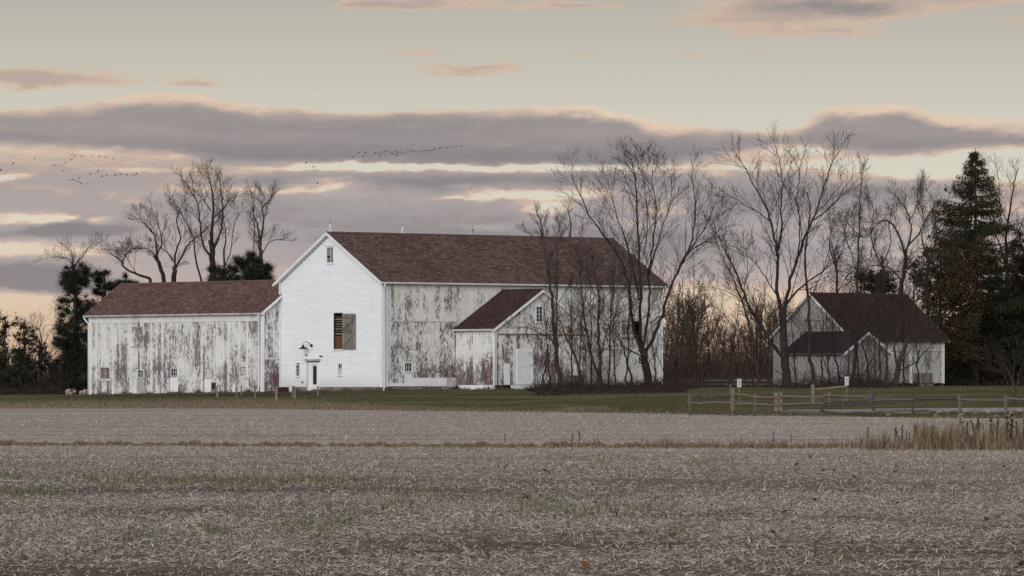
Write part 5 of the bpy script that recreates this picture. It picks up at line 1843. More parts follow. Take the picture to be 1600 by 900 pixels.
# conifers on the right
spruce('tall dark spruce with a pointed top towering over the right edge', 1524, 456, 231, 80, 71, dense=1.7)
clump_tree('oak_tree', 'oak with withered brown leaves between the small barn and the spruce', 1470, 445,
           [(1478, 400, 34, 26, 0), (1450, 430, 30, 28, 1), (1500, 445, 34, 30, -1), (1470, 470, 36, 30, 0), (1505, 500, 34, 34, 1), (1455, 510, 24, 24, -1), (1490, 540, 34, 28, 0), (1520, 410, 26, 24, 2)],
           395, .3, 72, 'leaf_brown', 130, (.20, .13), mode='leaf', twigs=3)
clump_tree('cedar_tree', 'dense black green evergreen filling the space under the spruce', 1520, 462,
           [(1500, 560, 34, 34, 0), (1540, 560, 36, 36, 1), (1575, 555, 34, 36, 0), (1605, 560, 30, 36, 0), (1530, 510, 38, 34, 2), (1570, 500, 36, 34, 1), (1600, 500, 34, 36, 1), (1490, 585, 24, 20, -1), (1550, 590, 40, 18, 0), (1590, 592, 30, 16, 0)],
           470, .3, 73, 'needle_dark', 420, (.30, .07))
clump_tree('evergreen_tree', 'dark shaggy evergreen at the right margin below the bare tree', 1598, 474,
           [(1590, 470, 26, 30, 0), (1610, 440, 26, 30, 0), (1600, 410, 24, 26, 0), (1620, 500, 30, 40, 0), (1580, 440, 18, 24, 1), (1560, 470, 24, 26, 1), (1572, 500, 26, 26, 0), (1556, 420, 18, 22, 2), (1590, 380, 16, 20, 1)],
           400, .28, 74, 'leaf_dark', 260, (.26, .09), twigs=3, mode='leaf')
clump_tree('evergreen_tree', 'dark evergreen showing over the small barn roof by the crooked tree', 1362, 452,
           [(1360, 440, 22, 16, 0), (1378, 452, 20, 14, 0), (1345, 455, 16, 12, 0), (1385, 430, 14, 14, 1)], 432, .2, 75, 'needle_dark', 300, (.28, .07))
# pines on the left
clump_tree('pine_tree', 'tall dark pine with tufted crown left of the long wing', 117, 436,
           [(120, 424, 22, 12, 0), (104, 432, 13, 10, 0), (134, 436, 12, 11, 1), (116, 452, 20, 12, 0), (108, 478, 18, 11, 0), (130, 470, 14, 9, 1), (100, 505, 16, 12, 0), (122, 505, 18, 14, 0), (96, 535, 12, 10, -1),
            (118, 540, 22, 16, 0), (116, 488, 20, 14, 1), (118, 520, 22, 16, -1), (114, 440, 22, 12, 1), (120, 556, 24, 16, 1), (106, 565, 20, 14, 0), (128, 572, 18, 18, 0), (112, 595, 24, 16, 0)],
           418, .24, 76, 'needle_dark', 1100, (.24, .028))
clump_tree('pine_tree', 'second dark pine rising over the left end of the wing roof', 163, 440,
           [(163, 432, 17, 9, 0), (150, 442, 10, 10, 0), (176, 446, 12, 10, 0), (160, 460, 18, 12, 0), (146, 478, 12, 12, 0), (168, 490, 14, 14, 0), (150, 520, 14, 18, 0), (146, 560, 10, 20, 0)],
           428, .22, 77, 'needle_dark', 1100, (.24, .028))
clump_tree('pine_tree', 'small dark pine tip right of the two pines over the wing roof', 197, 444,
           [(196, 437, 13, 8, 0), (206, 440, 8, 5, 0), (190, 450, 12, 10, 0)], 432, .2, 78, 'needle_dark', 1000, (.24, .028))
for i, (cx, top, w_, Yd) in enumerate(((345, 410, 20, 430), (386, 392, 24, 432), (412, 412, 14, 434))):
    clump_tree('pine_tree', ('squat grey green pine behind the wing, left of the three', 'tallest of the three squat pines behind the wing', 'lowest squat pine behind the wing beside the gable')[i], cx, Yd,
               [(cx - w_ * .3, top + 14, w_ * .5, 12, 0), (cx + w_ * .3, top + 10, w_ * .45, 11, 0), (cx, top + 24, w_ * .9, 12, 0), (cx - w_ * .5, top + 32, w_ * .5, 10, 1), (cx + w_ * .5, top + 32, w_ * .55, 10, -1), (cx, top + 46, w_, 14, 0)],
               top + 4, .22, 80 + i, 'needle_pine', 1100, (.36, .022))
# wood at the far left
LW = [(8, 486, 30, 470, 'leaf_dark'), (38, 492, 30, 480, 'leaf_brown'), (-22, 480, 34, 476, 'leaf_dark'), (62, 520, 22, 466, 'leaf_dark'), (30, 540, 26, 456, 'needle_dark'), (84, 560, 20, 484, 'leaf_dark'), (-8, 545, 28, 458, 'needle_dark')]
LL = ['tall withered tree with ragged crown at the left edge', 'brown leaved tree second from the left edge in the far wood', 'withered tree cut off by the left edge of the picture',
      'narrow dark tree near the gap before the tall pine', 'black green bush like evergreen under the left wood', 'low dark tree right beside the tall pine', 'black evergreen at the very left under the withered trees']
for i, (cx, top, w_, Yd, mt) in enumerate(LW):
    rg_ = random.Random(200 + i)
    cl = []
    hgt = 612 - top
    n = 9
    for k in range(n):
        f = k / (n - 1)
        cl.append((cx + rg_.uniform(-1, 1) * w_ * .6 * (1.05 - .55 * (1 - f)), top + 10 + hgt * .80 * f, w_ * rg_.uniform(.35, .6), hgt * rg_.uniform(.06, .11), rg_.uniform(-1.5, 1.5)))
    clump_tree('wood_tree', LL[i], cx, Yd, cl, top + 8, .24, 210 + i, mt, 150 if mt.startswith('leaf') else 320, (.24, .10), mode='leaf', twigs=4, group='trees of the wood at the far left')
hero_tree('bare_tree', 'thin pale bare tree in the gap between the left wood and the tall pine', 64, 474,
          [([(64, 612), (64, 570), (64, 540), (62, 518), (64, 500)], .14, .03, .4, 0), ([(64, 555), (72, 530), (78, 512)], .06, .015, 1, 1), ([(63, 540), (54, 520), (50, 505)], .06, .015, -1, 1), ([(64, 580), (76, 555), (88, 540)], .06, .015, -1, 1)],
          .14, 63, dict(n=[2.6, 5, 3], len=[1.5, .8, .45]), mat_c='twigfar')

# ---- brown wood between the two barns: a few kinds of bare tree copied, each turned and sized differently
def wood_kind(seed, hgt):
    rg = random.Random(seed)
    P = {**TREE, 'n': [9, 6, 4], 'len': [2.0, 1.0, .55], 'gnarl': .14, 'rmin': .016, 'up': .09}
    out = [[], []]
    pts = shoot((0, 0, -.1), (rg.gauss(0, .05), rg.gauss(0, .05), 1), hgt, 9, .06, .05, rg)
    grow(out, pts, .12, .03, 0, P, rg)
    return tubes_mesh('trunk', out[0], M['bark']), tubes_mesh('crown', out[1], M['twigwarm'])


kinds = [wood_kind(300 + i, 4.2) for i in range(5)]
rgw = random.Random(17)
spots = []
for i in range(60):
    px = 1036 + (1222 - 1036) * (i + rgw.uniform(.1, .9)) / 60
    spots.append((px + rgw.uniform(-6, 6), rgw.uniform(432, 540), rgw.uniform(.55, 1.5) * (1.12 if px < 1090 or px > 1175 else .9)))
for i in range(16):
    spots.append((1225 + i * 16, rgw.uniform(470, 500), rgw.uniform(1.1, 1.7)))
for i, (px, Yd, sc) in enumerate(spots):
    a, b = kinds[i % 5]
    r_ = empty('wood_tree', at(px, Yd), rgw.uniform(0, 6.28))
    r_.scale = (sc * rgw.uniform(.85, 1.1), sc * rgw.uniform(.85, 1.1), sc)
    for nm, me in (('trunk', a), ('crown', b)):
        link(nm, me, r_)
    lab = 'small brown bare tree in the thicket between the white barn and the grey barn' if px < 1222 else 'small brown bare tree in the thicket behind the small grey barn'
    tag(r_, lab, 'tree', 'thicket trees between the barns' if px < 1222 else 'thicket trees behind the small barn')


# ------------------------------------------------------------------ brush and brambles
def brush(name, label, boxes, mat, seed, cat='brush', hgt=1.0, per=60, rmin=.010, arch=True):
    rg = random.Random(seed)
    lines = []
    for px0, px1, Y0, Y1, hh in boxes:
        n = int(per * (px1 - px0) / 10)
        for _ in range(n):
            px, Yd = rg.uniform(px0, px1), rg.uniform(Y0, Y1)
            p = at(px, Yd)
            L = hh * rg.uniform(.4, 1.25)
            d = vnorm((rg.gauss(0, .6), rg.gauss(0, .6), 1))
            pts = []
            q = (p.x, p.y, p.z - .02)
            m = 5
            for i in range(m):
                pts.append(q)
                d = vnorm((d[0] + rg.gauss(0, .22), d[1] + rg.gauss(0, .22), d[2] - (.28 if arch else .02) + rg.gauss(0, .1)))
                q = vadd(q, d, L / (m - 1))
                if q[2] < hz(q[0], q[1]):
                    q = (q[0], q[1], hz(q[0], q[1]) + .01)
            lines.append((pts, [rmin * 1.5 * (1 - .6 * i / m) for i in range(m)], 3))
    o = link(name, tubes_mesh(name, lines, mat))
    return tag(o, label, cat, kind='stuff')


M['brush'] = island('dead brush stems', [(0.0, (0.022, 0.015, 0.013)), (0.6, (0.045, 0.031, 0.027)), (1.0, (0.085, 0.060, 0.050))])
M['brush2'] = island('red brown brush stems', [(0.0, (0.050, 0.029, 0.021)), (0.6, (0.10, 0.062, 0.045)), (1.0, (0.17, 0.115, 0.085))])
brush('bramble', 'dark tangle of dead brambles along the foot of the barn and trees',
      [(838, 1074, 344, 362, .62), (826, 1072, 360, 372, .85), (850, 1010, 366, 376, 1.0), (1000, 1072, 362, 374, 1.25), (1030, 1072, 372, 392, 1.6)], M['brush'], 401, per=62)
brush('undergrowth', 'brown undergrowth around the trunks before the small barn',
      [(1205, 1430, 362, 384, .9), (1225, 1400, 372, 392, 1.4), (1290, 1390, 380, 396, 2.2)], M['brush'], 402, per=26)
brush('thicket_brush', 'red brown brush filling the thicket between the two barns',
      [(1036, 1215, 432, 470, 2.2), (1036, 1222, 450, 500, 3.4), (1036, 1110, 420, 440, 1.9), (1060, 1130, 400, 420, .8)], M['brush2'], 403, per=95, rmin=.016, arch=False)
brush('wood_brush', 'dark brush under the far wood on the left', [(-40, 140, 444, 468, 1.2), (-40, 120, 470, 490, 2.6)], M['brush'], 404, per=60, rmin=.016)
brush('evergreen_brush', 'dark brush under the trees at the right edge', [(1480, 1640, 446, 470, 1.4)], M['brush'], 405, per=40, rmin=.016)
# rust coloured leaves still hanging on a sapling by the porch
rs_ = np.random.default_rng(5)
cen = at(893, 371, 528)
cc = np.concatenate([np.array(at(px, 371 + dy, py)) + rs_.normal(0, s, (n_, 3)) for px, py, s, n_, dy in ((900, 512, .30, 26, .2), (888, 520, .34, 26, .0), (895, 535, .30, 22, .3), (884, 545, .22, 14, -.2))])
tag(link('hanging_leaves', leaves_mesh('hanging_leaves', cc, rs_.normal(size=cc.shape), .15, .10, M['leaf_orange'], rs_)), 'rust coloured leaves clinging to the sapling before the porch gable', 'leaves', kind='stuff')


def far_wood():
    """the tree line along the horizon behind everything, one dark mass of trunks, twigs and withered leaves"""
    rg = random.Random(91)
    rs = np.random.default_rng(91)
    lines, C, D = [], [], []
    for i in range(2300):
        px = rg.uniform(-300, 1900)
        Yd = rg.uniform(640, 760)
        p = at(px, Yd)
        prof = 52 + 14 * math.sin(px / 61.0) + 9 * math.sin(px / 23.0 + 1)
        if 1040 < px < 1215:
            prof = 34 + 9 * math.sin(px / 17.0) + (26 if px < 1085 else 0)
        hh = prof * Yd / F * rg.uniform(.45, 1.1)
        pts = shoot((p.x, p.y, p.z - .1), (0, 0, 1), hh, 5, .07, .02, rg)
        lines.append((pts, [.10, .08, .06, .045, .03], 3))
        for k in range(9):
            q = pts[rg.randint(1, 4)]
            d = vnorm((rg.gauss(0, .7), rg.gauss(0, .7), rg.uniform(.2, 1.2)))
            lines.append((shoot(q, d, rg.uniform(.7, 1.9), 4, .14, .03, rg), [.035, .03, .025, .02], 3))
        m = 16
        zz = rs.uniform(0, 1, m) ** 1.25
        C.append(np.stack([p.x + rs.normal(0, 1.1, m), p.y + rs.normal(0, 1.1, m), p.z + zz * hh * .82], 1))
        D.append(rs.normal(size=(m, 3)))
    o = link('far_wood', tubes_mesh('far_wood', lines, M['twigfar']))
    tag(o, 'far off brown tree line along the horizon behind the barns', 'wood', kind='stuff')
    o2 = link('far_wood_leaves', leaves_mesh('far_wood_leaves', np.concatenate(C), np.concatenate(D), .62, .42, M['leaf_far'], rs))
    tag(o2, 'withered dark leaves of the far tree line on the horizon', 'leaves', kind='stuff')


far_wood()

# ------------------------------------------------------------------ rail fences
def log_mesh(a, b, r, rg, sides=6, taper=1.0, jit=.12):
    a, b = Vector(a), Vector(b)
    mb = MB()
    n = 5
    pts = []
    for i in range(n):
        t_ = i / (n - 1)
        p = a.lerp(b, t_)
        p += Vector((rg.gauss(0, r * jit), rg.gauss(0, r * jit), rg.gauss(0, r * jit)))
        pts.append(p)
    mb.tube(pts, [r * (1 - (1 - taper) * i / (n - 1)) * rg.uniform(.88, 1.1) for i in range(n)], sides)
    return mb


def near_fence():
    rg = random.Random(8)
    Y0 = 262.0
    k = Y0 / F
    posts = [(1078, 613, 'railwood'), (1145, 606, 'tanwood'), (1216, 612, 'railwood'), (1285, 612, 'railwood'), (1365, 612, 'railwood'), (1427, 616, 'railwood'), (1500, 616, 'railwood'), (1572, 617, 'railwood'), (1642, 617, 'railwood')]
    base = at(1078, Y0)
    root = empty('rail_fence', base)
    tag(root, 'weathered split rail fence along the edge of the field', 'fence')
    P = []
    for px, py, mt in posts:
        Yp = Y0 - (px - 1078) * .012
        b = at(px, Yp)
        top = CAMZ + (HZ - py) * Yp / F
        loc = b - base
        log_mesh((loc.x, loc.y, loc.z - .3), (loc.x + rg.gauss(0, .02), loc.y, top - base.z), .085 if mt == 'railwood' else .10, rg, 6, .92, .05).build('post', M[mt], root)
        P.append((loc, top - base.z))
    # an older post leaning on the new one
    l0 = at(1143, Y0 + .5) - base
    log_mesh((l0.x, l0.y, l0.z - .3), (l0.x - .05, l0.y, CAMZ + (HZ - 600) * k - base.z), .08, rg, 6, .9, .05).build('post', M['railwood'], root)
    rails = {0: [.33, .62, .98], 1: [.32, .62, .95], 2: [.34, .62, .97], 3: [.36, .64, .95], 4: [.37, .68, .92], 5: [.36, .70, .92], 6: [.34, .72, .92], 7: [.34, .70, .92]}
    for i in range(len(P) - 1):
        (a, ta), (b, tb) = P[i], P[i + 1]
        hs = (0.98, 0.62, 0.20) if i < 4 else (0.80, 0.20)
        for q, hh in enumerate(hs):
            mt = 'tanwood' if (i, q) == (1, 0) else 'railwood'
            log_mesh((a.x - .1, a.y + .05, a.z + hh + rg.uniform(-.11, .07)), (b.x + .1, b.y - .05, b.z + hh + rg.uniform(-.11, .07)), .068, rg, 5, .85, .38).build('rail', M[mt], root)


near_fence()


def second_fence():
    rg = random.Random(9)
    Y0 = 300.0
    base = at(1270, Y0)
    root = empty('rail_fence', base)
    tag(root, 'short rail fence with one pale new post behind the field fence', 'fence')

    def pt(px, py, Y=Y0):
        return at(px, Y, py) - base
    g = at(1270, Y0) - base
    MB().bar(pt(1270, 601) , Vector((pt(1270, 601).x, 0, -.2)), .17).build('post', M['tanwood'], root)
    log_mesh(pt(1273, 608.5), pt(1323, 604), .075, rg, 6, .9, .05).build('rail', M['tanwood'], root)
    for px, py in ((1360, 611), (1318, 614)):
        a = pt(px, py)
        b = at(px, Y0) - base
        log_mesh(a, (b.x, b.y, b.z - .2), .085 if px > 1330 else .05, rg, 6, 1, .05).build('post', M['railwood'], root)
    for y0, y1 in ((620.5, 618.5), (629, 628), (633.5, 634)):
        log_mesh(pt(1288, y0), pt(1362, y1), .055, rg, 5, .9, .15).build('rail', M['railwood'], root)
    log_mesh(pt(1362, 621), pt(1440, 624.5), .05, rg, 5, .9, .15).build('rail', M['railwood'], root)


second_fence()


def dark_fence():
    rg = random.Random(10)
    Y0 = 398.0
    base = at(1094, Y0)
    root = empty('board_fence', base)
    tag(root, 'dark board fence before the thicket between the two barns', 'fence')

    def pt(px, py, Y=Y0):
        return at(px, Y, py) - base
    for px in (1094, 1100, 1143, 1176, 1200):
        a = pt(px, 588.5 if px != 1100 else 591)
        b = at(px, Y0) - base
        MB().bar(a, (b.x, b.y, b.z - .2), .15 if px in (1094, 1143) else .11).build('post', M['blackwood'], root)
    for y in (590.5, 597.5, 603):
        a, b = pt(1094, y), pt(1208, y)
        q = [a, b]
        MB().bar(a + Vector((0, -.09, 0)), b + Vector((0, -.09, 0)), .04, .17).build('rail', M['blackwood'], root)
    MB().bar(pt(1096, 591) + Vector((0, -.14, 0)), pt(1068, 605) + Vector((0, -.14, 0)), .05, .17).build('brace', M['blackwood'], root)


dark_fence()


# ------------------------------------------------------------------ signs and marker posts
M['signwhite'] = plain('white sign face', (0.46, 0.46, 0.45), (0.54, 0.54, 0.53), 2.0, 0.5)
M['signink'] = plain('grey print', (0.09, 0.09, 0.09), (0.14, 0.14, 0.14), 3.0, 0.7)
M['redband'] = plain('dull red band', (0.16, 0.075, 0.055), (0.22, 0.11, 0.08), 4.0, 0.8)
M['tanband'] = plain('tan band', (0.17, 0.135, 0.115), (0.22, 0.18, 0.155), 4.0, 0.8)


def sign(px, Y, py0, py1, w_px, label, figure=False):
    k = Y / F
    b = at(px, Y)
    root = empty('notice_sign', b)
    tag(root, label, 'sign')
    z0, z1 = CAMZ + (HZ - py1) * k - b.z, CAMZ + (HZ - py0) * k - b.z
    w = w_px * k / 2
    MB().bar((0, .03, -.3), (0, .03, z1 - .03), .05).build('post', M['metal'], root)
    pn = MB().box(-w, w, -.015, 0, z0, z1).build('panel', M['signwhite'], root)
    ink = MB()
    hh = z1 - z0
    if figure:
        ink.box(-w * .35, w * .35, -.022, -.017, z0 + hh * .62, z0 + hh * .80)
        ink.box(-w * .2, w * .2, -.022, -.017, z0 + hh * .30, z0 + hh * .615)
        ink.box(-w * .5, w * .5, -.022, -.017, z0 + hh * .14, z0 + hh * .20)
    else:
        for q in range(6):
            f = .86 - q * .135
            ink.box(-w * (.7 - .12 * (q % 2)), w * (.72 - .1 * ((q + 1) % 3)), -.022, -.017, z0 + hh * f - .012, z0 + hh * f + .012)
    ink.build('print', M['signink'], pn)
    return root


sign(1155, 300, 592, 605, 6.5, 'small white printed notice on a thin post before the dark board fence')
sign(1323, 306, 588.5, 602, 6, 'small white sign with a dark mark before the small barn', True)


def slim_marker(px, Y, py_top, label, mat):
    b = at(px, Y)
    z1 = CAMZ + (HZ - py_top) * Y / F - b.z
    r = empty('marker_post', b)
    MB().tube([(0, 0, -.2), (0, 0, z1 * .96)], .035, 8).build('stake', M[mat], r)
    MB().tube([(0, 0, z1 * .80), (0, 0, z1)], [.045, .03], 8).build('cap', M['signwhite'], r)
    tag(r, label, 'post')


slim_marker(1180, 285, 617, 'thin pale marker stake behind the second bay of the rail fence', 'greywood')
slim_marker(1296, 296, 614, 'thin pale marker stake beside the short rail fence', 'greywood')


def banded():
    b = at(1216, 268)
    r = empty('banded_pier', b)
    k = 268 / F
    z1 = CAMZ + (HZ - 613) * k - b.z
    w = 6.3 * k
    n = 6
    MB().box(-w * .9, w * .9, .02, .30, -.2, z1 - .02).build('core', M['mortar'], r)
    for i in range(n):
        MB().box(-w, w, 0, .32, z1 * i / n + .012, z1 * (i + 1) / n - .012).build('band', M['redband' if i % 2 == 0 else 'tanband'], r)
    tag(r, 'short red and tan banded brick pier behind a fence post', 'pier')


banded()


# ------------------------------------------------------------------ things in front of the barn
ORD = ['leftmost', 'second from left', 'third from left', 'fourth from left', 'fifth from left', 'sixth from left', 'seventh from left', 'rightmost']
rgp = random.Random(12)
for i, (px, top, bot, w) in enumerate(((340, 602.5, 620.5, 2.8), (370, 605, 622, 2.5), (377.5, 603, 617, 2.5), (399, 603, 622, 2.2), (431.5, 603, 625, 3.4), (457.5, 603, 621, 2.6), (460.5, 603.5, 623, 2.8), (496.8, 602.5, 618.5, 2.3))):
    # the row of the foot gives the distance on the sloping lawn
    Y = 388.0
    for yy in np.arange(330, 388, 1.0):
        X = (px - 800) * yy / F
        if HZ + (CAMZ - hz(X, yy)) * F / yy <= bot:
            Y = float(yy)
            break
    b = at(px, Y)
    hgt = CAMZ + (HZ - top) * Y / F - b.z
    r = w * Y / F / 2
    o = empty('wooden_post', b)
    log_mesh((0, 0, -.25), (rgp.gauss(0, .03), 0, hgt - .03), r, rgp, 7, .92, .05).build('shaft', M['greywood'], o)
    MB().tube([(0, 0, hgt - .04), (0, 0, hgt + .01)], [r * .95, r * .7], 7).build('worn_top', M['greywood'], o)
    tag(o, f'short weathered wooden post, {ORD[i]} of the row on the lawn before the barn', 'post', 'short wooden posts before the barn')


def bench():
    p = at(451, 390)
    k = 390 / F
    r = empty('wooden_bench', p, R(-50))
    z = CAMZ + (HZ - 604.5) * k - p.z
    for i in range(3):
        MB().box(-.62, .62, -.22 + i * .15, -.085 + i * .15, z - .06, z).build('seat_plank', M['railwood'], r)
    for sx in (-.5, .5):
        MB().box(sx - .05, sx + .05, -.18, .18, -.05, z - .062).build('leg', M['railwood'], r)
    MB().box(-.45, .45, -.03, .03, z * .4, z * .4 + .08).build('stretcher', M['railwood'], r)
    tag(r, 'low dark wooden bench against the barn left of the door', 'bench')


bench()


def bucket():
    p = at(454.5, 387)
    r = empty('bucket', p)
    mb = MB()
    prof = [(.0, .0), (.12, .0), (.15, .34), (.16, .36), (.14, .36), (.11, .03), (.0, .03)]
    vs, fs = [], []
    for ra, zz in prof:
        for q in range(12):
            an = 2 * math.pi * q / 12
            vs.append((ra * math.cos(an), ra * math.sin(an), zz))
    for i in range(len(prof) - 1):
        for q in range(12):
            fs.append((i * 12 + q, i * 12 + (q + 1) % 12, (i + 1) * 12 + (q + 1) % 12, (i + 1) * 12 + q))
    mb.add(vs, fs)
    mb.build('pail', M['trim'], r, True)
    MB().tube([(-.15, 0, .33), (-.13, -.08, .42), (0, -.13, .47), (.13, -.08, .42), (.15, 0, .33)], .01, 5).build('handle', M['metal'], r)
    tag(r, 'small white pail on the grass beside the bench', 'bucket')


bucket()


def planter():
    p = at(441, 388)
    r = empty('flower_bed', p, R(-50))
    M['redleaf'] = island('dull red leaves', [(0.0, (0.055, 0.016, 0.018)), (1.0, (0.13, 0.04, 0.042))])
    rs = np.random.default_rng(3)
    n = 500
    c = np.stack([rs.uniform(-.75, .75, n), rs.uniform(-.18, .18, n), rs.uniform(.02, .34, n)], 1)
    link('foliage', leaves_mesh('foliage', c, rs.normal(size=(n, 3)), .10, .06, M['redleaf'], rs), r)
    tubes = [([(x, 0, 0), (x + .03, .02, .15), (x + .05, .0, .3)], [.012, .01, .006], 3) for x in np.linspace(-.7, .7, 12)]
    link('stem', tubes_mesh('stem', tubes, M['twig']), r)
    tag(r, 'low dull red plants at the foot of the wall left of the bench', 'plant')


planter()


def utility_unit():
    p = at(335.5, 399)
    r = empty('utility_box', p, R(-50))
    MB().box(-.28, .28, -.15, .15, -.1, .25).build('plinth', M['mortar'], r)
    mb = MB()
    mb.box(-.25, .25, -.14, .14, .255, .80)
    bx = mb.build('casing', M['metal'], r)
    mb = MB()
    vs = []
    mb.tube([(0, -.142, .52), (0, -.155, .52)], .2, 16)
    mb.build('fan_grille', M['black'], bx)
    for q in range(4):
        MB().box(-.22, .22, -.165, -.158, .36 + q * .1, .375 + q * .1).build('bar', M['metal'], bx)
    tag(r, 'small grey fan unit at the foot of the long wing wall', 'machine')
    # hose reel by the next posts
    p = at(373.5, 397)
    r = empty('hose_reel', p, R(-50))
    MB().tube([(math.cos(a) * .24, 0, .36 + math.sin(a) * .24) for a in np.linspace(0, 6.28, 18)], .045, 6, False).build('hose', M['black'], r, True)
    MB().tube([(-.02, .06, -.1), (-.02, .06, .65)], .03, 6).build('stand', M['metal'], r)
    tag(r, 'dark coiled hose on a stand before the wing wall', 'hose')


utility_unit()


def crate_and_rubble():
    p = at(899, 378)
    r = empty('wooden_crate', p, R(40))
    z = 0.95
    for sx in (-.36, .36):
        for sy in (-.36, .36):
            MB().box(sx - .04, sx + .04, sy - .04, sy + .04, 0, z).build('corner_post', M['blackwood'], r)
    for q in range(5):
        zz = .06 + q * .18
        MB().box(-.42, .42, -.425, -.405, zz, zz + .15).build('slat', M['railwood'], r)
        MB().box(-.425, -.405, -.40, .40, zz, zz + .15).build('slat', M['railwood'], r)
        MB().box(.405, .425, -.40, .40, zz, zz + .15).build('slat', M['railwood'], r)
        MB().box(-.42, .42, .405, .425, zz, zz + .15).build('slat', M['railwood'], r)
    tag(r, 'dark slatted wooden crate among the saplings before the porch', 'crate')
    # rubble left of the wing
    rg = random.Random(4)
    c = at(122, 425)
    r = empty('rubble_heap', c)
    M['rubble'] = plain('pale and reddish rubble', (0.14, 0.085, 0.07), (0.36, 0.29, 0.25), 1.5, 0.9, 0.01)
    for q in range(16):
        mb = MB()
        sph(mb, (0, 0, 0), (rg.uniform(.12, .28), rg.uniform(.12, .22), rg.uniform(.09, .18)), 7, 4, .22, rg)
        o = mb.build('stone', M['rubble'], r)
        o.location = (rg.uniform(-.95, .95), rg.uniform(-.3, .3), rg.uniform(.05, .38))
        o.rotation_euler = (rg.uniform(0, 3), rg.uniform(0, 3), rg.uniform(0, 3))
    tag(r, 'low heap of pale and reddish stones left of the long wing', 'rubble')


crate_and_rubble()


# ------------------------------------------------------------------ birds
def goose_mesh(flap):
    mb = MB()
    # body with neck and head along +x
    prof = [(-.52, 0.02, .0), (-.42, .05, .01), (-.2, .12, 0), (.05, .13, 0), (.25, .08, .02), (.40, .045, .05), (.62, .035, .07), (.70, .05, .08), (.78, .03, .075), (.84, .008, .07)]
    vs, fs = [], []
    for x, r, z in prof:
        for q in range(8):
            an = 2 * math.pi * q / 8
            vs.append((x, r * math.cos(an), z + r * math.sin(an) * .85))
    for i in range(len(prof) - 1):
        for q in range(8):
            fs.append((i * 8 + q, i * 8 + (q + 1) % 8, (i + 1) * 8 + (q + 1) % 8, (i + 1) * 8 + q))
    # wings, joined at the shoulder rings
    for s in (-1, 1):
        b = len(vs)
        for y, xc, ch, z in ((.08, .08, .17, .04), (.35, .10, .16, .04 + .35 * flap), (.62, .04, .12, .04 + .60 * flap * .8), (.85, -.08, .04, .04 + .85 * flap * .55)):
            vs += [(xc + ch, s * y, z), (xc - ch, s * y, z), (xc, s * y, z + .02)]
        for i in range(3):
            q = b + i * 3
            fs += [(q, q + 3, q + 5, q + 2), (q + 2, q + 5, q + 4, q + 1), (q + 1, q + 4, q + 3, q)]
    me = bpy.data.meshes.new('goose')
    me.from_pydata(vs, [], fs)
    me.materials.append(M['goose'])
    me.update()
    return me


M['goose'] = plain('dark goose plumage', (0.07, 0.063, 0.060), (0.11, 0.10, 0.095), 6.0, 0.9)
GM = [goose_mesh(f) for f in (.55, .25, -.15, -.45)]
rgb = random.Random(3)
fl1 = [(560, 239), (571, 239), (552, 245), (568, 244), (586, 240), (593, 239), (599, 237), (594, 243), (602, 242), (610, 239), (614, 241), (618, 237), (622, 238), (627, 239), (632, 239), (620, 243), (637, 235), (643, 236), (649, 237), (656, 237),
       (662, 236), (668, 236), (673, 235), (678, 233), (687, 232), (692, 230), (699, 231), (707, 230), (713, 229), (720, 229), (604, 237)]
fl2 = [(113, 241), (117, 244), (112, 249), (128, 245), (144, 243), (155, 244), (165, 245), (177, 248), (85, 258), (102, 254), (99, 267), (54, 249), (20, 256), (1, 265), (141, 272), (153, 268), (159, 276), (166, 275), (180, 274), (188, 272), (198, 273), (208, 274), (213, 272),
       (108, 281), (114, 281), (119, 283), (123, 284), (127, 287), (137, 287), (124, 278)]
for fl, lab, grp in ((fl1, 'dark goose in the long ragged line flying above the main barn roof', 'geese in the line above the barn'),
                     (fl2, 'dark goose in the loose flock flying over the trees at the left', 'geese in the flock at the left'),
                     ([(478, 255), (490, 261), (496, 287), (503, 288)], 'stray goose between the two flocks, above the barn gable', 'stray geese between the flocks')):
    for px, py in fl:
        Y = rgb.uniform(1050, 1250)
        o = link('goose', rgb.choice(GM))
        o.location = at(px, Y, py)
        o.scale = (.64, .64, .64)
        o.rotation_euler = (rgb.uniform(-.5, .2), rgb.uniform(-.35, -.1), rgb.uniform(.1, .9))
        tag(o, lab, 'bird', grp)


def perched(px, py, Y, face, lab):
    mb = MB()
    prof = [(-.26, .012, -.10), (-.16, .025, -.06), (-.06, .055, -.01), (.03, .07, .05), (.09, .055, .11), (.12, .045, .16), (.16, .035, .185), (.19, .01, .18), (.23, .003, .175)]
    vs, fs = [], []
    for x, r, z in prof:
        for q in range(8):
            an = 2 * math.pi * q / 8
            vs.append((x, r * math.cos(an), z + r * math.sin(an)))
    for i in range(len(prof) - 1):
        for q in range(8):
            fs.append((i * 8 + q, i * 8 + (q + 1) % 8, (i + 1) * 8 + (q + 1) % 8, (i + 1) * 8 + q))
    mb.add(vs, fs)
    mb.tube([(.0, .02, -.10), (.01, .02, .02)], .008, 4).tube([(.0, -.02, -.10), (.01, -.02, .02)], .008, 4)
    o = mb.build('perched_bird', M['goose'], None, True)
    o.location = at(px, Y, py)
    o.rotation_euler = (0, 0, face)
    tag(o, lab, 'bird', 'birds perched in the treetop')


perched(991, 244, 375, 2.9, 'small dark bird, left of three perched on the tallest twigs')
perched(1003, 243, 375.2, .3, 'small dark bird, middle of three perched on the tallest twigs')
perched(1021, 242, 376.5, 2.6, 'small dark bird, right of three perched on the tallest twigs')


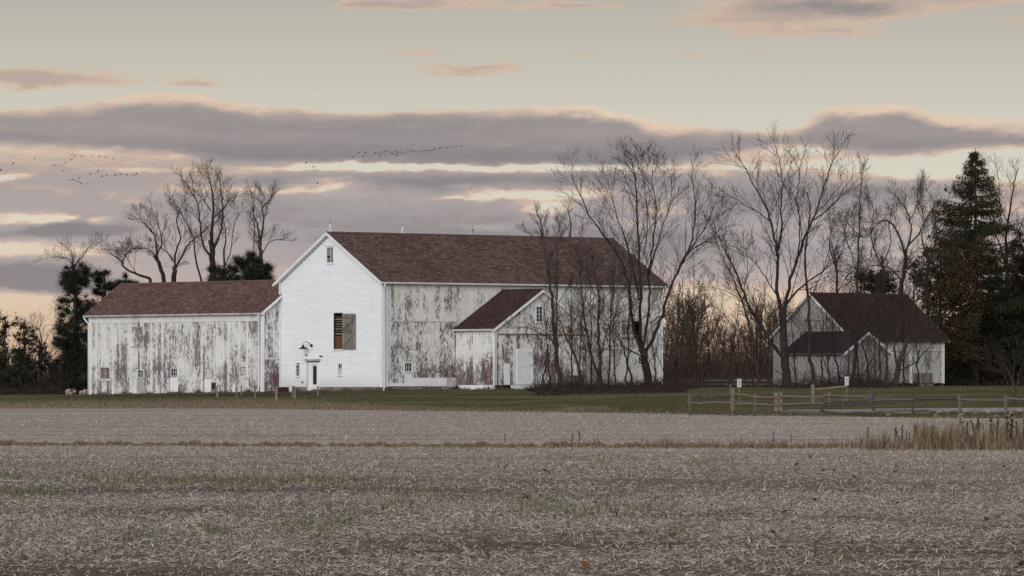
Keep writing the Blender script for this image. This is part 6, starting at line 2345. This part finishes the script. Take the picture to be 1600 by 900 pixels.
# ------------------------------------------------------------------ the field: straw, stubble, weeds, leaves
def straw():
    rs = np.random.default_rng(21)
    V, Fc = [], []
    base = 0

    def zone(n, y0, y1, two, L0, W0, lift):
        nonlocal base
        # even per square metre inside the view wedge, with a margin at the sides
        Y = np.sqrt(rs.uniform(y0 * y0, y1 * y1, n))
        X = rs.uniform(-1, 1, n) * (Y * 0.0941 * 1.25 + 1.0)
        # uneven cover
        cl = np.sin(X * .9 + np.sin(Y * .31) * 2) + np.sin(Y * .55 + X * .2) + .8 * np.sin(X * .23 - Y * .17)
        # clods, scuffed spots and the drill rows running across the view
        cl += 1.3 * np.sin(X * 2.3 + 3 * np.sin(Y * .7)) * np.sin(Y * 1.1 + 2 * np.sin(X * .6)) + .9 * np.sin(Y * 2 * np.pi / 1.5 + X * .12)
        keep = rs.uniform(0, 1, n) < np.clip(.62 + .21 * cl, .10, 1)
        keep &= Y < edge_y(X) - 1
        X, Y = X[keep], Y[keep]
        m = len(X)
        an = rs.uniform(0, 2 * np.pi, m)
        tilt = rs.normal(0, .22, m)
        steep = rs.uniform(0, 1, m) < .05
        tilt[steep] = rs.uniform(.3, 1.0, steep.sum())
        L = L0 * np.minimum(rs.lognormal(0, .42, m), 2.6)
        L[steep] *= .7
        W = W0 * rs.uniform(.5, 1.5, m)
        d = np.stack([np.cos(an) * np.cos(tilt), np.sin(an) * np.cos(tilt), np.abs(np.sin(tilt))], 1)
        up = np.array([0, 0, 1.0])
        s = np.cross(d, up)
        s /= np.linalg.norm(s, axis=1, keepdims=True)
        roll = rs.uniform(-.6, .6, m)[:, None]
        s = s * np.cos(roll) + np.cross(d, s) * np.sin(roll)
        c = np.stack([X, Y, h(X, Y) + rs.uniform(.003, lift, m)], 1)
        bend = rs.normal(0, .16, m)[:, None] * np.cross(d, up) + np.array([0, 0, 1.0]) * rs.uniform(-.02, .16, m)[:, None]
        Lc, Wc = L[:, None], W[:, None] / 2
        a = c - d * Lc * .5 * 0.0
        p0, p1, p2 = c, c + d * Lc * .5 + bend * Lc * .6, c + d * Lc
        if two:
            vv = np.stack([p0 - s * Wc, p0 + s * Wc, p1 + s * Wc, p1 - s * Wc, p2 + s * Wc * .6, p2 - s * Wc * .6], 1).reshape(-1, 3)
            ix = np.arange(m)[:, None] * 6 + base
            Fc.append(np.concatenate([ix + [0, 1, 2, 3], ix + [3, 2, 4, 5]]))
            base += m * 6
        else:
            vv = np.stack([p0 - s * Wc, p0 + s * Wc, p2 + s * Wc, p2 - s * Wc], 1).reshape(-1, 3)
            ix = np.arange(m)[:, None] * 4 + base
            Fc.append(ix + [0, 1, 2, 3])
            base += m * 4
        V.append(vv)
    zone(400000, 42, 78, True, .050, .0056, .03)
    zone(230000, 78, 138, True, .058, .0080, .028)
    zone(150000, 138, 310, False, .075, .012, .018)
    M['straw'] = island('pale straw', [(0.0, (0.13, 0.096, 0.076)), (0.3, (0.35, 0.304, 0.258)), (0.7, (0.51, 0.46, 0.40)), (1.0, (0.65, 0.60, 0.535))], 0.9)
    o = link('straw', mesh_np('straw', np.concatenate(V), np.concatenate(Fc), M['straw']))
    tag(o, 'pale chopped straw strewn over the whole stubble field', 'straw', kind='stuff')


straw()


def blades(spots, rs, hgt, wid, mat, name, label, cat, lean=.35):
    """upright bent blades, one strip of two quads each; spots (n,4): x, y, height factor, -"""
    sp = np.asarray(spots)
    n = len(sp)
    X, Y, k = sp[:, 0], sp[:, 1], sp[:, 2]
    an = rs.uniform(0, 2 * np.pi, n)
    ln = np.abs(rs.normal(0, lean, n))
    H = hgt * k * rs.uniform(.55, 1.25, n)
    d = np.stack([np.cos(an), np.sin(an), np.zeros(n)], 1)
    b = np.stack([X, Y, h(X, Y) - .01], 1)
    m_ = b + d * (H * ln * .35)[:, None] + np.array([0, 0, 1]) * (H * .55)[:, None]
    t_ = b + d * (H * ln)[:, None] + np.array([0, 0, 1]) * (H * np.clip(1 - ln * .35, .3, 1))[:, None]
    sa = rs.uniform(0, 2 * np.pi, n)
    s = np.stack([np.cos(sa), np.sin(sa), np.zeros(n)], 1) * (wid * rs.uniform(.6, 1.4, n) / 2)[:, None]
    V = np.stack([b - s, b + s, m_ + s * .8, m_ - s * .8, t_ + s * .2, t_ - s * .2], 1).reshape(-1, 3)
    ix = np.arange(n)[:, None] * 6
    Fc = np.concatenate([ix + [0, 1, 2, 3], ix + [3, 2, 4, 5]])
    o = link(name, mesh_np(name, V, Fc, mat))
    return tag(o, label, cat, kind='stuff')


def field_plants():
    rs = np.random.default_rng(33)

    def ground_y(py):
        return CAMZ * F / (py - HZ)
    # green weeds in drifts
    sp = []
    drifts = [(130, 250, 752, 6, 900), (250, 540, 752, 5, 3200), (10, 100, 772, 6, 900), (0, 30, 745, 5, 300), (440, 520, 828, 7, 420), (490, 570, 815, 9, 420), (470, 560, 790, 6, 260), (590, 650, 790, 6, 350), (800, 870, 790, 8, 800),
              (860, 960, 800, 7, 700), (960, 1060, 795, 7, 500), (925, 955, 728, 7, 260), (860, 1000, 715, 4, 500), (1050, 1160, 722, 6, 500), (310, 350, 832, 6, 220), (200, 250, 842, 6, 260), (380, 560, 708, 4, 500), (640, 760, 702, 3, 500),
              (700, 860, 770, 10, 300), (300, 720, 681, 3, 900), (1040, 1060, 835, 5, 120), (1295, 1315, 868, 6, 90), (590, 720, 770, 8, 250), (960, 1140, 760, 8, 350)]
    for x0, x1, py, sd, n in drifts:
        n = int(n * 1.0)
        px = np.where(rs.uniform(0, 1, n) < .5, rs.normal((x0 + x1) / 2, (x1 - x0) * .36, n), rs.uniform(x0, x1, n))
        # tufts
        cells = np.floor(px / 13)
        tuft = (cells + .5 + .4 * np.sin(cells * 12.9)) * 13 + rs.normal(0, 4.5, n)
        pyy = py + rs.normal(0, sd * .75, n) + sd * .6 * np.sin(cells * 7.3)
        Y = ground_y(pyy)
        sp.append(np.stack([(tuft - 800) * Y / F, Y, rs.uniform(.5, 1.2, n), Y], 1))
    M['weed'] = island('field weeds', [(0.0, (0.055, 0.062, 0.030)), (0.5, (0.115, 0.120, 0.062)), (0.8, (0.20, 0.18, 0.115)), (1.0, (0.32, 0.27, 0.20))])
    blades(np.concatenate(sp), rs, .10, .010, M['weed'], 'weed_grass', 'dull green weeds growing in drifts through the stubble', 'weeds', .5)
    # cut stalks standing in the near field
    n = 5200
    Y = np.sqrt(rs.uniform(42 ** 2, 120 ** 2, n))
    X = rs.uniform(-1, 1, n) * (Y * .0941 * 1.2 + 1)
    keep = (np.sin(X * .7 + Y * .13) + np.sin(Y * .4) - .12 * X * (60 / Y) + rs.normal(0, .6, n)) > .35
    M['stalk'] = island('cut stalks', [(0.0, (0.045, 0.026, 0.020)), (0.6, (0.10, 0.062, 0.048)), (1.0, (0.17, 0.12, 0.095))])
    blades(np.stack([X, Y, np.ones(n), Y], 1)[keep], rs, .10, .014, M['stalk'], 'cut_stalks', 'short brown cut stalks standing in the near stubble', 'stubble', .3)
    # narrow verge across the field, tall at the right
    sp = []
    for x0, x1, hh, n in ((-60, 820, .115, 22000), (820, 1010, .14, 5500), (1010, 1180, .19, 4600), (1180, 1345, .20, 4600), (1345, 1430, .38, 3400), (1430, 1520, .56, 5600), (1520, 1720, .66, 10000)):
        px = rs.uniform(x0, x1, n)
        row = np.interp(px, [-60, 300, 800, 1200, 1720], [695.5, 696.5, 698.5, 699.5, 701.5])
        Y = ground_y(row) + rs.normal(0, 1.0 if x0 < 1300 else 2.0, n)
        X = (px - 800) * Y / F
        bump = .8 + .16 * np.sin(px * .11) + .14 * np.sin(px * .043 + 1) + .18 * np.sin(px * .31 + 2 * np.sin(px * .07))
        if x0 >= 1000:
            bump = bump * np.where(rs.uniform(0, 1, n) < .72, rs.uniform(.3, .6, n), rs.uniform(.6, 1.45, n))
        sp.append(np.stack([X, Y, hh * np.clip(bump, .2, 1.6), Y], 1))
    M['verge'] = island('dry verge grass', [(0.0, (0.045, 0.029, 0.018)), (0.35, (0.105, 0.072, 0.046)), (0.75, (0.26, 0.195, 0.13)), (0.9, (0.34, 0.27, 0.19)), (1.0, (0.12, 0.12, 0.07))])
    blades(np.concatenate(sp), rs, 1.0, .012, M['verge'], 'verge_grass', 'dry brown verge grass crossing the field, tall at the right', 'grass', .35)
    # thin dry grass along the far edge of the field and scattered straw-coloured tufts on the lawn
    n = 16000
    X = rs.uniform(-34, 16, n)
    Y = edge_y(X) + rs.exponential(7, n) - 2
    kk = np.where(X < -8, 1.0, .55) * rs.uniform(.4, 1.1, n)
    M['drygrass'] = island('dry lawn edge grass', [(0.0, (0.08, 0.06, 0.035)), (0.5, (0.19, 0.15, 0.10)), (1.0, (0.30, 0.25, 0.18))])
    blades(np.stack([X, Y, kk, Y], 1), rs, .20, .022, M['drygrass'], 'edge_grass', 'dry tan grass along the far edge of the field', 'grass', .4)
    # long tan grass behind the dark board fence
    n = 5000
    px = rs.uniform(1048, 1214, n)
    Y = rs.uniform(401, 428, n)
    X = (px - 800) * Y / F
    blades(np.stack([X, Y, np.ones(n), Y], 1), rs, .62, .03, M['drygrass'], 'tan_grass', 'long tan grass behind the dark board fence between the barns', 'grass', .4)
    # heap of dry grass at the lawn edge
    n = 900
    c = at(912, 300)
    X = c.x + rs.normal(0, .75, n)
    Y = c.y + rs.normal(0, 1.2, n)
    blades(np.stack([X, Y, np.ones(n), Y], 1), rs, .28, .02, M['drygrass'], 'grass_tuft', 'pale dry grass tuft where lawn and field meet', 'grass', .8)
    # weeds and long grass against the walls
    sp = []
    for (ox, oy), (dx, dy), ln, off in (((0, 0), (0, 1), 11.9, (-.3, 0)), ((0, 0), (1, 0), 6.7, (0, -.3)), ((6.77, -4.37), (1, 0), 8.6, (0, -.3)), ((6.77, -4.37), (0, 1), 4.3, (-.3, 0)), ((-1.59, 11.9), (0, 1), 21.5, (-.25, 0)), ((-1.59, 11.9), (1, 0), 1.6, (0, -.3))):
        n = int(ln * 90)
        t_ = rs.uniform(0, 1, n)
        lump = np.clip(.5 + .5 * np.sin(t_ * ln * 2.1 + ox) + .4 * np.sin(t_ * ln * 5.3), .15, 1.4)
        lx = ox + dx * t_ * ln + off[0] * rs.uniform(.2, 2.2, n)
        ly = oy + dy * t_ * ln + off[1] * rs.uniform(.2, 2.2, n)
        W_ = np.array([BARN.loc.x, BARN.loc.y])[None] + lx[:, None] * np.array([BARN.u.x, BARN.u.y]) + ly[:, None] * np.array([BARN.v.x, BARN.v.y])
        sp.append(np.stack([W_[:, 0], W_[:, 1], lump, lx], 1))
    M['wallweed'] = island('weeds by the wall', [(0.0, (0.035, 0.036, 0.016)), (0.5, (0.075, 0.068, 0.036)), (1.0, (0.17, 0.13, 0.08))])
    blades(np.concatenate(sp), rs, .26, .022, M['wallweed'], 'wall_weeds', 'ragged weeds and long grass along the foot of the barn walls', 'weeds', .5)
    # lawn blades break up the smooth sheet
    n = 26000
    Y = rs.uniform(255, 385, n)
    X = rs.uniform(-1, 1, n) * (Y * .0941 * 1.1 + 1)
    kp = Y > edge_y(X) + 1
    M['lawnblade'] = island('lawn blades', [(0.0, (0.040, 0.045, 0.018)), (0.5, (0.085, 0.09, 0.042)), (1.0, (0.17, 0.155, 0.09))])
    blades(np.stack([X, Y, np.ones(n), Y], 1)[kp], rs, .09, .02, M['lawnblade'], 'lawn_grass', 'short grass blades over the lawn', 'grass', .5)


field_plants()


def foxtail_kind(seed, green=False):
    rg = random.Random(seed)
    lean = rg.uniform(.15, .4)
    pts = [(0, 0, 0), (lean * .10, 0, .3), (lean * .28, .0, .58), (lean * .55, 0, .80)]
    st = MB().tube(pts, [.005, .0045, .004, .003], 4)
    me1 = bpy.data.meshes.new('stalk')
    me1.from_pydata(st.v, [], st.f)
    me1.materials.append(M['foxstalk'])
    # the seed head nods over
    hp = [Vector(pts[-1])]
    d = Vector((.5, 0, .75)).normalized()
    for i in range(6):
        hp.append(hp[-1] + d * .024)
        d = (d + Vector((.16, 0, -.30))).normalized()
    hd = MB().tube(hp, [.004, .008, .010, .0095, .008, .006, .002], 7)
    # bristles
    for i in range(70):
        q = rg.uniform(0.3, 5.9)
        k = int(q)
        p = hp[k].lerp(hp[k + 1], q - k)
        v = Vector((rg.gauss(0, 1), rg.gauss(0, 1), rg.gauss(0, 1))).normalized() + d * .4
        s = v.cross(Vector((0, 0, 1))).normalized() * .0016
        hd.add([p - s, p + s, p + v * .018], [(0, 1, 2)])
    me2 = bpy.data.meshes.new('seed_head')
    me2.from_pydata(hd.v, [], hd.f)
    me2.materials.append(M['foxhead'])
    # a long dry leaf
    lf = MB()
    a = [Vector((0, 0, .12)), Vector((-.08, .03, .30)), Vector((-.20, .06, .40)), Vector((-.32, .08, .36))]
    for i in range(3):
        w0, w1 = .007 * (1 - i / 4), .007 * (1 - (i + 1) / 3.2)
        y = Vector((0, 1, 0))
        lf.add([a[i] - y * w0, a[i] + y * w0, a[i + 1] + y * w1, a[i + 1] - y * w1], [(0, 1, 2, 3)])
    me3 = bpy.data.meshes.new('leaf')
    me3.from_pydata(lf.v, [], lf.f)
    me3.materials.append(M['foxstalk'])
    return me1, me2, me3


M['foxstalk'] = plain('dry grass stalk', (0.15, 0.125, 0.07), (0.24, 0.20, 0.12), 5.0, 0.9)
M['foxhead'] = plain('pale seed head', (0.32, 0.265, 0.19), (0.43, 0.365, 0.275), 8.0, 0.9)
FK = [foxtail_kind(i) for i in range(4)]
rgf = random.Random(77)
fx = []
for i in range(66):
    px = 1340 + (1608 - 1340) * (rgf.random() ** .75)
    fx.append((px, rgf.uniform(128, 141), rgf.uniform(.62, 1.0) if px < 1420 else rgf.uniform(.75, 1.22)))
for px, Y, sc in fx:
    a, b, c = rgf.choice(FK)
    r = empty('foxtail_stem', at(px, Y), rgf.uniform(-1.1, 1.1) + (math.pi if rgf.random() < .4 else 0))
    r.scale = (sc, sc, sc * .95)
    link('stalk', a, r)
    link('seed_head', b, r)
    link('leaf', c, r)
    tag(r, 'nodding pale foxtail stem in the tall verge grass at the right', 'grass', 'foxtails in the verge at the right')


def dock_kind(seed, tall):
    rg = random.Random(seed)
    st = shoot((0, 0, -.03), (rg.gauss(0, .06), rg.gauss(0, .06), 1), tall, 6, .04, .02, rg)
    lines = [(st, [.010, .009, .008, .007, .005, .003], 5)]
    C, D = [], []
    for i in range(3, 9):
        t_ = i / 9
        f = t_ * 5
        k = min(4, int(f))
        p = tuple(st[k][a] + (st[k + 1][a] - st[k][a]) * (f - k) for a in range(3))
        d = vnorm((rg.gauss(0, .5), rg.gauss(0, .5), 1))
        b = shoot(p, d, tall * .16 * rg.uniform(.6, 1.2), 3, .05, .02, rg)
        lines.append((b, [.005, .004, .003], 3))
    rs = np.random.default_rng(seed)
    for pts, rad, s in lines:
        a = np.array(pts)
        for _ in range(90 if len(pts) > 3 else 22):
            q = rs.uniform(.45 if len(pts) > 3 else .1, 1) * (len(a) - 1)
            k = min(len(a) - 2, int(q))
            C.append(a[k] + (a[k + 1] - a[k]) * (q - k) + rs.normal(0, .010, 3))
            D.append(rs.normal(size=3))
    m1 = tubes_mesh('stem', lines, M['dock'])
    m2 = leaves_mesh('seed_cluster', C, D, .026, .02, M['dockseed'], rs)
    return m1, m2


M['dock'] = plain('dark dry stem', (0.045, 0.028, 0.02), (0.085, 0.055, 0.04), 5.0, 0.9)
M['dockseed'] = island('dark dry seeds', [(0.0, (0.030, 0.016, 0.011)), (0.6, (0.065, 0.036, 0.024)), (1.0, (0.12, 0.07, 0.045))])
DK = [dock_kind(500 + i, .62) for i in range(4)]
docks = [(905, 131, .75, 'single dark dried weed stalk standing alone in mid field'), (892, 133, .62, 'thin bare dried stalk just left of the lone dark weed'), (921, 134, .35, 'leftmost of three short dried weeds right of the lone stalk'),
         (929, 133, .40, 'middle of three short dried weeds right of the lone stalk'), (936, 134, .42, 'rightmost of three short dried weeds right of the lone stalk'), (789, 136, .52, 'small dried weed standing alone in the verge left of mid field'),
         (1207, 136, .62, 'dried weed stalk, left of the pair in the low verge'), (1238, 137, .55, 'dried weed stalk, right of the pair in the low verge'), (1002, 137, .42, 'short dried weed in the verge below the tall bare tree')]
for px, Y, sc, lab in docks:
    a, b = DK[int(px) % 4]
    r = empty('dried_weed', at(px, Y), rgf.uniform(0, 6))
    r.scale = (sc, sc, sc)
    link('stem', a, r)
    link('seed_cluster', b, r)
    tag(r, lab, 'weed', 'dried weeds in the field verge')
for i in range(34):
    px = rgf.choice([rgf.uniform(1350, 1480), rgf.uniform(1500, 1605), rgf.uniform(1520, 1605)])
    a, b = rgf.choice(DK)
    sc = rgf.uniform(.55, .95) if px < 1490 else rgf.uniform(.9, 1.45)
    r = empty('dock_weed', at(px, rgf.uniform(130, 140)), rgf.uniform(0, 6))
    r.scale = (sc, sc, sc)
    link('stem', a, r)
    link('seed_cluster', b, r)
    tag(r, 'dark brown dock stalk in the tall verge grass at the right', 'weed', 'dock stalks in the verge at the right')


def fallen_leaves():
    rg = random.Random(55)
    prof = [(0, -.07), (.008, -.02), (.03, -.015), (.022, .0), (.05, .015), (.03, .025), (.045, .05), (.02, .045), (.015, .07), (0, .085)]
    poly = [(x, y) for x, y in prof] + [(-x, y) for x, y in reversed(prof[1:-1])]
    kinds = []
    for k in range(3):
        vs = [(0, 0, .0)] + [(x * 1.15, y * 1.15, .02 + abs(x) * (.5 + .3 * k) + rg.uniform(-.006, .006)) for x, y in poly]
        fs = [(0, i, i + 1) for i in range(1, len(poly))] + [(0, len(poly), 1)]
        top = len(vs)
        vs += [(x, y, z - .0025) for x, y, z in vs]
        fs += [(a + top, c + top, b + top) for a, b, c in fs]
        me = bpy.data.meshes.new('fallen_leaf')
        me.from_pydata(vs, [], fs)
        kinds.append(me)
    m1 = plain('rust oak leaf', (0.16, 0.06, 0.018), (0.24, 0.10, 0.035), 20.0, 0.8)
    m2 = plain('brown oak leaf', (0.06, 0.032, 0.02), (0.11, 0.06, 0.036), 20.0, 0.8)
    L = [(762, 873, 1, 'bright rust oak leaf lying on straw near the bottom middle'), (930, 791, 1, 'orange brown oak leaf on straw right of the field centre'), (826, 784, 0, 'brown oak leaf left of the orange leaf near mid field'),
         (852, 739, 0, 'brown leaf farthest back near the middle of the field'), (1303, 739, 0, None), (1287, 738, 0, None), (1335, 749, 0, None), (1398, 741, 0, None), (1400, 733, 0, None), (1505, 735, 0, None), (1570, 733, 0, None), (1402, 791, 1, 'rust leaf on straw in the right half of the field'),
         (1210, 839, 0, None), (1225, 806, 0, None), (1540, 818, 0, None), (1273, 786, 0, None), (1266, 717, 0, None), (1244, 730, 0, None), (915, 890, 1, 'rust leaf cut close to the bottom edge of the picture'), (1166, 718, 0, None), (1595, 890, 0, 'dark leaf at the bottom right corner')]
    for px, py, rust, lab in L:
        Y = CAMZ * F / (py - HZ)
        me = kinds[int(px) % 3].copy()
        me.materials.append(m1 if rust else m2)
        o = link('fallen_leaf', me)
        p = at(px, Y)
        o.location = (p.x, p.y, p.z + .03)
        o.rotation_euler = (rg.uniform(.15, .55), rg.uniform(-.35, .35), rg.uniform(0, 6.3))
        s = rg.uniform(.55, .85)
        o.scale = (s, s, s)
        tag(o, lab or 'small dark brown oak leaf scattered on the straw at the right', 'leaf', 'fallen oak leaves on the field')


fallen_leaves()
